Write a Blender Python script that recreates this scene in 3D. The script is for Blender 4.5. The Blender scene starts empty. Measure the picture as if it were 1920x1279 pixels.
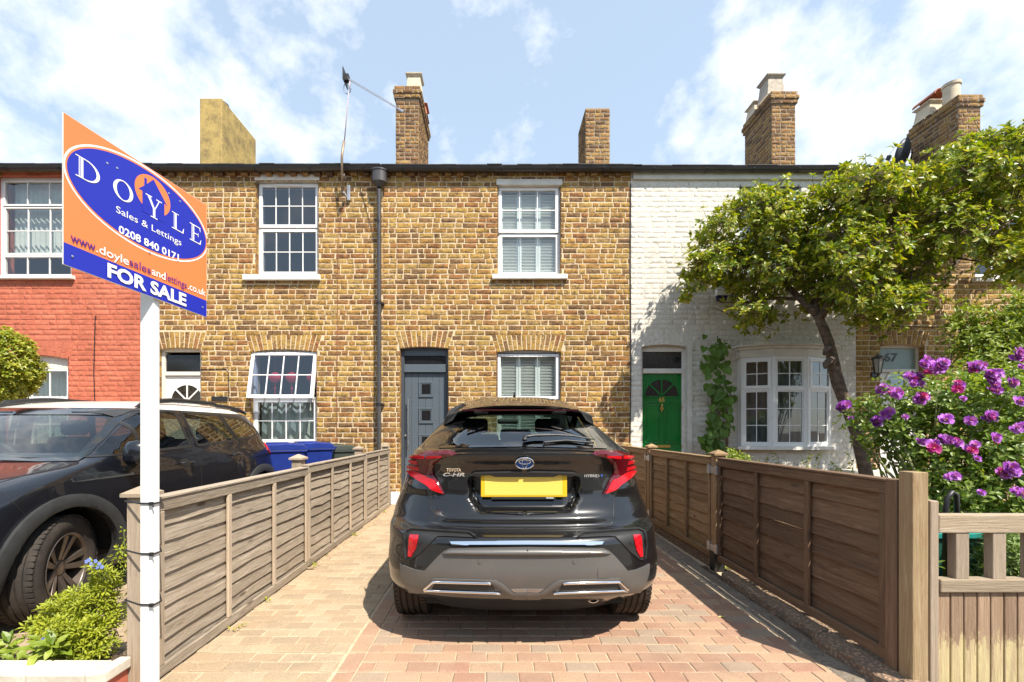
import bpy, bmesh, math, random
from math import pi, sin, cos, radians, sqrt, atan2
from mathutils import Vector, Matrix, noise
from mathutils.geometry import delaunay_2d_cdt
from mathutils.bvhtree import BVHTree

sc = bpy.context.scene
COL = sc.collection
R = random.Random(11)

# ---------------------------------------------------------------- camera, sky, sun, exposure
F, CX, CY, H = 830.0, 925.0, 805.0, 1.27      # focal length in photo pixels, vanishing point, eye height
cam_d = bpy.data.cameras.new("camera")
cam = bpy.data.objects.new("camera", cam_d)
COL.objects.link(cam)
cam.location = (0, 0, H)
cam.rotation_euler = (radians(90), 0, 0)
cam_d.sensor_width = 36
cam_d.lens = F / 1920 * 36
cam_d.shift_x = (960 - CX) / 1920
cam_d.shift_y = (CY - 639.5) / 1920
cam_d.clip_start = 0.05
cam_d.clip_end = 2000
sc.camera = cam

SUN_DIR = Vector((.44, -.58, 1.0)).normalized()     # towards the sun
sun_d = bpy.data.lights.new("sun", 'SUN')
sun_d.energy = 4.6
sun_d.angle = radians(.55)
sun_d.color = (1, .93, .82)
sun = bpy.data.objects.new("sun", sun_d)
sun.rotation_euler = SUN_DIR.to_track_quat('Z', 'Y').to_euler()
sun.location = (5, -5, 12)
COL.objects.link(sun)

world = bpy.data.worlds.new("World")
sc.world = world
world.use_nodes = True
wn, wl = world.node_tree.nodes, world.node_tree.links
wn.clear()
w_out = wn.new('ShaderNodeOutputWorld')
w_bg = wn.new('ShaderNodeBackground')
w_bg.inputs['Strength'].default_value = .108
sky = wn.new('ShaderNodeTexSky')
sky.sky_type = 'NISHITA'
sky.sun_disc = False
sky.sun_elevation = math.asin(SUN_DIR.z)
sky.sun_rotation = atan2(SUN_DIR.x, SUN_DIR.y)
sky.air_density = 1.0
sky.dust_density = .6
sky.ozone_density = 1.4
tcw = wn.new('ShaderNodeTexCoord')
mpw = wn.new('ShaderNodeMapping')
mpw.inputs['Scale'].default_value = (1.0, 1.0, 1.25)
mpw.inputs['Location'].default_value = (3.1, .6, .0)
nzw = wn.new('ShaderNodeTexNoise')
nzw.inputs['Scale'].default_value = 5.6
nzw.inputs['Detail'].default_value = 9
nzw.inputs['Roughness'].default_value = .60
nzw.inputs['Distortion'].default_value = .08
rpw = wn.new('ShaderNodeValToRGB')
rpw.color_ramp.elements[0].position = .57
rpw.color_ramp.elements[0].color = (0, 0, 0, 1)
rpw.color_ramp.elements[1].position = .84
rpw.color_ramp.elements[1].color = (1, 1, 1, 1)
mxh = wn.new('ShaderNodeMixRGB')                    # thin veil over the whole sky
mxh.inputs['Fac'].default_value = .44
mxh.inputs['Color2'].default_value = (5.0, 6.1, 7.1, 1)
mxw = wn.new('ShaderNodeMixRGB')
mxw.inputs['Color2'].default_value = (7.1, 7.1, 7.2, 1)
wl.new(tcw.outputs['Generated'], mpw.inputs['Vector'])
wl.new(mpw.outputs['Vector'], nzw.inputs['Vector'])
# banks of cloud: directions in which the cover is thicker
acc = None
for (cpx, cpy, rad, amp) in ((140, 120, .13, .20), (290, 70, .18, .26), (440, 110, .16, .26), (560, 60, .14, .22), (540, 170, .13, .22), (680, 200, .07, .12), (320, 285, .10, .22), (665, 60, .05, .14), (200, 0, .10, .10),
                             (1500, 60, .16, .22), (1680, 60, .20, .27), (1860, 90, .18, .26), (1400, 250, .14, .20), (1240, 250, .09, .16), (1580, 235, .16, .22), (1860, 230, .12, .18), (1100, 240, .05, .10),
                             (-500, 60, .5, .15), (2600, 100, .5, .15)):
    v_ = Vector(((cpx - CX) / F, 1, (CY - cpy) / F)).normalized()
    dn = wn.new('ShaderNodeVectorMath'); dn.operation = 'DOT_PRODUCT'; dn.inputs[1].default_value = v_
    wl.new(tcw.outputs['Generated'], dn.inputs[0])
    mr = wn.new('ShaderNodeMapRange'); mr.interpolation_type = 'SMOOTHSTEP'
    mr.inputs['From Min'].default_value = cos(rad * 1.25); mr.inputs['From Max'].default_value = 1.0
    mr.inputs['To Min'].default_value = 0; mr.inputs['To Max'].default_value = amp * .72
    wl.new(dn.outputs['Value'], mr.inputs['Value'])
    if acc is None: acc = mr.outputs[0]
    else:
        ad = wn.new('ShaderNodeMath'); ad.operation = 'MAXIMUM'
        wl.new(acc, ad.inputs[0]); wl.new(mr.outputs[0], ad.inputs[1]); acc = ad.outputs[0]
ad = wn.new('ShaderNodeMath'); ad.operation = 'ADD'
wl.new(nzw.outputs['Fac'], ad.inputs[0]); wl.new(acc, ad.inputs[1])
wl.new(ad.outputs[0], rpw.inputs['Fac'])
wl.new(sky.outputs['Color'], mxh.inputs['Color1'])
wl.new(mxh.outputs['Color'], mxw.inputs['Color1'])
wl.new(rpw.outputs['Color'], mxw.inputs['Fac'])
wl.new(mxw.outputs['Color'], w_bg.inputs['Color'])
wl.new(w_bg.outputs['Background'], w_out.inputs['Surface'])

sc.view_settings.view_transform = 'Standard'
sc.view_settings.look = 'None'
sc.view_settings.exposure = .92
sc.view_settings.gamma = 1
sc.view_settings.use_curve_mapping = False
sc.render.engine = 'CYCLES'
sc.cycles.max_bounces = 8
sc.cycles.diffuse_bounces = 3
sc.cycles.glossy_bounces = 4
sc.cycles.transparent_max_bounces = 24
sc.cycles.transmission_bounces = 6
sc.cycles.caustics_reflective = False
sc.cycles.caustics_refractive = False
sc.cycles.sample_clamp_indirect = 6

# ---------------------------------------------------------------- helpers
YF = 7.5                                       # depth of the terrace's front face


def fx(px, d=YF): return (px - CX) * d / F
def fz(py, d=YF): return H - (py - CY) * d / F
def W(px, py, d): return Vector((fx(px, d), d, fz(py, d)))


WORLD_LOC = {}


def link(o, parent=None, loc=(0, 0, 0)):
    COL.objects.link(o)
    loc = Vector(loc)
    if parent is not None:
        o.parent = parent
        o.location = loc - WORLD_LOC[parent.name]
    else:
        o.location = loc
    WORLD_LOC[o.name] = loc
    return o


def tag(o, label=None, cat=None, group=None, kind=None):
    if label: o['label'] = label
    if cat: o['category'] = cat
    if group: o['group'] = group
    if kind: o['kind'] = kind
    return o


def thing(name, label, cat, loc=(0, 0, 0), group=None):
    o = bpy.data.objects.new(name, None)
    o.empty_display_size = .2
    link(o, None, loc)
    return tag(o, label, cat, group)


def part(name, parent, loc=(0, 0, 0)):
    o = bpy.data.objects.new(name, None)
    o.empty_display_size = .1
    return link(o, parent, loc)


class MB:
    def __init__(s):
        s.v, s.f, s.m = [], [], []

    def add(s, vs, fs, mi=0):
        b = len(s.v)
        s.v += [tuple(v) for v in vs]
        s.f += [tuple(i + b for i in f) for f in fs]
        s.m += [mi] * len(fs)
        return s

    def box(s, x0, x1, y0, y1, z0, z1, mi=0, mx=None):
        vs = [Vector(p) for p in ((x0, y0, z0), (x1, y0, z0), (x1, y1, z0), (x0, y1, z0),
                                  (x0, y0, z1), (x1, y0, z1), (x1, y1, z1), (x0, y1, z1))]
        if mx is not None: vs = [mx @ v for v in vs]
        return s.add(vs, [(0, 3, 2, 1), (4, 5, 6, 7), (0, 1, 5, 4), (1, 2, 6, 5), (2, 3, 7, 6), (3, 0, 4, 7)], mi)

    def prism(s, pts, off, mi=0):
        """planar polygon pts (3-D), extruded by vector off"""
        n = len(pts)
        off = Vector(off)
        vs = [Vector(p) for p in pts] + [Vector(p) + off for p in pts]
        fs = [tuple(range(n)), tuple(range(2 * n - 1, n - 1, -1))]
        fs += [(i, i + n, (i + 1) % n + n, (i + 1) % n) for i in range(n)]
        return s.add(vs, fs, mi)

    def tube(s, pts, r, seg=8, mi=0, cap=True, flat=None):
        pts = [Vector(p) for p in pts]
        n = len(pts)
        rr = r if isinstance(r, (list, tuple)) else [r] * n
        vs = []
        up = Vector((0, 0, 1))
        pa = None
        for i, p in enumerate(pts):
            t = (pts[min(i + 1, n - 1)] - pts[max(i - 1, 0)])
            t = t.normalized() if t.length > 1e-9 else Vector((0, 0, 1))
            if pa is None:
                a = t.cross(up)
                if a.length < .05: a = t.cross(Vector((1, 0, 0)))
                a.normalize()
            else:
                a = pa - t * pa.dot(t)
                a.normalize()
            pa = a
            b = t.cross(a)
            for k in range(seg):
                th = 2 * pi * k / seg
                vs.append(p + (a * cos(th) + b * sin(th) * (flat or 1)) * rr[i])
        fs = []
        for i in range(n - 1):
            for k in range(seg):
                k2 = (k + 1) % seg
                fs.append((i * seg + k, i * seg + k2, (i + 1) * seg + k2, (i + 1) * seg + k))
        if cap:
            fs.append(tuple(range(seg - 1, -1, -1)))
            fs.append(tuple((n - 1) * seg + k for k in range(seg)))
        return s.add(vs, fs, mi)

    def lathe(s, prof, seg=24, mi=0, mx=None, a0=0, a1=2 * pi, squash=(1, 1)):
        """prof: list of (r, z) revolved about local z"""
        full = abs(a1 - a0 - 2 * pi) < 1e-6
        ns = seg if full else seg + 1
        vs = []
        for (r, z) in prof:
            for k in range(ns):
                th = a0 + (a1 - a0) * k / seg
                v = Vector((r * cos(th) * squash[0], r * sin(th) * squash[1], z))
                vs.append(mx @ v if mx is not None else v)
        fs = []
        for i in range(len(prof) - 1):
            for k in range(seg):
                k2 = (k + 1) % ns
                fs.append((i * ns + k, i * ns + k2, (i + 1) * ns + k2, (i + 1) * ns + k))
        return s.add(vs, fs, mi)

    def mesh(s, name, mats, smooth=False, origin=None, fix=True):
        me = bpy.data.meshes.new(name)
        vs = s.v
        if origin is not None:
            o = Vector(origin)
            vs = [tuple(Vector(v) - o) for v in vs]
        me.from_pydata(vs, [], s.f)
        if not isinstance(mats, (list, tuple)): mats = [mats]
        for m in mats: me.materials.append(m)
        if any(s.m): me.polygons.foreach_set('material_index', s.m)
        if smooth: me.polygons.foreach_set('use_smooth', [True] * len(s.f))
        me.update()
        if fix:
            bm = bmesh.new()
            bm.from_mesh(me)
            bmesh.ops.recalc_face_normals(bm, faces=bm.faces)
            bm.to_mesh(me)
            bm.free()
        return me

    def obj(s, name, mats, parent=None, smooth=False, loc=(0, 0, 0), bevel=0, fix=True, sharp=None, segs=2):
        me = s.mesh(name, mats, smooth, loc, fix)
        o = bpy.data.objects.new(name, me)
        link(o, parent, loc)
        if sharp is not None: me.set_sharp_from_angle(angle=radians(sharp))
        if bevel:
            b = o.modifiers.new('bevel', 'BEVEL')
            b.width = bevel
            b.segments = segs
            b.limit_method = 'ANGLE'
        return o


# ---------------------------------------------------------------- materials
def srgb(r, g, b):
    f = lambda c: (c / 255 / 12.92) if c / 255 <= .04045 else ((c / 255 + .055) / 1.055) ** 2.4
    return (f(r), f(g), f(b), 1)


def c4(c): return tuple(c) if len(c) == 4 else tuple(c) + (1,)


class NM:
    """node material helper"""
    def __init__(s, name):
        s.mat = bpy.data.materials.new(name)
        s.mat.use_nodes = True
        s.n = s.mat.node_tree.nodes
        s.l = s.mat.node_tree.links
        s.b = s.n['Principled BSDF']
        s.geo = None

    def set(s, **k):
        for a, v in k.items():
            nm = {'rough': 'Roughness', 'metal': 'Metallic', 'base': 'Base Color', 'coat': 'Coat Weight', 'coat_rough': 'Coat Roughness',
                  'spec': 'Specular IOR Level', 'trans': 'Transmission Weight', 'ior': 'IOR', 'alpha': 'Alpha',
                  'sss': 'Subsurface Weight'}[a]
            s.b.inputs[nm].default_value = c4(v) if a == 'base' else v
        return s

    def new(s, t, **k):
        n = s.n.new(t)
        for a, v in k.items(): n.inputs[a.replace('_', ' ')].default_value = v
        return n

    def pos(s, scale=(1, 1, 1), rot=(0, 0, 0)):
        if s.geo is None: s.geo = s.n.new('ShaderNodeNewGeometry')
        m = s.n.new('ShaderNodeMapping')
        m.inputs['Scale'].default_value = scale
        m.inputs['Rotation'].default_value = rot
        s.l.new(s.geo.outputs['Position'], m.inputs['Vector'])
        return m.outputs['Vector']

    def noise(s, scale, detail=4, rough=.5, vec=None, stretch=(1, 1, 1), dist=0):
        n = s.n.new('ShaderNodeTexNoise')
        n.inputs['Scale'].default_value = scale
        n.inputs['Detail'].default_value = detail
        n.inputs['Roughness'].default_value = rough
        n.inputs['Distortion'].default_value = dist
        s.l.new(vec or s.pos(stretch), n.inputs['Vector'])
        return n.outputs['Fac']

    def ramp(s, fac, stops, interp='LINEAR'):
        r = s.n.new('ShaderNodeValToRGB')
        r.color_ramp.interpolation = interp
        e = r.color_ramp.elements
        while len(e) < len(stops): e.new(.5)
        for i, (p, c) in enumerate(stops):
            e[i].position = p
            e[i].color = (c, c, c, 1) if isinstance(c, (int, float)) else c4(c)
        s.l.new(fac, r.inputs['Fac'])
        return r.outputs['Color']

    def mix(s, fac, a, b, mode='MIX'):
        m = s.n.new('ShaderNodeMixRGB')
        m.blend_type = mode
        for k, v in (('Fac', fac), ('Color1', a), ('Color2', b)):
            if isinstance(v, (int, float)): m.inputs[k].default_value = v if k == 'Fac' else (v, v, v, 1)
            elif isinstance(v, tuple): m.inputs[k].default_value = c4(v)
            else: s.l.new(v, m.inputs[k])
        return m.outputs['Color']

    def math(s, op, a, b=0.0):
        m = s.n.new('ShaderNodeMath')
        m.operation = op
        for i, v in enumerate((a, b)):
            if isinstance(v, (int, float)): m.inputs[i].default_value = v
            else: s.l.new(v, m.inputs[i])
        return m.outputs[0]

    def rnd(s):
        """one random number per piece, whether the piece is an object or an island of a mesh"""
        if s.geo is None: s.geo = s.n.new('ShaderNodeNewGeometry')
        oi = s.n.new('ShaderNodeObjectInfo')
        a = s.math('MULTIPLY', oi.outputs['Random'], 17.31)
        b = s.math('ADD', a, s.geo.outputs['Random Per Island'])
        return s.math('FRACT', b)

    def base(s, c): s.l.new(c, s.b.inputs['Base Color']); return s
    def rough(s, c): s.l.new(c, s.b.inputs['Roughness']); return s

    def bump(s, h, strength=.3, dist=.01):
        b = s.n.new('ShaderNodeBump')
        b.inputs['Strength'].default_value = strength
        b.inputs['Distance'].default_value = dist
        s.l.new(h, b.inputs['Height'])
        s.l.new(b.outputs['Normal'], s.b.inputs['Normal'])
        return s


def simple(name, base, rough=.5, metal=0, coat=0, var=.12, scale=6, bump=0, bscale=60, spec=.5):
    m = NM(name).set(rough=rough, metal=metal, coat=coat, spec=spec)
    b = c4(base)
    lo = tuple(c * (1 - var) for c in b[:3])
    hi = tuple(min(1, c * (1 + var)) for c in b[:3])
    m.base(m.ramp(m.noise(scale, 6, .6), [(.3, lo), (.7, hi)]))
    if bump: m.bump(m.noise(bscale, 5), bump, .004)
    return m.mat


def brick_mat(name, pal, dark, spots=.55, bumpd=.006, wash=None, bs=.9, stain=.74):
    m = NM(name).set(rough=.9, spec=.25)
    r = m.rnd()
    n = len(pal)
    col = m.mix(1.0, m.ramp(r, [((i + .0) / n, c) for i, c in enumerate(pal)], 'CONSTANT'), m.ramp(m.noise(48, 5, .7), [(.40, .62), (.56, 1.0)]) if spots > .5 else 1.0, 'MULTIPLY')
    col = m.mix(m.ramp(m.noise(30, 5, .65), [(.35, 0.0), (.75, .55)]), col, pal[1])
    pat = m.ramp(m.noise(21, 8, .74, dist=.5), [(.50, 0.0), (.62, 1.0)])
    col = m.mix(m.math('MULTIPLY', pat, spots), col, dark)
    fine = m.ramp(m.noise(70, 6, .75), [(.28, .60), (.5, 1.0), (.75, 1.28)])
    col = m.mix(1.0, col, fine, 'MULTIPLY')
    if wash:
        col = m.mix(m.ramp(m.noise(1.1, 5, .6), [(.45, 0.0), (.75, wash[0])]), col, wash[1])
    # large soft stains: rain run-off and soot that belong to the wall itself
    col = m.mix(1.0, col, m.ramp(m.noise(1.6, 7, .68, stretch=(1.6, 1.6, .55)), [(.34, stain), (.55, 1.0)]), 'MULTIPLY')
    m.base(col)
    h = m.mix(.5, m.noise(60, 6, .7), m.noise(18, 4, .6))
    m.bump(h, bs, bumpd)
    return m.mat


M = {}
M['stock'] = brick_mat('stock_brick', [(.44, .25, .062), (.49, .295, .08), (.37, .16, .055), (.52, .335, .10), (.27, .13, .055), (.43, .225, .065),
                                       (.31, .12, .05), (.50, .32, .105), (.17, .09, .055), (.42, .235, .07), (.47, .30, .12), (.24, .125, .06)],
                       (.07, .042, .028), .85)
M['stock2'] = brick_mat('stock_brick_east', [(.46, .28, .08), (.50, .32, .10), (.36, .19, .06), (.52, .35, .11), (.27, .15, .07), (.44, .27, .07),
                                             (.40, .23, .10), (.24, .14, .08)],
                        (.10, .06, .04), .55)
M['chim'] = brick_mat('sooty_brick', [(.36, .20, .075), (.42, .25, .09), (.24, .12, .06), (.44, .27, .10), (.17, .09, .055), (.34, .17, .06), (.12, .07, .05)],
                      (.06, .04, .03), .7)
M['redpaint'] = brick_mat('red_painted_brick', [(.53, .155, .088), (.55, .165, .096), (.50, .14, .08)], (.42, .11, .06), .25, .002, bs=.6,
                          wash=(.35, (.56, .21, .13)))
M['whitepaint_brick'] = brick_mat('white_painted_brick', [(.72, .68, .60), (.74, .70, .625), (.70, .66, .58)], (.40, .34, .25), .45, .002, bs=.5, stain=.90,
                                  wash=(.35, (.68, .62, .50)))
m = NM('lime_mortar').set(rough=.95, spec=.2)
m.base(m.mix(m.ramp(m.noise(2.2, 6, .6), [(.4, 0.0), (.7, .5)]), m.ramp(m.noise(45, 5), [(.3, (.56, .43, .27)), (.7, (.70, .555, .37))]), (.60, .49, .34)))
m.bump(m.noise(90, 4), .6, .004)
M['mortar'] = m.mat
M['mortar_dark'] = simple('old_mortar', (.36, .28, .19), .95, var=.2, scale=20, bump=.5)
M['red_mortar'] = simple('red_painted_joint', (.44, .12, .07), .9, var=.15, scale=15, bump=.3)
m = NM('white_painted_joint').set(rough=.9)
m.base(m.mix(m.ramp(m.noise(9, 7, .7), [(.55, 0.0), (.68, .85)]), (.63, .59, .51), (.20, .16, .11)))
m.bump(m.noise(60, 4), .4, .004)
M['white_mortar'] = m.mat
M['slate'] = simple('roof_slate', (.045, .04, .04), .7, var=.3, scale=12, bump=.4)
M['upvc'] = simple('white_window_frame', (.80, .79, .77), .35, var=.03)
M['oldwhite'] = simple('weathered_white_paint', (.68, .64, .56), .6, var=.12, scale=5, bump=.2)
M['sill'] = simple('painted_stone_sill', (.74, .71, .65), .7, var=.14, scale=9, bump=.3)
M['gutter'] = simple('black_plastic_gutter', (.035, .032, .032), .38, var=.3, scale=3)
M['pipe'] = simple('grey_downpipe', (.06, .055, .055), .35, var=.2, scale=3)
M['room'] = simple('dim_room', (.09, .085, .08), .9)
M['steel'] = simple('brushed_steel', (.6, .6, .6), .25, metal=1, var=.05)
M['galv'] = simple('galvanised_metal', (.5, .5, .52), .4, metal=.8, var=.15)
M['blackplastic'] = simple('black_plastic', (.018, .018, .019), .45, var=.2)
M['brass'] = simple('brass', (.55, .36, .10), .3, metal=1, var=.1)
M['render'] = NM('yellow_render').set(rough=.95).mat
m = NM('ochre_render').set(rough=.95, spec=.2)
m.base(m.mix(m.ramp(m.noise(3.2, 9, .78), [(.44, 0.0), (.64, .85)]), m.ramp(m.noise(30, 6, .7), [(.3, (.36, .25, .08)), (.7, (.54, .40, .16))]), (.17, .13, .07)))
m.bump(m.noise(50, 6, .7), .8, .01)
M['render'] = m.mat
M['pot'] = simple('buff_chimney_pot', (.60, .50, .36), .8, var=.15, scale=8, bump=.2)
M['potgrey'] = simple('grey_chimney_pot', (.42, .36, .29), .85, var=.25, scale=12, bump=.3)
M['terracotta'] = simple('terracotta', (.42, .13, .06), .75, var=.2, scale=10)


def glass_mat(name, tint=(1, 1, 1), refl=1.0, rough=.0, ior=1.5, body=None, dirt=.0):
    m = NM(name)
    m.n.remove(m.b)
    out = [x for x in m.n if x.type == 'OUTPUT_MATERIAL'][0]
    tr = m.n.new('ShaderNodeBsdfTransparent'); tr.inputs['Color'].default_value = c4(tint)
    gl = m.n.new('ShaderNodeBsdfGlossy'); gl.inputs['Roughness'].default_value = rough
    lw_ = m.n.new('ShaderNodeLayerWeight'); lw_.inputs['Blend'].default_value = .5
    p5 = m.math('POWER', lw_.outputs['Facing'], 4.0)
    fr_ = m.math('ADD', m.math('MULTIPLY', p5, .93), .045)
    mu = m.n.new('ShaderNodeMath'); mu.operation = 'MULTIPLY'; mu.use_clamp = True; mu.inputs[1].default_value = refl
    m.l.new(fr_, mu.inputs[0])
    ms = m.n.new('ShaderNodeMixShader')
    m.l.new(mu.outputs[0], ms.inputs['Fac'])
    m.l.new(tr.outputs[0], ms.inputs[1])
    m.l.new(gl.outputs[0], ms.inputs[2])
    last = ms
    if dirt:
        df = m.n.new('ShaderNodeBsdfDiffuse'); df.inputs['Color'].default_value = (.6, .57, .5, 1)
        nz = m.ramp(m.noise(7, 8, .7), [(.45, 0.0), (.8, dirt)])
        m2 = m.n.new('ShaderNodeMixShader')
        m.l.new(nz, m2.inputs['Fac']); m.l.new(ms.outputs[0], m2.inputs[1]); m.l.new(df.outputs[0], m2.inputs[2])
        last = m2
    m.l.new(last.outputs[0], out.inputs['Surface'])
    return m.mat


M['glass'] = glass_mat('window_glass', (.86, .92, .90), 2.6)
M['glass_dark'] = glass_mat('blue_window_glass', (.55, .62, .75), 3.2)
M['carglass'] = glass_mat('car_glass', (.60, .72, .66), 1.7)
M['carglass_dark'] = glass_mat('privacy_glass', (.32, .36, .32), 2.2)

# ---------------------------------------------------------------- bricks
def brick_geo(w, h, d, seed, jit=.0035, bev=.005, nx=3):
    """one brick seen from -Y, centred on x and z, front face at y = -d; rough edges; wall side left open"""
    rr = random.Random(seed)
    vs, fs = [], []
    J = lambda a=jit: rr.uniform(-a, a)
    cols = nx + 1
    # ring at the back, ring at the front edge, inner front
    xs = [-w / 2 + w * i / nx for i in range(cols)]
    per = [(x, -h / 2) for x in xs] + [(w / 2, 0)] + [(x, h / 2) for x in reversed(xs)] + [(-w / 2, 0)]
    n = len(per)
    jj = [(J(jit * 1.5), J(jit * 1.5)) for _ in per]
    for (x, z), (a, b) in zip(per, jj): vs.append((x + a, .006, z + b))
    for (x, z), (a, b) in zip(per, jj): vs.append((x + a, -d + bev * .7 + J(.001), z + b))
    sx, sz = (w - 2 * bev) / w, (h - 2 * bev) / h
    for (x, z), (a, b) in zip(per, jj): vs.append((x * sx + a, -d + J(.0012), z * sz + b))
    cb = len(vs)
    for x in xs[1:-1]: vs.append((x * sx + J(), -d + J(.0015), J()))
    for k in range(2):
        for i in range(n):
            j = (i + 1) % n
            fs.append((k * n + i, k * n + j, (k + 1) * n + j, (k + 1) * n + i))
    f0 = 2 * n
    lo = list(range(f0, f0 + cols))
    hi = list(range(f0 + 2 * cols, f0 + cols, -1))            # left to right along the top
    right, left = f0 + cols, f0 + n - 1
    mid = [left] + list(range(cb, cb + nx - 1)) + [right]
    for i in range(nx):
        fs.append((lo[i], lo[i + 1], mid[i + 1], mid[i]))
        fs.append((mid[i], mid[i + 1], hi[i + 1], hi[i]))
    return vs, fs


_proto = {}


def proto_bricks(mat, w, h, d, jit, bev):
    k = (mat.name, round(w, 3), round(h, 3), round(d, 4))
    if k not in _proto:
        L = []
        for s in range(10):
            mb = MB(); mb.add(*brick_geo(w, h, d, s * 7 + 1, jit, bev)); L.append(mb.mesh('brick', mat, True))
        for me in L: me.set_sharp_from_angle(angle=radians(35))
        _proto[k] = L
    return _proto[k]


COURSE = .0867


def lay(u0, u1, z0, z1, excl=None, course=COURSE, st=.232, hd=.105, joint=.0172, rr=None, flem=True, phase=0):
    """list of (u, z, w, h) brick centres for a face; excl(z) gives the intervals to leave out"""
    rr = rr or R
    out = []
    k = 0
    z = z0 + course / 2
    while z < z1 - course * .3:
        u = u0 - ((k + phase) % 2) * (st * .5 + joint) - rr.uniform(0, .02)
        i = 0
        cuts = excl(z) if excl else []
        while u < u1:
            w = (st if (i % 2 == 0) else hd) if flem else st
            if flem and rr.random() < .10: w = hd if w == st else st
            w += rr.uniform(-.012, .012)
            segs = [(max(u, u0 + .003), min(u + w, u1 - .003))]
            for (a, b) in cuts:
                ns = []
                for (p, q) in segs:
                    if q <= a or p >= b: ns.append((p, q)); continue
                    if p < a - .02: ns.append((p, a - .001))
                    if q > b + .02: ns.append((b + .001, q))
                segs = ns
            for (p, q) in segs:
                if q - p > .035: out.append(((p + q) / 2, z + rr.uniform(-.002, .002), q - p, course - joint + rr.uniform(-.003, .003)))
            u += w + joint + rr.uniform(-.003, .003)
            i += 1
        z += course
        k += 1
    return out


def place_bricks(parent, lst, mat, org=(0, 0, 0), udir=(1, 0, 0), d=.006, jit=.003, bev=.005, singles=300, prefer=None, name='brick'):
    """bricks of one face; the `singles` largest in view as objects, the rest one stuff part"""
    org, udir = Vector(org), Vector(udir)
    nrm = Vector((udir.y, -udir.x, 0))           # outward; udir=(1,0,0) -> (0,-1,0)
    ang = atan2(udir.y, udir.x)
    idx = list(range(len(lst)))
    if prefer: cand = [i for i in idx if prefer(*lst[i])]
    else: cand = idx
    cand.sort(key=lambda i: -round(lst[i][2] * lst[i][3] * 700))
    one = set(cand[:singles])
    mb = MB()
    pr = proto_bricks(mat, .236, COURSE - .012, d, jit, bev) if one else None
    rot = Matrix.Rotation(ang, 3, 'Z')
    for i, (u, z, w, h) in enumerate(lst):
        c = org + udir * u + Vector((0, 0, z))
        if i in one:
            o = bpy.data.objects.new(name, pr[(i * 7) % 10])
            link(o, parent, c)
            o.rotation_euler.z = ang
            o.scale = (w / .236, R.uniform(.85, 1.25), h / (COURSE - .012))
        else:
            vs, fs = brick_geo(w, h, d * R.uniform(.75, 1.3), i * 13 + 5, jit, bev, 3 if w > .15 else 2)
            mb.add([rot @ Vector(v) + c for v in vs], fs)
    if mb.v:
        o = mb.obj(name, mat, parent, smooth=True, fix=False, sharp=35)
        o['kind'] = 'stuff'


def pierced(x0, x1, z0, z1, holes, y0, y1):
    """wall slab with rectangular holes (x0,x1,z0,z1)"""
    mb = MB()
    xs = sorted(set([x0, x1] + [v for h in holes for v in h[:2] if x0 < v < x1]))
    zs = sorted(set([z0, z1] + [v for h in holes for v in h[2:4] if z0 < v < z1]))
    inside = lambda cx, cz: any(h[0] < cx < h[1] and h[2] < cz < h[3] for h in holes)
    for i in range(len(xs) - 1):
        for j in range(len(zs) - 1):
            if inside((xs[i] + xs[i + 1]) / 2, (zs[j] + zs[j + 1]) / 2): continue
            a, b, c, e = xs[i], xs[i + 1], zs[j], zs[j + 1]
            mb.add([(a, y0, c), (b, y0, c), (b, y0, e), (a, y0, e)], [(0, 1, 2, 3)])
            mb.add([(a, y1, c), (b, y1, c), (b, y1, e), (a, y1, e)], [(3, 2, 1, 0)])
    for (a, b, c, e) in holes:
        mb.add([(a, y0, c), (b, y0, c), (b, y1, c), (a, y1, c)], [(0, 1, 2, 3)])
        mb.add([(a, y0, e), (b, y0, e), (b, y1, e), (a, y1, e)], [(3, 2, 1, 0)])
        mb.add([(a, y0, c), (a, y1, c), (a, y1, e), (a, y0, e)], [(0, 1, 2, 3)])
        mb.add([(b, y0, c), (b, y1, c), (b, y1, e), (b, y0, e)], [(3, 2, 1, 0)])
    mb.add([(x0, y0, z0), (x0, y1, z0), (x0, y1, z1), (x0, y0, z1)], [(0, 1, 2, 3)])
    mb.add([(x1, y0, z0), (x1, y1, z0), (x1, y1, z1), (x1, y0, z1)], [(0, 1, 2, 3)])
    return mb


TH = .30            # wall thickness


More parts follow.
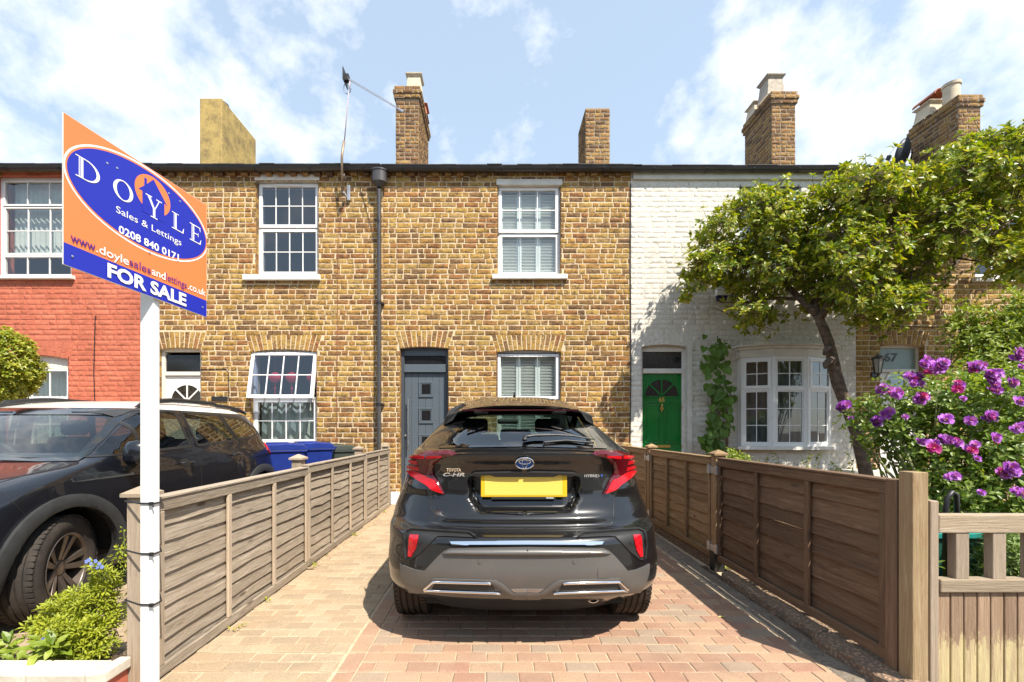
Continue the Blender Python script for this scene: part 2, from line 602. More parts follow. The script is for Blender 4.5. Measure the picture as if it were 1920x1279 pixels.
def arch(parent, x0, x1, zs, rise, h, skew, mat, mmat, n=15, proud=.007):
    """flat gauged arch: backing wedge above the opening plus radial bricks, each a part"""
    xc, hw = (x0 + x1) / 2, (x1 - x0) / 2
    zb = lambda x: zs + rise * (1 - ((x - xc) / hw) ** 2)
    # corner fillers between the square opening (up to zs+rise) and the curved soffit
    mb = MB()
    N = 12
    for sgn in (-1, 1):
        pts = [(xc + sgn * hw, YF + .001, zs + rise)]
        pts += [(xc + sgn * hw * (1 - i / N), YF + .001, zb(xc + sgn * hw * (1 - i / N))) for i in range(N + 1)]
        if sgn < 0: pts.reverse()
        mb.prism(pts, (0, TH * .3, 0))
    mb.obj('arch_backing', mmat, parent)
    rr = random.Random(int(x0 * 100) + 5)
    for i in range(n):
        t0, t1 = i / n, (i + 1) / n
        g = .0085
        def P(t, s):                                  # s 0 bottom .. 1 top
            xb = x0 + (x1 - x0) * t
            xt = (x0 - skew) + (x1 - x0 + 2 * skew) * t
            x = xb + (xt - xb) * s
            z0_ = zb(xb) + .0
            z1_ = zs + h + rise * .25 * (1 - (2 * t - 1) ** 2)
            return x, z0_ + (z1_ - z0_) * s
        cut = .34 if i % 2 else .64
        for (a, b) in ((0, cut - .018), (cut + .018, 1)):
            q = [P(t0, a), P(t1, a), P(t1, b), P(t0, b)]
            cxx = sum(p[0] for p in q) / 4; czz = sum(p[1] for p in q) / 4
            q2 = []
            for k, (x, z) in enumerate(q):
                q2.append((x + (g if k in (0, 3) else -g) + rr.uniform(-.0025, .0025), z + rr.uniform(-.003, .003)))
            pr = proud * rr.uniform(.7, 1.3)
            vs = [(x, YF + .004, z) for x, z in q2] + [(x, YF - pr + .004, z) for x, z in q2]
            vs += [(cxx + (x - cxx) * .86, YF - pr, czz + (z - czz) * .95) for x, z in q2]
            fs = [(0, 1, 5, 4), (1, 2, 6, 5), (2, 3, 7, 6), (3, 0, 4, 7), (4, 5, 9, 8), (5, 6, 10, 9), (6, 7, 11, 10), (7, 4, 8, 11), (8, 9, 10, 11)]
            m2 = MB(); m2.add(vs, fs)
            m2.obj('arch_brick', mat, parent, loc=(cxx, YF, czz), fix=True)


def frame_ring(mb, x0, x1, z0, z1, y0, y1, w, wb=None, mi=0):
    wb = wb or w
    mb.box(x0, x1, y0, y1, z0, z0 + wb, mi)
    mb.box(x0, x1, y0, y1, z1 - w, z1, mi)
    mb.box(x0, x0 + w, y0, y1, z0 + wb, z1 - w, mi)
    mb.box(x1 - w, x1, y0, y1, z0 + wb, z1 - w, mi)


def panes(parent, x0, x1, z0, z1, y, cols, rows, mat, bar, tilt=.004, mx=None, loc=(0, 0, 0)):
    dx, dz = (x1 - x0) / cols, (z1 - z0) / rows
    for i in range(cols):
        for j in range(rows):
            a, b = x0 + i * dx, x0 + (i + 1) * dx
            c, e = z0 + j * dz, z0 + (j + 1) * dz
            t = R.uniform(-tilt, tilt) * (b - a); s = R.uniform(-tilt, tilt) * (e - c)
            vs = [Vector((a, y + t, c + 0)), Vector((b, y - t, c)), Vector((b, y - t + s, e)), Vector((a, y + t + s, e))]
            if mx is not None: vs = [mx @ v for v in vs]
            mb = MB(); mb.add(vs, [(0, 1, 2, 3)])
            mb.obj('pane', mat, parent, loc=loc, fix=False)


def bars(mb, x0, x1, z0, z1, y0, y1, cols, rows, w, mx=None):
    for i in range(1, cols):
        x = x0 + (x1 - x0) * i / cols
        mb.box(x - w / 2, x + w / 2, y0, y1, z0, z1, 0, mx)
    for j in range(1, rows):
        z = z0 + (z1 - z0) * j / rows
        # pieces between the uprights so that nothing overlaps in one plane
        for i in range(cols):
            a = x0 + (x1 - x0) * i / cols + (w / 2 if i else 0)
            b = x0 + (x1 - x0) * (i + 1) / cols - (w / 2 if i < cols - 1 else 0)
            mb.box(a, b, y0, y1, z - w / 2, z + w / 2, 0, mx)


def window(parent, ox, frames, y=YF + .09, mat='upvc', glass='glass', sill=None, curtain=None, fw=.045, label=None):
    """ox: outer opening (x0,x1,z0,z1); frames: list of dict(rect, cols, rows, fw)"""
    x0, x1, z0, z1 = ox
    mb = MB()
    frame_ring(mb, x0 + .002, x1 - .002, z0 + .002, z1 - .002, y - .01, y + .06, fw, fw)
    w = mb.obj('window', M[mat], parent, loc=((x0 + x1) / 2, y, z0), bevel=.004)
    if label: w['label'] = label
    for f in frames:
        a, b, c, e = f['rect']
        q = f.get('fw', .045)
        bw = f.get('bar', .016)
        py = f.get('y', y - .018)
        mb = MB()
        frame_ring(mb, a, b, c, e, py, py + .05, q)
        bars(mb, a + q, b - q, c + q, e - q, py + .010, py + .034, f['cols'], f['rows'], bw)
        mb.obj('sash', M[mat], w, bevel=.003)
        panes(w, a + q, b - q, c + q, e - q, py + .022, f['cols'], f['rows'], M[f.get('glass', glass)], bw)
    if sill:
        a, b, c, e = sill
        mb = MB()
        pts = [(a, YF - .075, c), (a, YF - .075, e - .012), (a, y - .012, e), (a, y - .012, c)]
        mb.prism(pts, (b - a, 0, 0))
        mb.obj('sill', M['sill'], w, bevel=.004)
    return w


def curtain(parent, x0, x1, z0, z1, y, mat, amp=.02, wl=.09, name='curtain'):
    mb = MB()
    n = max(8, int((x1 - x0) / .012))
    vs = []
    rr = random.Random(int(x0 * 77))
    ph = rr.uniform(0, 6)
    for i in range(n + 1):
        x = x0 + (x1 - x0) * i / n
        o = amp * sin(x * 2 * pi / wl + ph) + amp * .5 * sin(x * 2 * pi / (wl * .43) + 1)
        for k in range(5):
            t = k / 4
            vs.append((x, y + o * (.6 + .4 * (1 - t)), z0 + (z1 - z0) * t))
    fs = [(i * 5 + k, (i + 1) * 5 + k, (i + 1) * 5 + k + 1, i * 5 + k + 1) for i in range(n) for k in range(4)]
    mb.add(vs, fs)
    return mb.obj(name, mat, parent, smooth=True, fix=False)


def gutter(parent, x0, x1, z, y=YF - .10, r=.058):
    mb = MB()
    N = 8
    prof = [(y + r * cos(pi + pi * i / N), z + r * sin(pi + pi * i / N)) for i in range(N + 1)]
    prof = [(prof[0][0] - .006, z + .008)] + prof + [(prof[-1][0] + .004, z + .008)]
    inner = [(p[0] * .94 + y * .06, p[1] * .94 + z * .06 + .004) for p in reversed(prof)]
    ring = prof + inner
    n = len(ring)
    vs = [(x0, a, b) for a, b in ring] + [(x1, a, b) for a, b in ring]
    fs = [(i, (i + 1) % n, (i + 1) % n + n, i + n) for i in range(n)]
    fs += [tuple(range(n - 1, -1, -1)), tuple(range(n, 2 * n))]
    mb.add(vs, fs)
    g = mb.obj('gutter', M['gutter'], parent, smooth=True, sharp=50)
    x = x0 + .35
    while x < x1 - .1:
        b = MB()
        pr2 = [(y + (r + .006) * cos(pi + pi * i / N), z + (r + .006) * sin(pi + pi * i / N)) for i in range(N + 1)]
        vs = [(x + s, a, c) for s in (-.014, .014) for a, c in pr2]
        b.add(vs, [(i, i + 1, i + N + 2, i + N + 1) for i in range(N)])
        b.box(x - .012, x + .012, y + r - .004, YF - .001, z - .01, z + .03)
        b.obj('gutter_bracket', M['blackplastic'], g)
        x += R.uniform(.75, .95)
    return g


def roof(parent, x0, x1, z, rise=1.35, depth=3.6):
    """slates: each course is a real step; whole roof from eaves to ridge and down the back"""
    ny = 18
    mb = MB()
    mb.prism([(x0, YF - .09, z), (x0, YF + depth, z + rise), (x0, YF + 2 * depth, z), (x0, YF + 2 * depth - .1, z - .08), (x0, YF + depth, z + rise - .08), (x0, YF - .02, z - .045)], (x1 - x0, 0, 0))
    r = mb.obj('roof', M['slate'], parent)
    sl = MB()
    rr = random.Random(int(x0 * 10))
    for j in range(ny):
        y0 = YF - .13 + (depth + .13) * j / ny
        y1 = YF - .13 + (depth + .13) * (j + 1.6) / ny
        x = x0 - rr.uniform(0, .12)
        za = z + (y0 - YF + .09) * rise / (depth + .09)
        zb_ = z + (y1 - YF + .09) * rise / (depth + .09)
        while x < x1:
            w = .25 + rr.uniform(-.006, .006)
            xa, xb = max(x, x0 + .001), min(x + w, x1 - .001)
            if xb - xa > .02:
                dz = rr.uniform(-.004, .006); dy = rr.uniform(-.008, .008)
                t = .012
                vs = [(xa, y0 + dy, za + .02 + dz), (xb, y0 + dy, za + .02 + dz), (xb, y1, zb_ + .006), (xa, y1, zb_ + .006),
                      (xa, y0 + dy, za + .02 + t + dz), (xb, y0 + dy, za + .02 + t + dz), (xb, y1, zb_ + .006 + t), (xa, y1, zb_ + .006 + t)]
                sl.add(vs, [(0, 3, 2, 1), (4, 5, 6, 7), (0, 1, 5, 4), (1, 2, 6, 5), (2, 3, 7, 6), (3, 0, 4, 7)])
            x += w + .004
    o = sl.obj('slate', M['slate'], r, fix=False)
    o['kind'] = 'stuff'
    return r


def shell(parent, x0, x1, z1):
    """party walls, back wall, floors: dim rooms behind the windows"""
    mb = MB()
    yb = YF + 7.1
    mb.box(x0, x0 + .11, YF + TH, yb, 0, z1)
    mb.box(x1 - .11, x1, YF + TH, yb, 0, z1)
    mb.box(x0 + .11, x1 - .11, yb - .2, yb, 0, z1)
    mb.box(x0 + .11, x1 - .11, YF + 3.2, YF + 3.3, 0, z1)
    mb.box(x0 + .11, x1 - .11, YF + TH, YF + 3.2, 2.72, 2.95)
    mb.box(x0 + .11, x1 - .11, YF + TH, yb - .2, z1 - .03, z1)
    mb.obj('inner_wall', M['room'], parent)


def dentils(parent, x0, x1, z, mat, gaps):
    """brick dentil course under the eaves, left out where a window head breaks it"""
    x = x0 + .03
    mb = MB()
    rr = random.Random(3)
    items = []
    while x < x1 - .1:
        if not any(a < x + .05 < b for a, b in gaps): items.append(x)
        x += .205
    for x in items:
        m2 = MB()
        m2.box(x, x + .105, YF - .065, YF + .01, z, z + .072)
        m2.obj('dentil_brick', mat, parent, loc=(x + .05, YF, z), bevel=.004, segs=1)
    # oversailing course above the dentils
    mb.box(x0, x1, YF - .07, YF + .02, z + .074, z + .15)
    mb.obj('eaves_course', mat, parent, bevel=.004)


def chimney(parent, x0, x1, y0, y1, zt, mat, courses_cap=3, singles=60, flaunch=True, zb=5.6, cap=True):
    mb = MB()
    mb.box(x0, x1, y0, y1, zb, zt)
    c = mb.obj('chimney', M['mortar_dark'], parent, loc=((x0 + x1) / 2, y0, zb))
    zc = zt - (3 * COURSE if cap else 0)
    f = lay(0, x1 - x0, zb, zc, st=.20, hd=.10)
    vis = lambda u, z, w, h: z > 5.9
    place_bricks(c, f, mat, (x0, y0, 0), (1, 0, 0), .008, .003, .007, singles, vis)
    # both flanks and the back
    fl = lay(0, y1 - y0, zb, zc, st=.22, hd=.105, phase=1)
    side_left = x0 > 0          # the flank that faces the camera axis
    place_bricks(c, fl, mat, (x0, y1, 0), (0, -1, 0), .007, .003, .007, 150 if side_left else 0, vis)
    place_bricks(c, fl, mat, (x1, y0, 0), (0, 1, 0), .007, .003, .007, 0 if side_left else 150, vis)
    place_bricks(c, f, mat, (x1, y1, 0), (-1, 0, 0), .007, .003, .007, 0)
    if cap:
        for k, o in enumerate((.035, .055, .03)):
            z = zc + k * COURSE
            m2 = MB(); m2.box(x0 - o, x1 + o, y0 - o, y1 + o, z + .002, z + COURSE)
            m2.obj('cap_course', M['mortar_dark'], c)
            for (og, ud, L) in (((x0 - o, y0 - o, 0), (1, 0, 0), x1 - x0 + 2 * o), ((x0 - o, y1 + o, 0), (0, -1, 0), y1 - y0 + 2 * o),
                                ((x1 + o, y0 - o, 0), (0, 1, 0), y1 - y0 + 2 * o)):
                place_bricks(c, lay(0, L, z, z + COURSE, st=.22, hd=.105, phase=k), mat, og, ud, .008, .003, .007, 0)
    return c


def square_pot(parent, x, y, z, w, h, mat, collar=True):
    mb = MB()
    P = [(w * .62, 0), (w * .56, h * .12), (w * .47, h * .80), (w * .47, h * .84), (w * .53, h * .86), (w * .53, h * .90), (w * .60, h * .93), (w * .62, h), (w * .44, h), (w * .42, h * .7)]
    mb.lathe([(r * sqrt(2), z_) for r, z_ in P], 4, mx=Matrix.Translation((x, y, z)) @ Matrix.Rotation(pi / 4, 4, 'Z'))
    return mb.obj('chimney_pot', mat, parent, bevel=.006)

# ---------------------------------------------------------------- the terrace
EAVE = 5.62
PX = {'h0': (-10.1, fx(270)), 'h1': (fx(270), fx(718)), 'h2': (fx(718), fx(1183)), 'h3': (fx(1183), fx(1605)), 'h4': (fx(1605), 10.3)}


def opening(px0, px1, py0, py1): return (fx(px0), fx(px1), fz(py1), fz(py0))


def make_house(key, label, brick, mortar, holes, arches, z0=0.0, singles=300, vis=None, jit=.0032, d=.006, phase=0, top=EAVE):
    x0, x1 = PX[key]
    h = thing('terraced_house', label, 'house', ((x0 + x1) / 2, YF, 0), 'terraced houses in the row')
    hl = [(a[0], a[1], a[2], a[3]) for a in holes]
    pierced(x0, x1, -.05, top + .1, hl, YF, YF + TH).obj('wall', mortar, h)

    def excl(z):
        L = []
        for (a, b, c, e) in hl:
            if c - .03 < z < e + .0: L.append((a - .002, b + .002))
        for (a, b, zs, rise, hh, sk) in arches:
            if zs - .01 <= z < zs + hh + .02:
                t = max(0, min(1, (z - zs) / hh))
                L.append((a - sk * t - .006, b + sk * t + .006))
        return L
    lst = lay(x0, x1, z0, top, excl, phase=phase)
    place_bricks(h, lst, brick, (0, YF, 0), (1, 0, 0), d, jit, bev=.0048 if d > .005 else .0035, singles=singles, prefer=vis)
    # brick returns of the jambs
    mb = MB()
    for (a, b, c, e) in hl:
        z = z0 + COURSE / 2
        k = 0
        while z < top:
            if c + .02 < z < e - .02:
                w = .10 if k % 2 else .085
                hh = COURSE / 2 - .007
                mb.box(a - .01, a + .005, YF + .0, YF + w, z - hh, z + hh)
                mb.box(b - .005, b + .01, YF + .0, YF + w, z - hh, z + hh)
            z += COURSE; k += 1
    if mb.v: mb.obj('jamb_brick', brick, h)['kind'] = 'stuff'
    for i, (a, b, zs, rise, hh, sk) in enumerate(arches):
        arch(h, a, b, zs, rise, hh, sk, brick, mortar, n=max(9, int((b - a) / .072)), proud=d)
    shell(h, x0 + .02, x1 - .02, top + .05)
    return h


ARH = .29


def arc(o, rise=.05, h=ARH, sk=.09): return (o[0], o[1], o[3] - rise, rise, h, sk)


M['netcurtain'] = simple('net_curtain', (.55, .55, .53), .9, var=.1)
M['darkcurtain'] = simple('grey_curtain', (.20, .20, .21), .9, var=.2)
M['greycloth'] = simple('pale_green_drape', (.42, .46, .43), .9, var=.15)
M['shutter'] = simple('white_shutter', (.82, .83, .83), .45, var=.03)
M['blackglass'] = simple('obscured_black_glass', (.012, .012, .014), .12, var=.3, scale=40, bump=.25, bscale=90)

# --- red painted house at the left
o_up = opening(-9, 134, 328, 517)
o_lo = opening(6, 128, 666, 845)
h0 = make_house('h0', 'red painted brick house at the left end, behind the board', M['redpaint'], M['red_mortar'], [o_up, o_lo], [arc(o_lo, .07, .27, .10)],
                singles=300, vis=lambda u, z, w, h: u > -8.3 and z > 1.3 and not (2.6 < z < 5.6 and u < -5.4 and u > -6.6), jit=.0015, d=.004)
x0, x1, z0, z1 = o_up
window(h0, o_up, [dict(rect=(x0 + .05, x1 - .05, fz(382), z1 - .05), cols=3, rows=1, fw=.03), dict(rect=(x0 + .05, x1 - .05, fz(474), fz(383)), cols=3, rows=2, fw=.03, y=YF + .085),
                  dict(rect=(x0 + .05, x1 - .05, z0 + .02, fz(476)), cols=3, rows=1, fw=.03)], mat='upvc', sill=(x0 - .03, x1 + .07, z0 - .07, z0 + .0))
curtain(h0, x0 + .05, x1 - .05, z0 + .4, z1, YF + .25, M['netcurtain'])
x0, x1, z0, z1 = o_lo
window(h0, o_lo, [dict(rect=(x0 + .05, x1 - .05, fz(748), fz(690)), cols=3, rows=1, fw=.045), dict(rect=(x0 + .05, x1 - .05, z0 + .03, fz(749)), cols=3, rows=2, fw=.045)],
       mat='upvc', sill=(x0 - .03, x1 + .05, z0 - .08, z0), fw=.05)
mb = MB(); mb.box(x0 + .05, x1 - .05, YF + .07, YF + .12, fz(692), z1 + .02); mb.obj('window_head', M['oldwhite'], h0)
curtain(h0, x0 + .05, x1 - .05, z0, z1, YF + .32, M['netcurtain'])

# --- brick house with the white door
o_d1 = opening(297, 377, 652, 945)
o_u1 = opening(480, 597, 338, 516)
o_l1 = opening(470, 594, 655, 833)
h1 = make_house('h1', 'yellow brick house with white door and red lanterns in the open window', M['stock'], M['mortar'], [o_d1, o_u1, o_l1],
                [arc(o_d1, .03), arc(o_l1, .05)], singles=300, vis=lambda u, z, w, h: z > 1.3 and u > -4.8 and u < -1.9, phase=1)
x0, x1, z0, z1 = o_u1
zm = fz(424)
window(h1, o_u1, [dict(rect=(x0 + .02, x1 - .02, zm, z1 - .03), cols=4, rows=2, fw=.055, y=YF + .06, glass='glass_dark'),
                  dict(rect=(x0 + .02, x1 - .02, z0 + .03, zm - .01), cols=4, rows=2, fw=.055, y=YF + .075, glass='glass_dark')],
       sill=(fx(459), fx(602), fz(527), z0), fw=.03)
mb = MB(); mb.box(x0 - .02, x1 + .02, YF - .012, YF + .12, z1 - .005, z1 + .10); mb.obj('window_head', M['oldwhite'], h1, bevel=.004)
mb = MB(); mb.box(x0 + .3, x1 - .3, YF + .035, YF + .062, z1 - .07, z1 - .055); mb.obj('trickle_vent', M['upvc'], h1)
for zz in (fz(360), fz(408)):
    pass
# lower window: fixed lower light, top-hung upper light standing open
x0, x1, z0, z1 = o_l1
zt = fz(744)
wl1 = window(h1, o_l1, [dict(rect=(x0 + .03, x1 - .03, z0 + .03, zt - .04), cols=4, rows=2, fw=.05, y=YF + .07)], fw=.04, sill=(x0 - .02, x1 + .04, z0 - .06, z0))
mb = MB(); mb.box(x0 + .04, x1 - .04, YF + .06, YF + .13, zt - .04, zt); mb.obj('transom_rail', M['upvc'], wl1)
hz, hy = z1 - .05, YF + .055
ang = radians(12)
mx = Matrix.Translation((0, hy, hz)) @ Matrix.Rotation(-ang, 4, 'X') @ Matrix.Translation((0, -hy, -hz))
osh = part('open_sash', h1, ((x0 + x1) / 2, hy, hz))
a, b, c, e = x0 + .0, x1 - .01, zt - .05, z1 - .05
q = .055
mb = MB()
for (p0, p1, q0, q1) in ((a, b, c, c + q), (a, b, e - q, e), (a, a + q, c + q, e - q), (b - q, b, c + q, e - q)): mb.box(p0, p1, hy - .03, hy + .02, q0, q1, 0, mx)
bars(mb, a + q, b - q, c + q, e - q, hy - .02, hy + .005, 4, 2, .017, mx)
mb.obj('frame', M['upvc'], osh, bevel=.003)
panes(osh, a + q, b - q, c + q, e - q, hy - .008, 4, 2, M['glass_dark'], .017, mx=mx)
mb = MB()
for sx in (a + .015, b - .02):
    p = mx @ Vector((sx, hy, c + .1))
    mb.tube([p, (sx, YF + .09, zt + .05)], .006, 6)
mb.obj('stay', M['galv'], osh)
curtain(h1, x0 + .05, x1 - .05, z0, zt - .02, YF + .26, M['greycloth'], .03, .3)
# white front door with a fan light
x0, x1, z0, z1 = o_d1
yd = YF + .10
M['whitedoor'] = simple('white_door_paint', (.76, .74, .70), .45, var=.06, bump=.1)
df = MB()
frame_ring(df, x0, x1, .04, z1 - .0, yd - .03, yd + .06, .06)
dfo = df.obj('door_frame', M['oldwhite'], h1, bevel=.004)
mb = MB(); mb.box(x0 + .06, x1 - .06, yd - .035, yd + .05, fz(703), fz(696)); mb.obj('transom', M['oldwhite'], h1)
mb = MB(); mb.box(x0 + .06, x1 - .06, yd + .0, yd + .01, fz(696), fz(664)); mb.obj('fanlight_pane', M['blackglass'], h1)


def door_leaf(parent, x0, x1, z0, z1, y, m, fan=None, panels=None, gmat='glass'):
    """panelled leaf, with a half-round glazed fan at (cx, cz, r)"""
    mb = MB()
    d = part('door', parent, ((x0 + x1) / 2, y, z0))
    mb.box(x0, x1, y, y + .045, z0, z1)
    mb.obj('door_leaf', m, d, bevel=.003)
    for (a, b, c, e) in (panels or []):
        m2 = MB()
        frame_ring(m2, a, b, c, e, y - .012, y + .002, .016)
        m2.box(a + .045, b - .045, y - .009, y + .002, c + .045, e - .045)
        m2.obj('door_panel', m, d, bevel=.004)
    if fan:
        cx, cz, r = fan
        N = 20
        arcp = [(cx + r * cos(pi * i / N), cz + r * sin(pi * i / N)) for i in range(N + 1)]
        m3 = MB(); m3.prism([(x, y - .002, z) for x, z in arcp], (0, -.004, 0)); m3.obj('fan_pane', gmat, d, fix=True)
        m4 = MB()
        r2 = r + .018
        ring = [(cx + r2 * cos(pi * i / N), cz + r2 * sin(pi * i / N)) for i in range(N + 1)]
        for i in range(N):
            m4.prism([(arcp[i][0], y - .0005, arcp[i][1]), (arcp[i + 1][0], y - .0005, arcp[i + 1][1]), (ring[i + 1][0], y - .0005, ring[i + 1][1]), (ring[i][0], y - .0005, ring[i][1])], (0, -.014, 0))
        m4.box(cx - r2, cx + r2, y - .0155, y - .001, cz - .02, cz)
        for a in (45, 90, 135):
            ca, sa = cos(radians(a)), sin(radians(a))
            p = Vector((ca, 0, sa)); t = Vector((-sa, 0, ca)) * .012
            o = Vector((cx, y - .0065, cz))
            m4.prism([o + t, o - t, o - t + p * r, o + t + p * r], (0, -.008, 0))
        m4.obj('fan_bar', m, d)
    return d


M['fanglass1'] = simple('dark_leaded_glass', (.035, .03, .025), .12, var=.5, scale=25)
door_leaf(h1, x0 + .06, x1 - .06, .06, fz(704), yd, M['whitedoor'], fan=(fx(344), fz(751), .27), gmat=M['fanglass1'])
# red paper lanterns hanging inside
M['lantern_red'] = simple('red_paper', (.85, .03, .05), .7, var=.3, scale=30)
for i, px in enumerate((507, 539, 580)):
    cx, cz, cy = fx(px), fz(706), YF + .16
    t = thing('paper_lantern', ['left of three red paper lanterns in the open window, beside the middle one', 'middle of three red paper lanterns in the open window', 'right of three red paper lanterns in the open window, cut by its edge'][i],
              'lantern', (cx, cy, cz), 'red paper lanterns in the open window')
    mb = MB()
    prof = [(.03 + .085 * sin(pi * k / 14) * (1 + .06 * cos(pi * k)), -.09 + .18 * k / 14) for k in range(15)]
    mb.lathe(prof, 22, mx=Matrix.Translation((cx, cy, cz)), squash=(1, .55))
    mb.obj('lantern_body', M['lantern_red'], t, smooth=True)
    mb = MB(); mb.tube([(cx, cy, cz - .09), (cx, cy, cz - .16)], .004, 6); mb.lathe([(0, -.22), (.022, -.19), (0, -.16)], 8, mx=Matrix.Translation((cx, cy, cz)))
    mb.tube([(cx, cy, cz - .22), (cx, cy, cz - .33)], .006, 6)
    mb.obj('tassel', M['lantern_red'], t)
    mb = MB(); mb.tube([(cx, cy, cz + .09), (cx, cy, cz + .35)], .002, 4); mb.obj('cord', M['lantern_red'], t)

# --- the middle house: grey door and white shutters
o_d2 = opening(750, 841, 650, 945)
o_u2 = opening(933, 1052, 340, 515)
o_l2 = opening(931, 1052, 656, 832)
h2 = make_house('h2', 'yellow brick house with grey door and white shutters behind the parked hatchback', M['stock'], M['mortar'], [o_d2, o_u2, o_l2],
                [arc(o_d2, .03), arc(o_l2, .04)], singles=300, vis=lambda u, z, w, h: z > 1.9)


def shutters(parent, x0, x1, z0, z1, y, cols):
    dx = (x1 - x0) / cols
    for i in range(cols):
        a, b = x0 + i * dx, x0 + (i + 1) * dx
        mb = MB()
        frame_ring(mb, a + .002, b - .002, z0, z1, y, y + .03, .042, .05)
        sh = mb.obj('shutter', M['shutter'], parent, bevel=.003)
        z = z0 + .075
        ml = MB()
        while z < z1 - .06:
            mx = Matrix.Translation(((a + b) / 2, y + .015, z)) @ Matrix.Rotation(radians(-38 + R.uniform(-2, 2)), 4, 'X')
            ml.box(-dx / 2 + .045, dx / 2 - .045, -.030, .030, -.004, .004, 0, mx)
            z += .052
        ml.obj('louvre', M['shutter'], sh)['kind'] = 'stuff'


x0, x1, z0, z1 = o_u2
zm = fz(434)
window(h2, o_u2, [dict(rect=(x0 + .015, x1 - .035, zm - .0, z1 - .075), cols=3, rows=2, fw=.055, y=YF + .05), dict(rect=(x0 + .03, x1 - .03, z0 + .015, zm - .012), cols=3, rows=1, fw=.05, y=YF + .07, bar=.004)],
       sill=(fx(923), fx(1063), fz(525), z0), fw=.028)
mb = MB(); mb.box(x0 - .02, x1 + .02, YF - .02, YF + .12, z1 - .07, z1 + .03); mb.obj('window_head', M['oldwhite'], h2, bevel=.006)
shutters(h2, x0 + .05, x1 - .05, z0 + .03, z1 - .08, YF + .145, 3)
x0, x1, z0, z1 = o_l2
zm = fz(748)
window(h2, o_l2, [dict(rect=(x0 + .02, x1 - .03, zm, z1 - .06), cols=3, rows=1, fw=.05, y=YF + .05, bar=.004), dict(rect=(x0 + .03, x1 - .03, z0 + .015, zm - .012), cols=3, rows=1, fw=.05, y=YF + .07, bar=.004)],
       sill=(x0 - .06, x1 + .06, z0 - .08, z0), fw=.03)
shutters(h2, x0 + .05, x1 - .05, z0 + .03, z1 - .05, YF + .145, 3)
# grey composite door with three square lights
M['greydoor'] = simple('grey_door', (.085, .105, .125), .42, var=.04, bump=.08)
M['greyframe'] = simple('dark_grey_frame', (.055, .065, .08), .4, var=.04)
x0, x1, z0, z1 = o_d2
yd = YF + .12
mb = MB(); frame_ring(mb, x0, x1, .05, z1, yd - .04, yd + .05, .055); mb.obj('door_frame', M['greyframe'], h2, bevel=.004)
mb = MB(); mb.box(x0 + .055, x1 - .055, yd - .05, yd + .04, fz(697), fz(682)); mb.box(x0 + .055, x1 - .055, yd - .03, yd + .04, z1 - .14, z1 - .055); mb.obj('transom', M['greydoor'], h2, bevel=.004)
mb = MB(); mb.box(x0 + .055, x1 - .055, yd + .0, yd + .01, fz(682), z1 - .14); mb.obj('fanlight_pane', M['blackglass'], h2)
dl = part('door', h2, ((x0 + x1) / 2, yd, .06))
a, b, c, e = x0 + .058, x1 - .058, .08, fz(698)
# boarded leaf: six boards with real grooves
nb = 6
for i in range(nb):
    u0, u1 = a + (b - a) * i / nb, a + (b - a) * (i + 1) / nb
    mb = MB(); mb.box(u0 + .0015, u1 - .0015, yd, yd + .045, c, e); mb.obj('door_board', M['greydoor'], dl, bevel=.003)
lx = fx(797)
for i, py in enumerate((729, 779, 829, 879)):
    zc = fz(py)
    mb = MB(); frame_ring(mb, lx - .125, lx + .125, zc - .135, zc + .135, yd - .018, yd - .001, .028); frame_ring(mb, lx - .097, lx + .097, zc - .107, zc + .107, yd - .012, yd - .001, .02)
    mb.obj('light_frame', M['greydoor'], dl, bevel=.004)
    mb = MB(); mb.box(lx - .077, lx + .077, yd - .006, yd - .002, zc - .087, zc + .087); mb.obj('door_pane', M['blackglass'], dl)
hx = fx(764)
mb = MB(); mb.tube([(hx, yd - .06, fz(748)), (hx, yd - .06, fz(846))], .011, 10)
for py in (761, 833): mb.tube([(hx, yd - .06, fz(py)), (hx, yd, fz(py))], .008, 8)
mb.obj('pull_handle', M['steel'], dl, smooth=True, sharp=40)
mb = MB(); mb.lathe([(0, 0), (.02, 0), (.02, .03), (.0, .035)], 12, mx=Matrix.Translation((fx(758), yd, fz(817))) @ Matrix.Rotation(pi / 2, 4, 'X')); mb.obj('lock', M['steel'], dl)
mb = MB(); mb.box(x0 - .02, x1 + .02, YF - .22, YF + .1, 0, .06); mb.obj('door_step', M['sill'], h2, bevel=.006)
mb = MB(); mb.box(fx(733), fx(750) - .002, YF - .03, YF - .009, .0, fz(922)); mb.obj('plinth', M['upvc'], h2, bevel=.003)

# --- white painted house, green door, bow window
o_d3 = opening(1203, 1288, 646, 945)
o_u3 = opening(1386, 1503, 346, 512)
o_b3 = opening(1398, 1545, 676, 838)
h3 = make_house('h3', 'white painted brick house with green door and bow window', M['whitepaint_brick'], M['white_mortar'], [o_d3, o_u3, o_b3],
                [arc(o_d3, .04)], singles=300, vis=lambda u, z, w, h: z > 1.2 and (z > 3.0 or u < 3.9) and not (u > 3.6 and z > 2.9), jit=.002, d=.0019, phase=1)
M['paleblue'] = simple('pale_blue_window_paint', (.42, .55, .60), .5, var=.1)
x0, x1, z0, z1 = o_u3
window(h3, o_u3, [dict(rect=(x0 + .04, (x0 + x1) / 2, z0 + .04, z1 - .05), cols=2, rows=3, fw=.05), dict(rect=((x0 + x1) / 2 + .004, x1 - .04, z0 + .04, z1 - .05), cols=2, rows=3, fw=.05)], mat='paleblue',
       sill=(x0 - .06, x1 + .06, z0 - .09, z0), fw=.04)
curtain(h3, x0 + .05, x1 - .05, z0, z1, YF + .3, M['netcurtain'])
M['greendoor'] = simple('green_gloss_door', (.004, .165, .028), .16, var=.08, coat=.5, bump=.05, bscale=20)
x0, x1, z0, z1 = o_d3
yd = YF + .12
mb = MB()
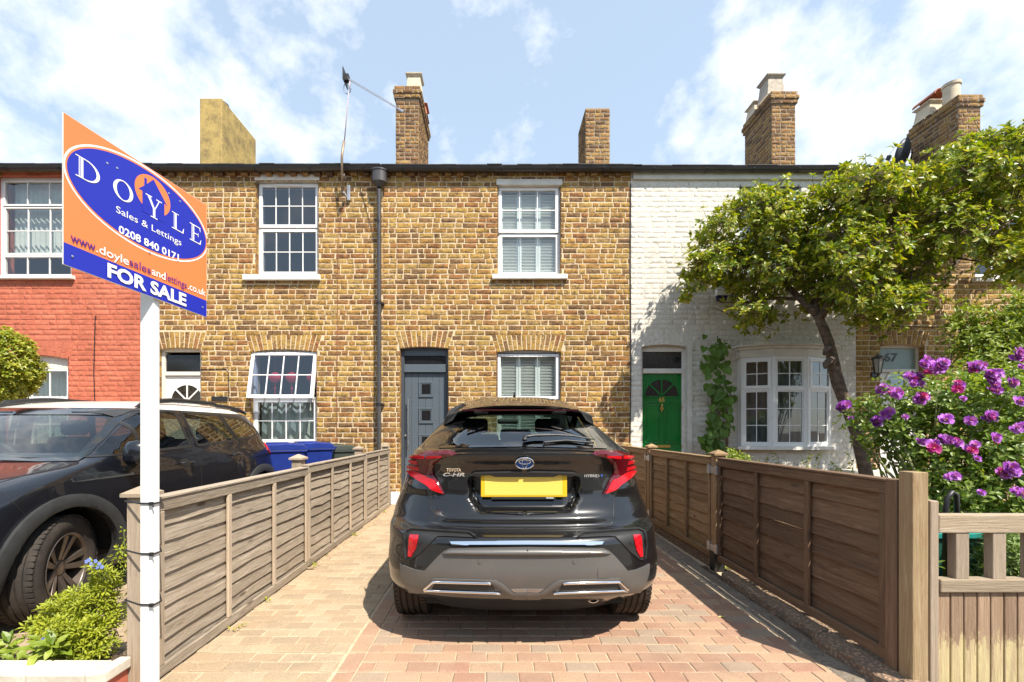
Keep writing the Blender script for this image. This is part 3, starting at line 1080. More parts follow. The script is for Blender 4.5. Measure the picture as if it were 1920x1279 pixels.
frame_ring(mb, x0, x1, .05, z1, yd - .03, yd + .05, .045)
mb.box(x0 + .045, x1 - .045, yd - .05, yd + .04, fz(699), fz(690))
mb.obj('door_frame', M['oldwhite'], h3, bevel=.004)
mb = MB(); mb.box(x1 - .002, x1 + .085, YF - .02, YF - .012, .05, z1); mb.obj('door_trim', M['oldwhite'], h3, bevel=.003)
mb = MB(); mb.box(x0 + .045, x1 - .045, yd, yd + .01, fz(690), fz(658)); mb.obj('fanlight_pane', M['blackglass'], h3)
mb = MB(); mb.box(x0 + .045, x1 - .045, yd - .04, yd + .03, fz(658), z1 - .045); mb.obj('door_head', M['oldwhite'], h3)
dg = door_leaf(h3, x0 + .046, x1 - .046, .08, fz(699.5), yd, M['greendoor'], fan=(fx(1245), fz(742), .285), gmat=M['fanglass1'],
               panels=[(fx(1212), fx(1242), fz(832), fz(753)), (fx(1250), fx(1281), fz(832), fz(753)), (fx(1212), fx(1242), fz(925), fz(850)), (fx(1250), fx(1281), fz(925), fz(850))])
mb = MB(); mb.box(fx(1236), fx(1262), yd - .012, yd, fz(840), fz(835)); mb.obj('letterbox', M['brass'], dg, bevel=.002)
mb = MB(); mb.lathe([(.012, -.006), (.03, -.006), (.03, .006), (.012, .006), (.012, -.006)], 18, mx=Matrix.Translation((fx(1245), yd - .02, fz(766))) @ Matrix.Rotation(pi / 2, 4, 'X'), squash=(1, 1))
mb.box(fx(1245) - .015, fx(1245) + .015, yd - .03, yd, fz(762), fz(757)); mb.lathe([(0, 0), (.016, .004), (.0, .03)], 10, mx=Matrix.Translation((fx(1245), yd - .02, fz(773))))
mb.obj('door_knocker', M['brass'], dg, smooth=True, sharp=40)
mb = MB(); mb.box(fx(1282.5), fx(1286), yd - .012, yd, fz(768), fz(760)); mb.tube([(fx(1284), yd - .012, fz(764)), (fx(1284), yd - .03, fz(764))], .01, 8); mb.obj('lock', M['brass'], dg)
mb = MB(); mb.box(fx(1282.5), fx(1286), yd - .012, yd, fz(842), fz(834)); mb.tube([(fx(1284), yd - .012, fz(838)), (fx(1284), yd - .03, fz(838))], .01, 8); mb.obj('lock', M['brass'], dg)

# bow window: five faces of a shallow arc; three glazed lights as in the photograph, curved cornice, sill and brick base
BX0, BX1 = fx(1383), fx(1556)
bow_n = 6
bow_c, bow_w, bow_d = (BX0 + BX1) / 2, (BX1 - BX0) / 2, .30


def bow_y(x, extra=0):
    t = max(-1, min(1, (x - bow_c) / (bow_w + extra)))
    return YF - (bow_d + extra) * sqrt(max(0, 1 - abs(t) ** 2.6))


bow = part('bow_window', h3, (bow_c, YF, fz(840)))
zt, zb_ = fz(674), fz(836)
# angled lights: corners in plan
xs = [BX0 + .0, BX0 + .055, fx(1447), fx(1512), BX1 - .05, BX1]
pl = [(BX0 + .0, YF - .0), (fx(1390, 7.35), YF - .14), (fx(1450, 7.2), YF - .31), (fx(1516, 7.2), YF - .31), (fx(1551, 7.35), YF - .14), (BX1, YF)]
pl = [(BX0, YF), (fx(1388, 7.4), YF - .12), (fx(1449, 7.2), YF - .30), (fx(1513, 7.2), YF - .30), (fx(1554, 7.4), YF - .12), (BX1 + .02, YF)]


def bow_light(p, q, top_open):
    p, q = Vector((p[0], p[1], 0)), Vector((q[0], q[1], 0))
    u = (q - p); L = u.length; u.normalize()
    mx = Matrix(((u.x, -u.y, 0, p.x), (u.y, u.x, 0, p.y), (0, 0, 1, 0), (0, 0, 0, 1)))
    mb = MB()
    for (a, b, c, e) in ((0, L, zb_, zb_ + .05), (0, L, zt - .05, zt), (0, .055, zb_ + .05, zt - .05), (L - .055, L, zb_ + .05, zt - .05), (.055, L - .055, fz(735), fz(729))):
        mb.box(a, b, -.02, .05, c, e, 0, mx)
    # sashes
    zs = fz(732)
    for (c, e, cols, rows, fw, pr) in ((zb_ + .05, fz(735), 2, 3, .022, -.004), (fz(729), zt - .05, 2, 2, .05 if top_open else .022, -.035 if top_open else -.004)):
        a, b = .055, L - .055
        if top_open and rows == 2: a, b = a - .03, b + .03; c -= .02; e += .02
        for (a2, b2, c2, e2) in ((a, b, c, c + fw), (a, b, e - fw, e), (a, a + fw, c + fw, e - fw), (b - fw, b, c + fw, e - fw)):
            mb.box(a2, b2, pr - .004, pr + .04, c2, e2, 0, mx)
        bars(mb, a + fw, b - fw, c + fw, e - fw, pr + .006, pr + .022, cols, rows, .014, mx)
        panes(bow, a + fw, b - fw, c + fw, e - fw, pr + .014, cols, rows, M['glass'], .014, tilt=.003, mx=mx)
    mb.obj('frame', M['upvc'], bow, bevel=.003)


bow_light(pl[1], pl[2], True)
bow_light(pl[2], pl[3], False)
bow_light(pl[3], pl[4], True)
mb = MB()
for (p, q) in ((pl[0], pl[1]), (pl[4], pl[5])):
    mb.prism([(p[0], p[1], zb_), (q[0], q[1], zb_), (q[0], q[1], zt), (p[0], p[1], zt)], (0, .05, 0))
for k in (2, 3):
    mb.tube([(pl[k][0], pl[k][1] - .01, zb_), (pl[k][0], pl[k][1] - .01, zt)], .028, 8)
mb.obj('mullion', M['upvc'], bow)


def slab_plan(pts, z0, z1, name, mt, bevel=.004):
    mb = MB(); mb.prism([(x, y, z0) for x, y in pts], (0, 0, z1 - z0)); return mb.obj(name, mt, bow, bevel=bevel)


def plan(off, back=.0):
    c = [(bow_c + (x - bow_c) * (1 + off / bow_w), y - off) for x, y in pl]
    c[0] = (pl[0][0] - off, YF - .002 + back); c[-1] = (pl[-1][0] + off, YF - .002 + back)
    # soften the plan into a curve
    out = [c[0]]
    for i in range(len(c) - 1):
        for t in (.33, .67, 1):
            x = c[i][0] + (c[i + 1][0] - c[i][0]) * t; y = c[i][1] + (c[i + 1][1] - c[i][1]) * t
            out.append((x, y))
    return out


slab_plan(plan(.03), zt + .001, fz(660), 'cornice', M['oldwhite'])
slab_plan(plan(.06), fz(660) + .001, fz(655), 'cornice_moulding', M['oldwhite'])
slab_plan(plan(.10), fz(655) + .001, fz(652), 'cornice_lead', M['oldwhite'])
slab_plan(plan(.10), fz(842), zb_ - .001, 'window_ledge', M['sill'])
mb = MB()
bp = plan(-.02)
mb.prism([(x, y, 0) for x, y in bp], (0, 0, fz(843)))
bb = mb.obj('bow_base', M['white_mortar'], bow)
for (p, q) in ((pl[1], pl[2]), (pl[2], pl[3]), (pl[3], pl[4])):
    P_, Q_ = Vector((bow_c + (p[0] - bow_c) * .98, p[1] + .02, 0)), Vector((bow_c + (q[0] - bow_c) * .98, q[1] + .02, 0))
    u = Q_ - P_
    place_bricks(h3, lay(0, u.length, 0, fz(844)), M['whitepaint_brick'], P_, u.normalized(), .004, .0015, singles=0)
for (p, q) in ((pl[1], pl[2]), (pl[2], pl[3]), (pl[3], pl[4])):
    curtain(h3, p[0] + .02, q[0] - .02, zb_, zt, YF + .02 + .1, M['darkcurtain'], .03, .14)
# low rendered wall beside the bow
lw = MB(); lw.box(fx(1556), fx(1628), YF - .42, YF - .012, 0, fz(878)); lo_ = lw.obj('low_wall', M['oldwhite'], None, bevel=.01, loc=(fx(1590), YF - .2, 0))
tag(lo_, 'low white rendered wall block between the bow window and number 67', 'wall')

# --- brick house at the right, number 67
o_d4 = opening(1650, 1733, 645, 945)
o_u4 = opening(1828, 1945, 392, 520)
o_l4 = opening(1818, 1940, 655, 835)
h4 = make_house('h4', 'yellow brick house with white door numbered 67, at the right end', M['stock2'], M['mortar'], [o_d4, o_u4, o_l4],
                [arc(o_d4, .05, .27), arc(o_l4, .05)], singles=300, vis=lambda u, z, w, h: z > 1.5 and z < 4.2 and u < 8.6)
x0, x1, z0, z1 = o_u4
window(h4, o_u4, [dict(rect=(x0 + .03, x1 - .03, (z0 + z1) / 2, z1 - .03), cols=3, rows=2), dict(rect=(x0 + .03, x1 - .03, z0 + .03, (z0 + z1) / 2 - .01), cols=3, rows=2)], mat='upvc', sill=(x0 - .06, x1 + .06, z0 - .09, z0))
x0, x1, z0, z1 = o_l4
window(h4, o_l4, [dict(rect=(x0 + .03, x1 - .03, (z0 + z1) / 2, z1 - .07), cols=3, rows=2), dict(rect=(x0 + .03, x1 - .03, z0 + .03, (z0 + z1) / 2 - .01), cols=3, rows=2)], mat='oldwhite', sill=(x0 - .06, x1 + .06, z0 - .09, z0))
M['paleglass'] = simple('frosted_glass', (.22, .30, .28), .35, var=.1)
x0, x1, z0, z1 = o_d4
yd = YF + .12
mb = MB(); frame_ring(mb, x0, x1, .05, z1, yd - .03, yd + .05, .055); mb.box(x0 + .055, x1 - .055, yd - .04, yd + .04, fz(697), fz(691)); mb.obj('door_frame', M['oldwhite'], h4, bevel=.004)
mb = MB(); mb.box(x0 + .055, x1 - .055, yd, yd + .01, fz(691), z1 - .055); mb.obj('fanlight_pane', M['paleglass'], h4)
d4 = door_leaf(h4, x0 + .058, x1 - .058, .08, fz(698), yd, M['whitedoor'])
mb = MB()
mb.lathe([(.0, 0), (.16, 0), (.16, .004), (0, .004)], 28, mx=Matrix.Translation((fx(1690), yd - .001, fz(722))) @ Matrix.Rotation(pi / 2, 4, 'X'), squash=(1, 1.5)); mb.obj('oval_pane', M['glass_dark'], d4)
mb = MB(); mb.lathe([(.16, 0), (.185, 0), (.185, .016), (.16, .016), (.16, 0)], 28, mx=Matrix.Translation((fx(1690), yd - .001, fz(722))) @ Matrix.Rotation(pi / 2, 4, 'X'), squash=(1, 1.5)); mb.obj('oval_moulding', M['whitedoor'], d4)

# --- eaves, gutters, roofs, chimneys
for h, key, mt, gaps in ((h0, 'h0', M['redpaint'], [(fx(0), fx(138))]), (h1, 'h1', M['stock'], []), (h2, 'h2', M['stock'], [(fx(930), fx(1056))]), (h4, 'h4', M['stock2'], [])):
    a, b = PX[key]
    dentils(h, a, b, fz(332), M['chim'] if key != 'h0' else M['stock2'], gaps)
ZG = {'h0': fz(317, 7.4), 'h1': fz(317.5, 7.4), 'h2': fz(318.5, 7.4), 'h3': fz(320, 7.4), 'h4': fz(321.5, 7.4)}
for h, key in ((h0, 'h0'), (h1, 'h1'), (h2, 'h2'), (h3, 'h3'), (h4, 'h4')):
    a, b = PX[key]
    gutter(h, a + .001, b - .001, ZG[key] + .03, r=.062 if key in ('h0', 'h1', 'h2') else .05)
    roof(h, a, b, ZG[key] + .065)
a, b = PX['h3']
mb = MB(); mb.box(a + .03, b - .01, YF - .045, YF - .008, fz(338), fz(322)); mb.obj('fascia', M['oldwhite'], h3, bevel=.005)

CD = YF + 2.2
def gx(px): return fx(px, CD)
def gz(py): return fz(py, CD)
mb = MB()
x0, x1, zt_ = gx(374), gx(416), gz(184)
mb.box(x0, x1, CD, CD + 1.4, 5.6, zt_)
c1 = mb.obj('chimney', M['render'], h0, bevel=.02)
c1['label'] = 'ochre rendered chimney'
mb = MB(); mb.lathe([(.14, -.1), (.13, .04), (.06, .10), (0, .11)], 16, mx=Matrix.Translation((gx(404), CD + .25, zt_))); mb.obj('chimney_cowl', M['blackplastic'], c1, smooth=True)
c2 = chimney(h1, gx(742.5), gx(785), CD, CD + 1.4, gz(163), M['chim'], singles=80)
square_pot(c2, gx(773.5), CD + .3, gz(163), .30, .42, M['pot'])
square_pot(c2, gx(775), CD + 1.0, gz(163), .30, .26, M['terracotta'])
c3 = chimney(h2, gx(1098), gx(1143), CD, CD + .8, gz(203), M['chim'], singles=80, cap=False)
mb = MB(); mb.lathe([(.15, -.1), (.14, .02), (.10, .06), (0, .07)], 16, mx=Matrix.Translation((gx(1120), CD + .4, gz(203)))); mb.obj('chimney_cowl', M['terracotta'], c3, smooth=True)
c4_ = chimney(h3, gx(1447), gx(1491), CD, CD + 1.03, gz(173), M['chim'], singles=80)
square_pot(c4_, gx(1459), CD + .25, gz(173), .34, .46, M['potgrey'])
square_pot(c4_, gx(1462), CD + .83, gz(173), .32, .30, M['pot'])
c5 = chimney(h4, gx(1797), gx(1838), CD, CD + 1.1, gz(179), M['chim'], singles=80)
mb = MB(); mb.lathe([(.15, 0), (.145, .40), (.165, .41), (.17, .47), (.14, .48), (.13, .2)], 24, mx=Matrix.Translation((gx(1813) - .03, CD + .30, gz(179)))); mb.obj('chimney_pot', M['pot'], c5, smooth=True, sharp=40)
square_pot(c5, gx(1811), CD + .80, gz(179), .36, .36, M['pot'])
mb = MB()
px_, pz_ = gx(1811), gz(179) + .36
mb.lathe([(.10, 0), (.11, .08), (.09, .12)], 16, mx=Matrix.Translation((px_, CD + .80, pz_)))
N = 12
vs = []
for yy, rr_ in ((CD + .52, .16), (CD + 1.08, .16)):
    for k in range(N + 1): vs.append((px_ + rr_ * cos(pi * k / N), yy, pz_ + .09 + rr_ * .8 * sin(pi * k / N)))
for yy, rr_ in ((CD + .52, .14), (CD + 1.08, .14)):
    for k in range(N + 1): vs.append((px_ + rr_ * cos(pi * k / N), yy, pz_ + .09 + rr_ * .8 * sin(pi * k / N)))
fs = [(k, k + 1, N + 2 + k, N + 1 + k) for k in range(N)] + [(2 * N + 2 + k, 3 * N + 3 + k, 3 * N + 4 + k, 2 * N + 3 + k) for k in range(N)]
fs += [(k, 2 * N + 2 + k, 2 * N + 3 + k, k + 1) for k in range(N)] + [(N + 1 + k, N + 2 + k, 3 * N + 4 + k, 3 * N + 3 + k) for k in range(N)]
mb.add(vs, fs); mb.obj('chimney_cowl', M['terracotta'], c5, smooth=True, sharp=40)

# downpipe with hopper between the two brick houses (fixed to the middle house)
xp = fx(714)
yp = YF - .11
dp = MB()
dp.tube([(xp, yp, fz(362)), (xp, yp, .05)], .035, 14)
dpo = dp.obj('downpipe', M['pipe'], h2, smooth=True, sharp=50)
mb = MB()
mb.prism([(xp + .125 * cos(2 * pi * k / 20), yp + .09 * sin(2 * pi * k / 20) * 1.0, fz(349)) for k in range(20)], (0, 0, fz(329) - fz(349)))
mb.prism([(xp + .137 * cos(2 * pi * k / 20), yp + .10 * sin(2 * pi * k / 20), fz(329)) for k in range(20)], (0, 0, .025))
mb.lathe([(.035, 0), (.04, .02), (.11, .085), (.11, .11)], 20, mx=Matrix.Translation((xp, yp, fz(358))), squash=(1.05, .8))
mb.tube([(xp, yp, fz(330)), (xp, yp, fz(318))], .032, 12)
mb.obj('hopper', M['pipe'], dpo, smooth=True, sharp=35)
for py in (571, 759):
    mb = MB(); mb.lathe([(.04, -.02), (.042, -.02), (.042, .025), (.036, .025)], 14, mx=Matrix.Translation((xp, yp, fz(py)))); mb.box(xp - .065, xp + .065, yp + .02, YF - .001, fz(py) - .015, fz(py) + .015)
    mb.obj('pipe_clip', M['blackplastic'], dpo)

# ---------------------------------------------------------------- ground
def sheet(name, x0, x1, y0, y1, z, mt, kind='structure'):
    mb = MB(); mb.add([(x0, y0, z), (x1, y0, z), (x1, y1, z), (x0, y1, z)], [(0, 1, 2, 3)])
    o = mb.obj(name, mt, None, fix=False)
    o['kind'] = kind
    return o


M['earth'] = simple('garden_earth', (.09, .06, .04), 1, var=.5, scale=9, bump=1, bscale=40)
m = NM('asphalt').set(rough=.9)
m.base(m.ramp(m.noise(160, 3), [(.35, (.035, .035, .035)), (.65, (.10, .098, .095))])); m.bump(m.noise(200, 2), .6, .004)
M['asphalt'] = m.mat
M['slabs'] = simple('paving_slab', (.20, .185, .16), .9, var=.2, scale=5, bump=.4)
sheet('ground', -300, 300, -300, 300, -.03, M['earth'])
sheet('road', -120, 120, -9.2, -1.6, -.11 + .085, M['asphalt'])
for (y0, y1, nm) in ((-1.45, 1.5, 'pavement'), (-12.2, -9.35, 'pavement')):
    mb = MB(); mb.box(-60, 60, y0, y1, -.05, -.004); o = mb.obj(nm, M['slabs'], None); o['kind'] = 'structure'
for (y0, y1) in ((-1.6, -1.451), (-9.35, -9.2)):
    mb = MB(); mb.box(-60, 60, y0, y1, -.12, .012); o = mb.obj('kerb', M['slabs'], None); o['kind'] = 'structure'

m = NM('block_paving').set(rough=.88, spec=.3)
r_ = m.rnd()
col = m.ramp(r_, [(0, (.355, .215, .14)), (.16, (.385, .25, .16)), (.34, (.325, .185, .125)), (.5, (.38, .255, .165)), (.66, (.315, .235, .17)), (.76, (.36, .225, .15)), (.9, (.315, .19, .13))], 'CONSTANT')
col = m.mix(m.ramp(m.noise(5, 6, .7), [(.45, 0.0), (.75, .6)]), col, (.38, .28, .19))
col = m.mix(m.ramp(m.noise(1.3, 8, .72), [(.50, 0.0), (.72, .5)]), col, (.20, .14, .10))
col = m.mix(1.0, col, m.ramp(m.noise(120, 4, .7), [(.3, .70), (.5, 1.0), (.7, 1.15)]), 'MULTIPLY')
m.base(col); m.bump(m.noise(140, 5, .7), .5, .003)
M['paver'] = m.mat
m = NM('worn_concrete_paving').set(rough=.95, spec=.2)
r_ = m.rnd()
col = m.ramp(r_, [(0, (.40, .30, .195)), (.2, (.43, .33, .22)), (.4, (.36, .27, .18)), (.6, (.44, .34, .225)), (.8, (.39, .285, .185))], 'CONSTANT')
col = m.mix(m.ramp(m.noise(3, 7, .7), [(.45, 0.0), (.75, .5)]), col, (.33, .26, .18))
col = m.mix(m.ramp(m.noise(1.5, 8, .72), [(.50, 0.0), (.75, .45)]), col, (.25, .19, .13))
col = m.mix(1.0, col, m.ramp(m.noise(150, 5, .8), [(.3, .50), (.5, 1.0), (.7, 1.2)]), 'MULTIPLY')
m.base(col); m.bump(m.noise(120, 6, .8), .8, .005)
M['tanpaver'] = m.mat
M['sand'] = simple('jointing_sand', (.46, .36, .24), 1, var=.25, scale=30, bump=.5)

driveway = sheet('driveway', -1.72, 2.08, 1.5, YF + .02, -.0055, M['sand'])


def paver_geo(w, l, seed, t=.02):
    rr = random.Random(seed)
    b = .006
    J = lambda: rr.uniform(-.0025, .0025)
    o = [(-w / 2 + J(), -l / 2 + J()), (w / 2 + J(), -l / 2 + J()), (w / 2 + J(), l / 2 + J()), (-w / 2 + J(), l / 2 + J())]
    h = [J() * .6 for _ in range(4)]
    vs = [(x, y, -t) for x, y in o] + [(x, y, -.005 + h[i]) for i, (x, y) in enumerate(o)]
    vs += [(x * (1 - 2 * b / w), y * (1 - 2 * b / l), h[i]) for i, (x, y) in enumerate(o)]
    fs = [(k * 4 + i, k * 4 + (i + 1) % 4, (k + 1) * 4 + (i + 1) % 4, (k + 1) * 4 + i) for k in range(2) for i in range(4)] + [(8, 9, 10, 11)]
    return vs, fs


BW, BL, JT = .170, .0985, .0034
pv = []          # (x, y, w, l, kind)
XB = -.826
y = 1.52
k = 0
while y < YF - .01:
    # worn tan blocks left of the seam
    x = XB - .012 - (0 if k % 2 else BW / 2) - .0
    w0 = BW / 2 if k % 2 == 0 else BW
    xe = XB - .014
    first = True
    while xe > -1.70:
        w = (BW / 2 if (k % 2 == 0 and first) else BW)
        a = max(xe - w + JT * 1.6, -1.71)
        if xe - a > .02: pv.append(((a + xe) / 2, y + BL / 2 + R.uniform(-.002, .002), xe - a, BL - JT * 2, 1))
        xe -= w; first = False
    # red blocks right of the soldier border
    xa = XB + .108
    first = True
    while xa < 1.74 - .03 * sin(y * 2):
        w = (BW / 2 if (k % 2 == 0 and first) else BW)
        lim = 1.76 - .02 * sin(y * 2.2)
        e = min(xa + w - JT, lim)
        if e - xa > .03: pv.append(((xa + e) / 2, y + BL / 2, e - xa, BL - JT, 0))
        xa += w; first = False
    y += BL + .0015
    k += 1
y = 1.52
while y < YF - .05:
    pv.append((XB + .053, y + .1, .098, .196, 0)); y += .2
pv.sort(key=lambda p: p[1])
pro = {0: [], 1: []}
for kd, mt in ((0, M['paver']), (1, M['tanpaver'])):
    for s in range(10):
        mb = MB(); mb.add(*paver_geo(BW - JT, BL - JT, s)); pro[kd].append(mb.mesh('paver', mt, False))
near = [p for p in pv if p[1] > 2.15 and p[2] > .0]
vis = lambda p: not (-.62 < p[0] < 1.0 and p[1] > 2.85)
chosen = [p for p in near if vis(p)][:300]
cs = set(id(p) for p in chosen)
rest = {0: MB(), 1: MB()}
for i, p in enumerate(pv):
    x, yy, w, l, kd = p
    dz = R.uniform(-.0008, .0008) + (R.uniform(-.003, .003) if kd else 0)
    if id(p) in cs:
        o = bpy.data.objects.new('paver', pro[kd][(i * 7) % 10])
        link(o, driveway, (x, yy, dz))
        o.scale = (w / (BW - JT), l / (BL - JT), 1)
        o.rotation_euler.z = R.uniform(-.006, .006)
    else:
        vs, fs = paver_geo(w, l, i)
        rest[kd].add([(a + x, b + yy, c + dz) for a, b, c in vs], fs)
for kd, mt in ((0, M['paver']), (1, M['tanpaver'])):
    rest[kd].obj('paver', mt, driveway, fix=False)['kind'] = 'stuff'
# mortar seam, concrete margin and dirt along the right fence
m = NM('rough_concrete').set(rough=.95)
m.base(m.mix(m.ramp(m.noise(40, 6, .8), [(.5, 0.0), (.62, .8)]), m.ramp(m.noise(9, 6, .7), [(.3, (.20, .17, .13)), (.7, (.36, .30, .23))]), (.13, .08, .05)))
m.bump(m.noise(45, 7, .8), 1.0, .015)
M['roughconc'] = m.mat
m = NM('pebbly_concrete').set(rough=.95)
vo = m.n.new('ShaderNodeTexVoronoi'); vo.inputs['Scale'].default_value = 48; m.l.new(m.pos(), vo.inputs['Vector'])
pc = m.ramp(m.noise(60, 2), [(.35, (.22, .155, .10)), (.5, (.36, .27, .19)), (.62, (.36, .16, .08)), (.7, (.50, .41, .31))])
m.base(m.mix(m.ramp(vo.outputs['Distance'], [(.25, 0.0), (.5, .75)]), pc, (.15, .105, .07)))
m.bump(m.math('SUBTRACT', 1.0, vo.outputs['Distance']), 1.0, .01)
M['pebbly'] = m.mat


def ribbon(name, path, w0, w1, z0, amp, mt, parent=None, seg=80, cross=6, hump=.02, kind=None, rough=.01):
    """strip of uneven ground along a path given by f(t) -> (x, y)"""
    mb = MB()
    vs = []
    for i in range(seg + 1):
        t = i / seg
        x, y = path(t)
        x2, y2 = path(min(1, t + .01)); x1_, y1_ = path(max(0, t - .01))
        d = Vector((x2 - x1_, y2 - y1_, 0)).normalized()
        n = Vector((d.y, -d.x, 0))
        w = w0 + (w1 - w0) * t
        for k in range(cross + 1):
            s = k / cross - .5
            p = Vector((x, y, 0)) + n * s * w * (1 + amp * noise.noise(Vector((x * 4, y * 4, s * 3))))
            z = z0 + hump * (1 - (2 * s) ** 2) + rough * noise.noise(Vector((p.x * 14, p.y * 14, 0)))
            if k in (0, cross): z = z0 - .03
            vs.append((p.x, p.y, z))
    fs = [(i * (cross + 1) + k, i * (cross + 1) + k + 1, (i + 1) * (cross + 1) + k + 1, (i + 1) * (cross + 1) + k) for i in range(seg) for k in range(cross)]
    mb.add(vs, fs)
    o = mb.obj(name, mt, parent, smooth=True)
    if kind: o['kind'] = kind
    return o


ribbon('concrete_margin', lambda t: (1.845 + .06 * t, 1.7 + 5.8 * t), .19, .26, .0, .15, M['roughconc'], None, hump=.006, rough=.006, kind='structure')
ribbon('dirt_strip', lambda t: (1.935, 1.7 + 2.4 * t), .07, .08, .0, .3, M['earth'], None, hump=.012, rough=.02, kind='structure')
ribbon('dirt_strip', lambda t: (-1.66 + .0 * t, 4.0 + 3.4 * t), .07, .13, .004, .8, simple('gritty_dirt', (.36, .26, .16), 1, var=.5, scale=60, bump=1), None, hump=.01, rough=.012, kind='structure')
# broken concrete gravel boards under the right fence
rr = random.Random(4)
for i, (ya, yb) in enumerate(((1.95, 2.62), (2.64, 3.75))):
    n = 14
    mb = MB()
    vs = []
    for k in range(n + 1):
        yy = ya + (yb - ya) * k / n
        jl, jr = rr.uniform(-.018, .018), rr.uniform(-.006, .006)
        x0_, x1_ = 1.885 + jl + (.03 if i else 0), 2.06
        for (x, z) in ((x0_, -.02), (x0_ + .01, .05 + rr.uniform(-.006, .006)), ((x0_ + x1_) / 2, .075 + rr.uniform(-.008, .008)), (x1_, .08), (x1_, -.02)): vs.append((x, yy, z))
    fs = [(k * 5 + j, k * 5 + (j + 1) % 5, (k + 1) * 5 + (j + 1) % 5, (k + 1) * 5 + j) for k in range(n) for j in range(5)] + [(4, 3, 2, 1, 0), tuple(n * 5 + j for j in range(5))]
    mb.add(vs, fs)
    m = None
    o = mb.obj('concrete_kerb', M['pebbly'] if 'pebbly' in M else M['roughconc'], None, loc=(1.97, (ya + yb) / 2, 0))
    tag(o, ['crumbling pebbly concrete edging under the right fence, nearest length with the broken end', 'crumbling pebbly concrete edging under the right fence, further length by the second post'][i], 'kerb', 'concrete edging under the right fence')

# paving under the suv and garden soil
tp = sheet('front_garden_paving', -8, -1.80, 2.2, YF, -.013, M['sand'])
mb = MB()
y = 2.0; k = 0
while y < YF - .1:
    x = -7.9 + (k % 2) * BW / 2
    while x < -1.9:
        if y < 4.2 or x > -3.6:
            vs, fs = paver_geo(BW - JT, BL - JT, k * 31 + int(x * 50)); mb.add([(a + x, b + y, c) for a, b, c in vs], fs)
        x += BW
    y += BL + .002; k += 1
mb.obj('paver', M['tanpaver'], tp, fix=False)['kind'] = 'stuff'
sheet('garden_bed', 2.10, 12, 1.9, YF - .01, .004, M['earth'])


# ---------------------------------------------------------------- fences
def wood_mat(name, cols, axis, dark=(.10, .07, .05), green=None, wear=None):
    """grain runs along the given axis"""
    st = {'x': (1.2, 22, 22), 'y': (22, 1.2, 22), 'z': (22, 22, 1.2)}[axis]
    m = NM(name).set(rough=.85, spec=.25)
    g = m.noise(2.2, 9, .78, vec=m.pos(st), dist=1.6)
    col = m.ramp(g, [(.33, cols[0]), (.44, cols[1]), (.56, cols[2]), (.72, cols[3])])
    col = m.mix(m.ramp(m.noise(5, 5, .6, vec=m.pos(tuple(q_ * .35 for q_ in st))), [(.42, .55), (.60, 0.0)]), col, cols[1])
    r = m.rnd()
    col = m.mix(1.0, col, m.ramp(r, [(0, .80), (1, 1.18)]), 'MULTIPLY')
    # knots
    vo = m.n.new('ShaderNodeTexVoronoi'); vo.inputs['Scale'].default_value = 1
    ks = {'x': (2.2, 7, 9), 'y': (7, 2.2, 9), 'z': (7, 7, 2.2)}[axis]
    m.l.new(m.pos(ks), vo.inputs['Vector'])
    col = m.mix(m.ramp(vo.outputs['Distance'], [(.06, .9), (.12, 0.0)]), col, dark)
    col = m.mix(m.ramp(m.noise(1.7, 6, .65), [(.5, 0.0), (.8, .55)]), col, cols[4])
    if green: col = m.mix(m.ramp(m.noise(3.1, 7, .7), [(.55, 0.0), (.75, .6)]), col, green)
    if wear:
        zz = m.n.new('ShaderNodeSeparateXYZ'); m.l.new(m.geo.outputs['Position'], zz.inputs[0])
        hgt = m.math('ADD', zz.outputs['Z'], m.math('MULTIPLY', m.noise(4, 8, .8, stretch=(9, 9, 1.8)), .55))
        col = m.mix(m.ramp(hgt, [(wear[0] / 1.0, 1.0), (min(1, wear[0] + .03), 0.0)]), col, m.mix(m.ramp(m.noise(2, 7, .8, vec=m.pos(st)), [(.45, 0.0), (.62, .75)]), wear[1], cols[2]))
    m.base(col)
    m.bump(m.mix(.5, g, m.noise(5, 6, .7, vec=m.pos(st))), 1.0, .009)
    return m.mat


GREY = [(.11, .085, .062), (.29, .235, .175), (.40, .335, .26), (.56, .49, .40), (.30, .225, .15)]
BROWN = [(.055, .032, .02), (.15, .092, .056), (.215, .135, .082), (.32, .215, .14), (.17, .115, .07)]
TAN = [(.09, .055, .028), (.28, .18, .095), (.37, .25, .14), (.46, .34, .21), (.33, .21, .10)]
M['w_grey_y'] = wood_mat('weathered_board', GREY, 'y')
M['w_grey_z'] = wood_mat('weathered_batten', [(.26, .20, .14), (.42, .33, .24), (.48, .39, .29), (.56, .47, .37), (.38, .28, .18)], 'z')
M['w_brown_y'] = wood_mat('brown_stained_board', BROWN, 'y')
M['w_brown_z'] = wood_mat('brown_stained_batten', BROWN, 'z')
M['w_tan_y'] = wood_mat('mossy_waney_board', TAN, 'y', green=(.20, .20, .05))
M['w_tan_z'] = wood_mat('tan_batten', TAN, 'z')
M['w_post_z'] = wood_mat('grey_post', [(.22, .16, .11), (.33, .26, .19), (.40, .32, .24), (.47, .39, .30), (.30, .22, .15)], 'z')
M['w_oak_z'] = wood_mat('big_gate_post', [(.16, .10, .05), (.34, .235, .13), (.43, .32, .19), (.54, .44, .30), (.30, .19, .10)], 'z', green=(.30, .27, .11))
M['w_rail_x'] = wood_mat('gate_rail', [(.24, .17, .11), (.36, .28, .19), (.42, .34, .25), (.52, .44, .34), (.34, .26, .18)], 'x')
M['w_gate_z'] = wood_mat('peeling_gate_board', [(.20, .12, .07), (.30, .20, .13), (.36, .25, .17), (.44, .34, .24), (.28, .18, .11)], 'z', wear=(.52, (.60, .50, .27)))


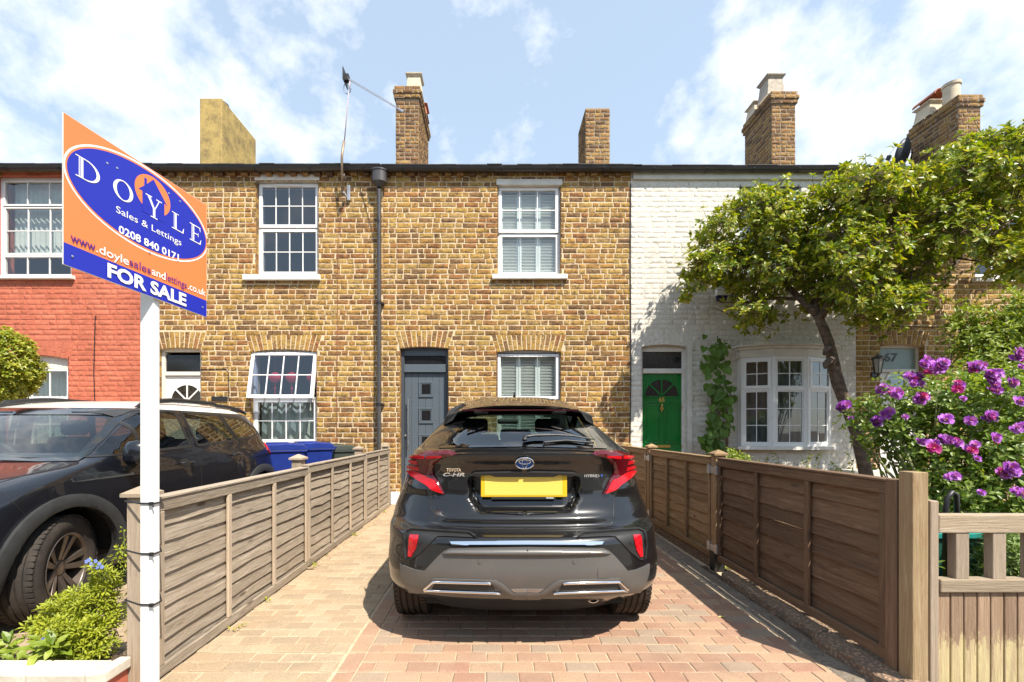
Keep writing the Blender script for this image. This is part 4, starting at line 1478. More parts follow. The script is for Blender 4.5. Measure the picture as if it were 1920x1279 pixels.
def waney_board(x, y0, y1, zb, zt, lean, seed, amp, face, mt, parent, t=.011):
    """one horizontal lap board; face = +1 shows to +x, -1 to -x; lower edge uneven and standing proud"""
    rr = random.Random(seed)
    n = 10
    vs = []
    for i in range(n + 1):
        y = y0 + (y1 - y0) * i / n
        wv = amp * (noise.noise(Vector((seed * 3.7, y * 3.1, 0))) + .45 * noise.noise(Vector((seed * 1.3, y * 11, 5))))
        bow = .4 * amp * noise.noise(Vector((seed * 2.1, y * 4, 9)))
        b, tp = zb + wv, zt
        vs += [(x + face * (lean + bow), y, b), (x + face * (lean + t + bow), y, b + .003), (x + face * (.004 + t * .6), y, tp), (x + face * .0, y, tp)]
    fs = []
    for i in range(n):
        for j in range(4): fs.append((i * 4 + j, i * 4 + (j + 1) % 4, (i + 1) * 4 + (j + 1) % 4, (i + 1) * 4 + j))
    fs += [(3, 2, 1, 0), tuple(n * 4 + j for j in range(4))]
    mb = MB(); mb.add(vs, fs)
    return mb.obj('board', mt, parent, loc=(x, (y0 + y1) / 2, zb))


def panel(parent, x, y0, y1, z0, z1, face, nb, bays, mb_, mbat, seed, amp=.007, ends=.045, skip=(), gap=0.0, lap=.028):
    """lap panel in the plane x=const between y0 and y1, battens on the face side"""
    step = (z1 - z0 - .05) / nb
    for k in range(nb):
        zb = z0 + .02 + step * k
        waney_board(x - face * .004, y0 + .008, y1 - .008, zb - (lap if k else 0) + R.uniform(-.004, .004) + (gap if k in skip else 0), zb + step + .006, .017, seed * 50 + k, amp, face, mb_, parent)
    # frame on both faces: top and bottom rails, battens
    fd = face * .031
    xa, xb = sorted((x + face * .0305, x + face * .048))
    m2 = MB(); m2.box(xa, xb, y0, y1, z1 - .062, z1); m2.obj('top_rail', mb_, parent, bevel=.003, segs=1)
    m2 = MB(); m2.box(min(x - face * .02, x + face * .055), max(x - face * .02, x + face * .055), y0, y1, z1 + .001, z1 + .014); m2.obj('capping', mb_, parent, bevel=.002, segs=1)
    m2 = MB(); m2.box(xa, xb, y0, y1, z0, z0 + .058); m2.obj('bottom_rail', mb_, parent, bevel=.003, segs=1)
    for i in range(bays + 1):
        yy = y0 + ends / 2 + (y1 - y0 - ends) * i / bays
        m2 = MB(); m2.box(xa + face * .002, xb + face * .002, yy - .019, yy + .019, z0 + .059, z1 - .063); m2.obj('batten', mbat, parent, bevel=.003, segs=1)
        xc, xd = sorted((x - face * .022, x - face * .006))
        m2 = MB(); m2.box(xc, xd, yy - .019, yy + .019, z0 + .01, z1 - .01); m2.obj('batten', mbat, parent)
    return


def post(parent, x, y, w, h, mt, cap=True, z0=-.02):
    mb = MB(); mb.box(x - w / 2, x + w / 2, y - w / 2, y + w / 2, z0, h)
    p = mb.obj('post', mt, parent, loc=(x, y, 0), bevel=.004)
    if cap:
        c = MB()
        a, b = w / 2 + .018, w / 2 + .004
        vs = [(x + sx * a, y + sy * a, h + .001) for sx, sy in ((-1, -1), (1, -1), (1, 1), (-1, 1))] + [(x + sx * a, y + sy * a, h + .018) for sx, sy in ((-1, -1), (1, -1), (1, 1), (-1, 1))]
        vs += [(x + sx * .006, y + sy * .006, h + .05) for sx, sy in ((-1, -1), (1, -1), (1, 1), (-1, 1))]
        c.add(vs, [(3, 2, 1, 0), (0, 1, 5, 4), (1, 2, 6, 5), (2, 3, 7, 6), (3, 0, 4, 7), (4, 5, 9, 8), (5, 6, 10, 9), (6, 7, 11, 10), (7, 4, 8, 11), (8, 9, 10, 11)])
        c.obj('post_cap', mt, p)
    return p


XL = -1.735
fl = thing('timber_fence', 'grey weathered lap panel fence on the left side of the driveway', 'fence', (XL, 4.8, 0))
panel(fl, XL, 2.23, 4.03, .01, .915, 1, 10, 3, M['w_grey_y'], M['w_grey_z'], 1, amp=.016)
panel(fl, XL, 4.05, 5.86, .015, .93, 1, 10, 3, M['w_grey_y'], M['w_grey_z'], 2, amp=.022)
panel(fl, XL, 5.88, 7.22, .02, .94, 1, 10, 2, M['w_grey_y'], M['w_grey_z'], 3, amp=.022)
post(fl, -1.712, 2.16, .085, .945, M['w_post_z'])
post(fl, -1.80, 4.09, .09, .99, M['w_post_z'])
post(fl, -1.80, 5.92, .09, 1.0, M['w_post_z'])
post(fl, -1.78, 7.30, .09, .98, M['w_post_z'])
mb = MB(); mb.add([(-1.688, 7.23, 0), (-1.685, 7.27, 0), (-1.685, 7.27, .93), (-1.688, 7.23, .93)], [(0, 1, 2, 3)])

XR = 2.035
fr = thing('timber_fence', 'brown lap panel fence on the right side of the driveway, ending in a tall post', 'fence', (XR, 4.8, 0))
panel(fr, XR, 2.24, 3.93, .10, 1.005, -1, 7, 3, M['w_brown_y'], M['w_brown_z'], 7, amp=.012, skip=(3, 4), gap=.019, lap=.010)
panel(fr, XR, 4.06, 5.62, .10, 1.005, -1, 9, 3, M['w_tan_y'], M['w_tan_z'], 8, amp=.026)
panel(fr, XR, 5.76, 7.2, .10, 1.005, -1, 9, 2, M['w_tan_y'], M['w_tan_z'], 9, amp=.018)
mb = MB(); mb.box(2.005, 2.05, 4.04, 5.64, -.02, .098); mb.obj('gravel_board', M['pebbly'], fr, bevel=.006)
mb = MB(); mb.box(2.005, 2.05, 5.74, 7.3, -.02, .098); mb.obj('gravel_board', M['pebbly'], fr, bevel=.006)
post(fr, 2.03, 3.995, .09, 1.035, M['w_tan_z'], z0=.16)
post(fr, 2.03, 5.69, .09, 1.035, M['w_tan_z'], z0=.16)
for yy in (3.995, 5.69):
    mb = MB(); mb.box(1.975, 2.065, yy - .045, yy + .045, -.02, .17); mb.obj('post_spur', M['blackplastic'], fr)
    for z in (.20, .90):
        mb = MB()
        mb.box(1.975, 1.985, yy - .085, yy + .085, z - .03, z + .03)
        mb.box(1.968, 1.99, yy - .09, yy - .045, z - .035, z + .045); mb.box(1.968, 1.99, yy + .045, yy + .09, z - .035, z + .045)
        mb.obj('fence_clip', M['galv'], fr, bevel=.003, segs=1)
gp = post(fr, 2.025, 2.135, .075, 1.066, M['w_oak_z'], cap=False)
gp['label'] = 'tall square end post'
mb = MB(); mb.box(1.985, 2.06, 2.18, 2.245, -.01, 1.02); mb.obj('panel_stile', M['w_brown_z'], fr, bevel=.003)

# gate at the right
gt = thing('wooden_gate', 'low wooden gate with open top bars and peeling lower boards', 'gate', (2.3, 2.12, 0))
gz2 = lambda py: fz(py, 2.12)
gx2 = lambda px: fx(px, 2.12)
mb = MB(); mb.box(gx2(1737), gx2(1753), 2.10, 2.16, -.02, gz2(938)); mb.obj('gate_stile', M['w_post_z'], gt, bevel=.005)
mb = MB(); mb.box(gx2(1753) + .001, 3.1, 2.10, 2.15, gz2(998), gz2(964)); mb.obj('top_rail', M['w_rail_x'], gt, bevel=.005)
mb = MB(); mb.box(gx2(1750) + .012, 3.1, 2.095, 2.15, gz2(1108), gz2(1084)); mb.obj('middle_rail', M['w_rail_x'], gt, bevel=.005)
for px in (1799, 1868, 1937, 2006):
    x = gx2(px); mb = MB(); mb.box(x - .032, x + .032, 2.105, 2.148, gz2(1084) - .002, gz2(998) + .002); mb.obj('bar', M['w_rail_x'] if 0 else M['w_post_z'], gt, bevel=.004, loc=(x, 2.12, .6))
x = gx2(1750) + .012
i = 0
while x < 3.08:
    w = .062
    mb = MB(); mb.box(x + .002, x + w - .002, 2.112 + R.uniform(-.001, .001), 2.135, .03, gz2(1108) - .001); mb.obj('board', M['w_gate_z'], gt, bevel=.005, loc=(x, 2.12, .3))
    x += w + .002
mb = MB(); mb.box(3.1, 3.16, 2.08, 2.16, -.02, 1.0); mb.obj('hinge_post', M['w_post_z'], gt)

# ---------------------------------------------------------------- vehicles
def pchip(xs, ys):
    n = len(xs)
    h = [xs[i + 1] - xs[i] for i in range(n - 1)]
    dl = [(ys[i + 1] - ys[i]) / h[i] for i in range(n - 1)]
    m = [dl[0]] + [0 if dl[i - 1] * dl[i] <= 0 else 2 * dl[i - 1] * dl[i] / (dl[i - 1] + dl[i]) for i in range(1, n - 1)] + [dl[-1]]

    def f(x):
        if x <= xs[0]: return ys[0]
        if x >= xs[-1]: return ys[-1]
        i = 0
        while x > xs[i + 1]: i += 1
        t = (x - xs[i]) / h[i]
        return ((1 + 2 * t) * (1 - t) ** 2 * ys[i] + t * (1 - t) ** 2 * h[i] * m[i] + t * t * (3 - 2 * t) * ys[i + 1] + t * t * (t - 1) * h[i] * m[i + 1])
    return f


def table(s):
    rows = [tuple(float(v) for v in r.split()) for r in s.strip().splitlines()]
    zs = [r[0] for r in rows]
    return [pchip(zs, [r[k] for r in rows]) for k in range(1, len(rows[0]))]


CAM = Vector((0, 0, H))


class Body:
    """car shell made of closed horizontal outlines; near end at y=r(z), far end y=f(z), half width w(z)"""
    def __init__(s, tab, zs, mx, NA=72, NS=36, disp=None, n_r=2.6, n_f=2.6):
        s.tab, s.mx, s.inv = tab, mx, mx.inverted()
        s.zs = zs
        w_, r_, f_, lr_, lf_ = tab
        vs = []
        for z in zs:
            w, r, f, lr, lf = w_(z), r_(z), f_(z), lr_(z), lf_(z)
            ring = []
            n1 = 2 / n_r
            for k in range(NA + 1):                      # near cap: from -x to +x
                th = pi - pi * k / NA
                c, sn = cos(th), sin(th)
                x = w * (1 if c > 0 else -1) * abs(c) ** (2 / 2.9)
                y = r + lr * (1 - abs(sn) ** (n1))
                ring.append([x, y])
            for k in range(1, NS):                       # +x side
                t = k / NS
                ring.append([w, (r + lr) * (1 - t) + (f - lf) * t])
            for k in range(NA // 2 + 1):
                th = pi * k / (NA // 2)
                c, sn = cos(th), sin(th)
                ring.append([w * (1 if c > 0 else -1) * abs(c) ** (2 / 2.9), f - lf * (1 - abs(sn) ** n1)])
            for k in range(1, NS):
                t = k / NS
                ring.append([-w, (f - lf) * (1 - t) + (r + lr) * t])
            for x, y in ring:
                p = Vector((x, y, z))
                if disp: p = disp(p)
                vs.append(mx @ p)
        s.N = len(ring)
        N = s.N
        fs = []
        for i in range(len(zs) - 1):
            for k in range(N):
                fs.append((i * N + k, i * N + (k + 1) % N, (i + 1) * N + (k + 1) % N, (i + 1) * N + k))
        fs.append(tuple((len(zs) - 1) * N + k for k in range(N)))
        s.v, s.f = vs, fs
        s.bvh = BVHTree.FromPolygons([tuple(v) for v in vs], fs)

    def hit_px(s, px, py):
        d = Vector(((px - CX) / F, 1, -(py - CY) / F)).normalized()
        p, n, i, dist = s.bvh.ray_cast(CAM, d)
        if p is None: return None
        if n.dot(d) > 0: n = -n
        return p, n

    def side(s, y, z, sgn=1):
        """point on the flank at local y, z"""
        o = s.mx @ Vector((sgn * 3, y, z)); d = (s.mx.to_3x3() @ Vector((-sgn, 0, 0)))
        p, n, i, dist = s.bvh.ray_cast(o, d)
        if p is None: return None
        if n.dot(d) > 0: n = -n
        return p, n

    def end(s, x, z):
        """point on the near end at local x, z"""
        o = s.mx @ Vector((x, -3, z)); d = (s.mx.to_3x3() @ Vector((0, 1, 0)))
        p, n, i, dist = s.bvh.ray_cast(o, d)
        if p is None: return None
        if n.dot(d) > 0: n = -n
        return p, n


def resample(poly, step, closed=True):
    out = []
    n = len(poly)
    for i in range(n if closed else n - 1):
        a, b = Vector(poly[i]), Vector(poly[(i + 1) % n])
        k = max(1, int((b - a).length / step))
        for j in range(k): out.append(a + (b - a) * j / k)
    if not closed: out.append(Vector(poly[-1]))
    return out


def in_poly(x, y, poly):
    c = False
    n = len(poly)
    j = n - 1
    for i in range(n):
        xi, yi = poly[i][0], poly[i][1]; xj, yj = poly[j][0], poly[j][1]
        if ((yi > y) != (yj > y)) and (x < (xj - xi) * (y - yi) / (yj - yi) + xi): c = not c
        j = i
    return c


def smooth_poly(poly, it=2, sharp=()):
    """Chaikin corner cutting"""
    for _ in range(it):
        out = []
        n = len(poly)
        for i in range(n):
            a, b = poly[i], poly[(i + 1) % n]
            out.append((a[0] * .8 + b[0] * .2, a[1] * .8 + b[1] * .2)); out.append((a[0] * .2 + b[0] * .8, a[1] * .2 + b[1] * .8))
        poly = out
    return poly


def conform(fn, poly, off, step=3.0, hole=None, skirt=.006, domed=0.0, skipx=None):
    """polygon in 2-D parameters -> patch lying on a surface; fn(u, v) -> (point, normal). Returns verts, faces"""
    bd = resample(poly, step)
    n = len(bd)
    pts = [Vector((p.x, p.y)) for p in bd]
    edges = [(i, (i + 1) % n) for i in range(n)]
    hp = []
    if hole:
        hb = resample(hole, step)
        hp = [Vector((p.x, p.y)) for p in hb]
        m = len(hp)
        edges += [(n + i, n + (i + 1) % m) for i in range(m)]
        pts += hp
    xs, ys = [p.x for p in bd], [p.y for p in bd]
    x = min(xs) + step * .6
    while x < max(xs):
        y = min(ys) + step * .6
        while y < max(ys):
            if in_poly(x, y, poly) and not (hole and in_poly(x, y, hole)):
                if min((Vector((x, y)) - p).length for p in pts[:n + len(hp)]) > step * .45: pts.append(Vector((x, y)))
            y += step
        x += step
    V, E, Fc, *_ = delaunay_2d_cdt(pts, edges, [], 1, 1e-5)
    keep = []
    for f in Fc:
        cx = sum(V[i].x for i in f) / len(f); cy = sum(V[i].y for i in f) / len(f)
        if in_poly(cx, cy, poly) and not (hole and in_poly(cx, cy, hole)): keep.append(f)
    P, Nn, ok = [], [], []
    bsegs = [(bd[i], bd[(i + 1) % n]) for i in range(n)]
    for v in V:
        h = fn(v.x, v.y)
        if h is None: P.append(Vector()); Nn.append(Vector()); ok.append(False); continue
        P.append(h[0]); Nn.append(h[1]); ok.append(True)
    keep = [f for f in keep if all(ok[i] for i in f)]
    vs, fs = [], []
    for i in range(len(V)):
        o = off
        if domed and ok[i]:
            dmin = min((V[i] - p).length for p in pts[:n] if skipx is None or p.x > skipx + 1.5)
            o = off + domed * min(1, dmin / (step * 3)) ** .5
        vs.append(P[i] + Nn[i] * o)
    fs = [tuple(f) for f in keep]
    if fs:                                            # only the largest connected piece
        par = list(range(len(V)))

        def find(a):
            while par[a] != a:
                par[a] = par[par[a]]; a = par[a]
            return a
        for f in fs:
            for q in f[1:]: par[find(q)] = find(f[0])
        cn = {}
        for f in fs: cn[find(f[0])] = cn.get(find(f[0]), 0) + 1
        best = max(cn, key=cn.get)
        fs = [f for f in fs if find(f[0]) == best]
    # skirt round every open edge
    cnt = {}
    for f in fs:
        for a, b in zip(f, f[1:] + f[:1]):
            k = (min(a, b), max(a, b)); cnt[k] = cnt.get(k, 0) + 1
    used_ = sorted(set(i for f in fs for i in f)); rm = {a: b for b, a in enumerate(used_)}
    vs = [vs[i] for i in used_]; P = [P[i] for i in used_]; Nn = [Nn[i] for i in used_]
    fs = [tuple(rm[i] for i in f) for f in fs]
    cnt = {tuple(sorted((rm[a], rm[b]))): c for (a, b), c in cnt.items()}
    low = {}
    for f in list(fs):
        for a, b in zip(f, f[1:] + f[:1]):
            if cnt[(min(a, b), max(a, b))] == 1:
                for q in (a, b):
                    if q not in low:
                        low[q] = len(vs); vs.append(P[q] + Nn[q] * (off - skirt - abs(domed) * 0))
                fs.append((b, a, low[a], low[b]))
    return vs, fs


def mirror(vs, fs, mx, inv):
    S = mx @ Matrix.Diagonal((-1, 1, 1, 1)) @ inv
    return [S @ v for v in vs], [tuple(reversed(f)) for f in fs]


def stroke_poly(path, w):
    """2-D polyline -> thin polygon"""
    L, Rr = [], []
    n = len(path)
    for i, p in enumerate(path):
        p = Vector(p)
        t = Vector(path[min(i + 1, n - 1)]) - Vector(path[max(i - 1, 0)])
        t.normalize()
        nn = Vector((-t.y, t.x)) * w / 2
        L.append(tuple(p + nn)); Rr.append(tuple(p - nn))
    return L + Rr[::-1]


def surf_tube(fn, path, r, off, step=3, seg=8, taper=None):
    pts = []
    for p in resample(path, step, closed=False):
        h = fn(p.x, p.y)
        if h: pts.append(h[0] + h[1] * off)
    if len(pts) < 2: return None
    mb = MB(); mb.tube(pts, r, seg)
    return mb


# materials
m = NM('black_car_paint').set(base=(.006, .006, .0065), rough=.3, spec=.25, coat=1, coat_rough=.01)
M['paint'] = m.mat
fl_ = m.noise(900, 1)
m.base(m.ramp(fl_, [(.4, (.004, .004, .0045)), (.75, (.016, .016, .017))]))
dst = m.ramp(m.noise(2.5, 8, .75), [(.45, .004), (.8, .05)])
m.l.new(dst, m.b.inputs['Coat Roughness'])
m = NM('dark_blue_black_paint').set(base=(.005, .006, .010), rough=.3, spec=.25, coat=1, coat_rough=.015)
m.base(m.ramp(m.noise(900, 1), [(.4, (.004, .005, .008)), (.75, (.012, .014, .02))]))
M['paint2'] = m.mat
m = NM('satin_grey_bumper').set(base=(.15, .145, .14), rough=.38, metal=.35, spec=.5)
m.base(m.mix(m.ramp(m.noise(6, 8, .75), [(.5, 0.0), (.8, .35)]), (.135, .13, .125), (.22, .19, .16))); m.bump(m.noise(500, 2), .12, .001)
M['bumper'] = m.mat
M['trim'] = simple('matte_black_trim', (.018, .018, .018), .5, var=.15, scale=20)
M['cladding'] = simple('grey_black_cladding', (.032, .033, .034), .55, var=.2, scale=12, bump=.1, bscale=400)
M['chrome'] = simple('chrome', (.82, .82, .83), .07, metal=1, var=.02)
M['liner'] = simple('wheel_liner', (.012, .012, .012), .9)
M['rubber'] = NM('tyre_rubber').set(rough=.75, spec=.3).mat
m = NM('dusty_tyre_rubber').set(rough=.82, spec=.25)
m.base(m.mix(m.ramp(m.noise(9, 8, .7), [(.4, 0.0), (.75, .6)]), (.035, .03, .027), (.10, .078, .06))); m.bump(m.noise(200, 4), .3, .002)
M['rubber'] = m.mat
M['rim'] = simple('bronze_grey_alloy', (.16, .13, .11), .38, metal=.7, var=.2, scale=20)
M['redlens'] = NM('red_lens').set(base=(.50, .006, .012), rough=.2, coat=.25, spec=.4).mat
M['darklens'] = NM('dark_red_lens').set(base=(.085, .002, .006), rough=.1, coat=.5, spec=.5).mat
m = NM('bright_red_reflector').set(rough=.15, coat=1)
vo = m.n.new('ShaderNodeTexVoronoi'); vo.inputs['Scale'].default_value = 60; m.l.new(m.pos(), vo.inputs['Vector'])
m.base(m.ramp(vo.outputs['Distance'], [(.2, (.62, .012, .02)), (.8, (.40, .004, .01))]))
M['reflector'] = m.mat
M['clearlens'] = simple('clear_lens', (.35, .35, .36), .1, metal=.8)
M['plate'] = NM('yellow_plate').set(base=(.70, .44, .012), rough=.4).mat
M['plate2'] = NM('plain_yellow_panel').set(base=(.80, .56, .10), rough=.5).mat
M['seat'] = simple('dark_seat_cloth', (.012, .014, .022), .8, var=.2, scale=30)
M['dash'] = simple('dashboard', (.03, .032, .035), .7)
M['frit'] = NM('glass_frit').set(base=(.006, .006, .007), rough=.06, coat=1).mat
M['whiteroof'] = simple('white_roof_paint', (.80, .77, .72), .25, var=.03, coat=.6)
M['blueglow'] = simple('blue_enamel', (.015, .10, .42), .15, var=.2, scale=30, coat=1)


def tyre(parent, mx, Rr, wd, rim_r, name='tyre', sides=1):
    """lathe about local X; grooved tread"""
    hw = wd / 2
    pr = []
    # half profile from inner bead over the tread
    pr += [(rim_r, -hw * .86), (rim_r + .02, -hw * .97), ((Rr + rim_r) / 2, -hw * 1.02), (Rr - .035, -hw * .98), (Rr - .012, -hw * .90), (Rr - .003, -hw * .80)]
    gs = [-.52, -.18, .18, .52]
    for g in gs:
        a = g * hw
        pr += [(Rr, a - .0065), (Rr - .009, a - .005), (Rr - .009, a + .005), (Rr, a + .0065)]
    pr += [(Rr - .003, hw * .80), (Rr - .012, hw * .90), (Rr - .035, hw * .98), ((Rr + rim_r) / 2, hw * 1.02), (rim_r + .02, hw * .97), (rim_r, hw * .86)]
    m2 = mx @ Matrix.Rotation(pi / 2, 4, 'Y')
    mb = MB(); mb.lathe(pr, 72, mx=m2)
    o = mb.obj(name, M['rubber'], parent, smooth=True, sharp=28)
    # lateral sipes: thin dark cuts standing as real slots between blocks are too fine; shoulder blocks are modelled
    sb = MB()
    for k in range(60):
        th = 2 * pi * k / 60
        for sgn in (-1, 1):
            q = mx @ Matrix.Rotation(th, 4, 'X')
            a0, a1 = sorted((sgn * hw * .60, sgn * hw * .93))
            sb.box(a0, a1, -.0145, .0105, Rr - .010, Rr + .0015 - (0 if abs(a1) < hw * .9 else 0), 0, q)
    sb.obj('tread_block', M['rubber'], o)['kind'] = 'stuff'
    return o


# ================================================= the parked hatchback seen from behind
XC = .185
car = thing('parked_car', 'glossy black hatchback seen from behind on the block driveway, yellow number plate', 'car', (XC, 4.6, 0))
CM = Matrix.Translation((XC, 0, 0))
# z      w     near   far    near corner  far corner
tab = table("""
.20   .70   2.62   6.60   .50  .60
.27   .80   2.55   6.72   .42  .60
.33   .850  2.475  6.80   .50  .62
.38   .870  2.445  6.83   .56  .64
.50   .884  2.420  6.85   .66  .64
.62   .884  2.420  6.84   .74  .64
.665  .882  2.440  6.82   .73  .64
.69   .880  2.530  6.80   .68  .64
.71   .878  2.575  6.78   .66  .64
.76   .868  2.600  6.72   .64  .66
.82   .846  2.625  6.60   .62  .70
.90   .815  2.645  6.40   .60  .80
.98   .790  2.645  6.15   .58  .90
1.05  .762  2.620  5.95   .57  .95
1.10  .742  2.590  5.80   .58  .90
1.125 .730  2.580  5.72   .60  .80
1.135 .722  2.610  5.69   .60  .75
1.145 .715  2.670  5.66   .58  .70
1.17  .700  2.735  5.58   .60  .60
1.24  .660  2.870  5.36   .66  .55
1.32  .612  3.030  5.12   .74  .50
1.40  .560  3.190  4.88   .80  .45
1.45  .525  3.290  4.72   .80  .42
1.49  .480  3.400  4.58   .70  .40
1.52  .420  3.560  4.48   .55  .36
1.54  .330  3.760  4.40   .34  .28
1.552 .180  3.930  4.30   .16  .16
""")


def sstep(a, b, x):
    t = max(0, min(1, (x - a) / (b - a)))
    return t * t * (3 - 2 * t)


def car_disp(p):
    x, y, z = p
    if y < 3.0 and .60 < z < 1.12:
        ax = abs(x)
        # number plate recess
        half = .315 if z > .86 else .315 - (.86 - z) * .75
        k = sstep(half + .025, half - .01, ax) * sstep(.775, .80, z) * sstep(.985, .968, z)
        y += .055 * k
        # lower crease of the tailgate
        y -= .018 * math.exp(-((z - .745) / .022) ** 2) * sstep(.62, .40, ax)
        # light from the shoulder
        y -= .020 * math.exp(-((z - .90) / .035) ** 2) * sstep(.45, .62, ax)
    return Vector((x, y, z))


zs = []
z = .20
while z < 1.552:
    zs.append(z)
    z += .0095 if .60 < z < 1.18 else .018
zs.append(1.552)
B = Body(tab, zs, CM, NA=150, NS=60, disp=car_disp)
BVS, BFS = B.v, B.f

GL = [(822, 840.5), (832, 822), (846, 804), (867, 776), (920, 771), (985, 770), (1045, 771), (1093, 777), (1113, 805), (1127, 823), (1139, 841.5), (985, 838)]
GLH = [(840, 836.5), (850, 818), (862, 803), (876, 783), (920, 778), (985, 777), (1045, 778), (1084, 783), (1098, 804), (1109, 819), (1120, 837), (985, 834.5)]


def proj(p): return (CX + F * p.x / p.y, CY - F * (p.z - H) / p.y)


def face_c(vs, f):
    c = Vector()
    for i in f: c += vs[i]
    return c / len(f)


body_f, wind_f, side_f = [], [], []
# the shell is kept whole except where there are windows or wheel openings
W_ = tab[0]
for f in BFS:
    c = face_c(BVS, f)
    lx, ly, lz = c.x - XC, c.y, c.z
    u, v = proj(c)
    if ly < 4.0 and lz > 1.12 and in_poly(u, v, [(a * .985 + 980 * .015, b) for a, b in GL]): continue
    if lz < .70 and abs(lx) > .55 and ((ly - 3.12) ** 2 + (lz - .34) ** 2 < .385 ** 2 or (ly - 5.78) ** 2 + (lz - .34) ** 2 < .385 ** 2): continue
    w = W_(lz)
    if 1.14 < lz < 1.46 and ly > 4.8 and abs(lx) < w - .09: wind_f.append(f); continue
    if 1.13 < lz < 1.44 and abs(lx) > w * .985 and 3.9 < ly < 5.3 and abs(ly - 4.55) > .05: side_f.append(f); continue
    body_f.append(f)


def sub(vs, fs, name, mt, parent, smooth=True, sharp=None):
    used = sorted(set(i for f in fs for i in f)); mp = {a: b for b, a in enumerate(used)}
    mb = MB(); mb.add([vs[i] for i in used], [tuple(mp[i] for i in f) for f in fs])
    return mb.obj(name, mt, parent, smooth=smooth, fix=False, sharp=sharp)


body = sub(BVS, body_f, 'body', M['paint'], car, sharp=42)
for o in (body,):
    bm = bmesh.new(); bm.from_mesh(o.data); bmesh.ops.recalc_face_normals(bm, faces=bm.faces); bm.to_mesh(o.data); bm.free()
sub(BVS, wind_f, 'windscreen', M['carglass'], car)
sub(BVS, side_f, 'side_window', M['carglass_dark'], car)


def cpatch(name, poly, off, mt, parent=car, mirrored=True, step=3.0, hole=None, skirt=.006, domed=0.0, smooth=True, join=False):
    vs, fs = conform(B.hit_px, poly, off, step, hole, skirt, domed, xm if join else None)
    res = []
    if join:
        for v in vs:
            if v.x - XC < .0035: v.x = XC
    mb = MB(); mb.add(vs, fs)
    if mirrored:
        v2, f2 = mirror(vs, fs, CM, CM.inverted())
        if join:
            mb.add(v2, f2)
        else:
            m2 = MB(); m2.add(v2, f2); res.append(m2.obj(name, mt, parent, smooth=smooth, sharp=40))
    o = mb.obj(name, mt, parent, smooth=smooth)
    if join:
        bm = bmesh.new(); bm.from_mesh(o.data)
        bmesh.ops.remove_doubles(bm, verts=bm.verts, dist=.0006)
        bm.faces.ensure_lookup_table()
        bmesh.ops.delete(bm, geom=[f for f in bm.faces if f.calc_area() < 1e-10], context='FACES_ONLY')
        bmesh.ops.recalc_face_normals(bm, faces=bm.faces)
        bm.to_mesh(o.data); bm.free()
        if o.data.polygons: o.data.polygons.foreach_set('use_smooth', [True] * len(o.data.polygons))
    o.data.set_sharp_from_angle(angle=radians(40))
    res.append(o)
    return res


def c7(*P): return [(980 + x / 5.815, 840 + y / 5.815) for x, y in P]
def r3(*P): return [(970 + x / 6.092, 960 + y / 6.092) for x, y in P]


xm = 988
XMID = lambda d: CX + F * XC / d
# rear window with printed border
cpatch('rear_window', GL, .002, M['carglass'], mirrored=False, step=7, skirt=.001)
cpatch('window_border', GL, .0035, M['frit'], mirrored=False, step=4, hole=GLH, skirt=.001)
# tail lamps: dark lens, then brighter segments
lamp = c7((738, 66), (800, 52), (880, 45), (1050, 47), (1150, 70), (1205, 112), (1202, 205), (1165, 310), (1090, 385), (1000, 455), (868, 508), (900, 440), (930, 370), (975, 300), (990, 230), (965, 160), (900, 110), (820, 85))
lp = cpatch('tail_lamp', lamp, .012, M['darklens'], skirt=.016, domed=.012)
segs = [c7((1205, 250), (1196, 270), (1165, 312), (1090, 385), (1000, 452), (880, 502), (935, 400), (960, 350), (1020, 325), (1090, 270), (1150, 248)),
        c7((1204, 130), (1203, 165), (1110, 178), (1118, 140)), c7((1203, 195), (1199, 225), (1095, 245), (1104, 205)),
        c7((1195, 90), (1204, 115), (1060, 112), (1062, 84)), c7((1040, 86), (1038, 112), (900, 96), (890, 80))]
for sg in segs:
    vs, fs = conform(B.hit_px, sg, .0265, 2.5, None, .006)
    m1 = MB(); m1.add(vs, fs); m1.obj('lamp_segment', M['redlens'], lp[1], smooth=True, sharp=40)
    v2, f2 = mirror(vs, fs, CM, CM.inverted()); m2 = MB(); m2.add(v2, f2); m2.obj('lamp_segment', M['redlens'], lp[0], smooth=True, sharp=40)
# grey bumper cladding
xm = 988
gb = [(xm, 1025.5)] + r3((980, 412), (1040, 440), (1105, 500), (1258, 674), (1360, 655), (1440, 622), (1500, 590)) + r3((1490, 700), (1450, 830), (1395, 908), (1310, 915), (600, 942), (330, 955), (250, 985)) + [(xm, 1122)]
cpatch('bumper', gb, .010, M['bumper'], skirt=.014, step=4, join=True)
# crease along the top of the grey bumper
cpatch('bumper_lip', [(xm, 1029)] + r3((950, 425), (1000, 436), (1060, 470), (990, 482), (700, 492)) + [(xm, 1041.5)], .014, M['bumper'], skirt=.012, step=2, domed=.016, join=True)
# chrome strip on the shelf
cpatch('chrome_strip', [(xm, 1015.5)] + r3((965, 343), (978, 343), (950, 378)) + [(xm, 1021.5)], .014, M['chrome'], skirt=.012, step=3, join=True)
# lower vents with chrome bars
cpatch('vent', r3((478, 866), (520, 812), (560, 800), (1128, 792), (1185, 868), (1160, 880), (470, 892)), .013, M['trim'], skirt=.006)
def ctube(name, path, r, off, mt):
    mb = surf_tube(B.hit_px, path, r, off, step=4, seg=10)
    mb.obj(name, mt, car, smooth=True)
    m2 = MB(); v2, f2 = mirror([Vector(v) for v in mb.v], mb.f, CM, CM.inverted()); m2.add(v2, f2); m2.obj(name, mt, car, smooth=True)


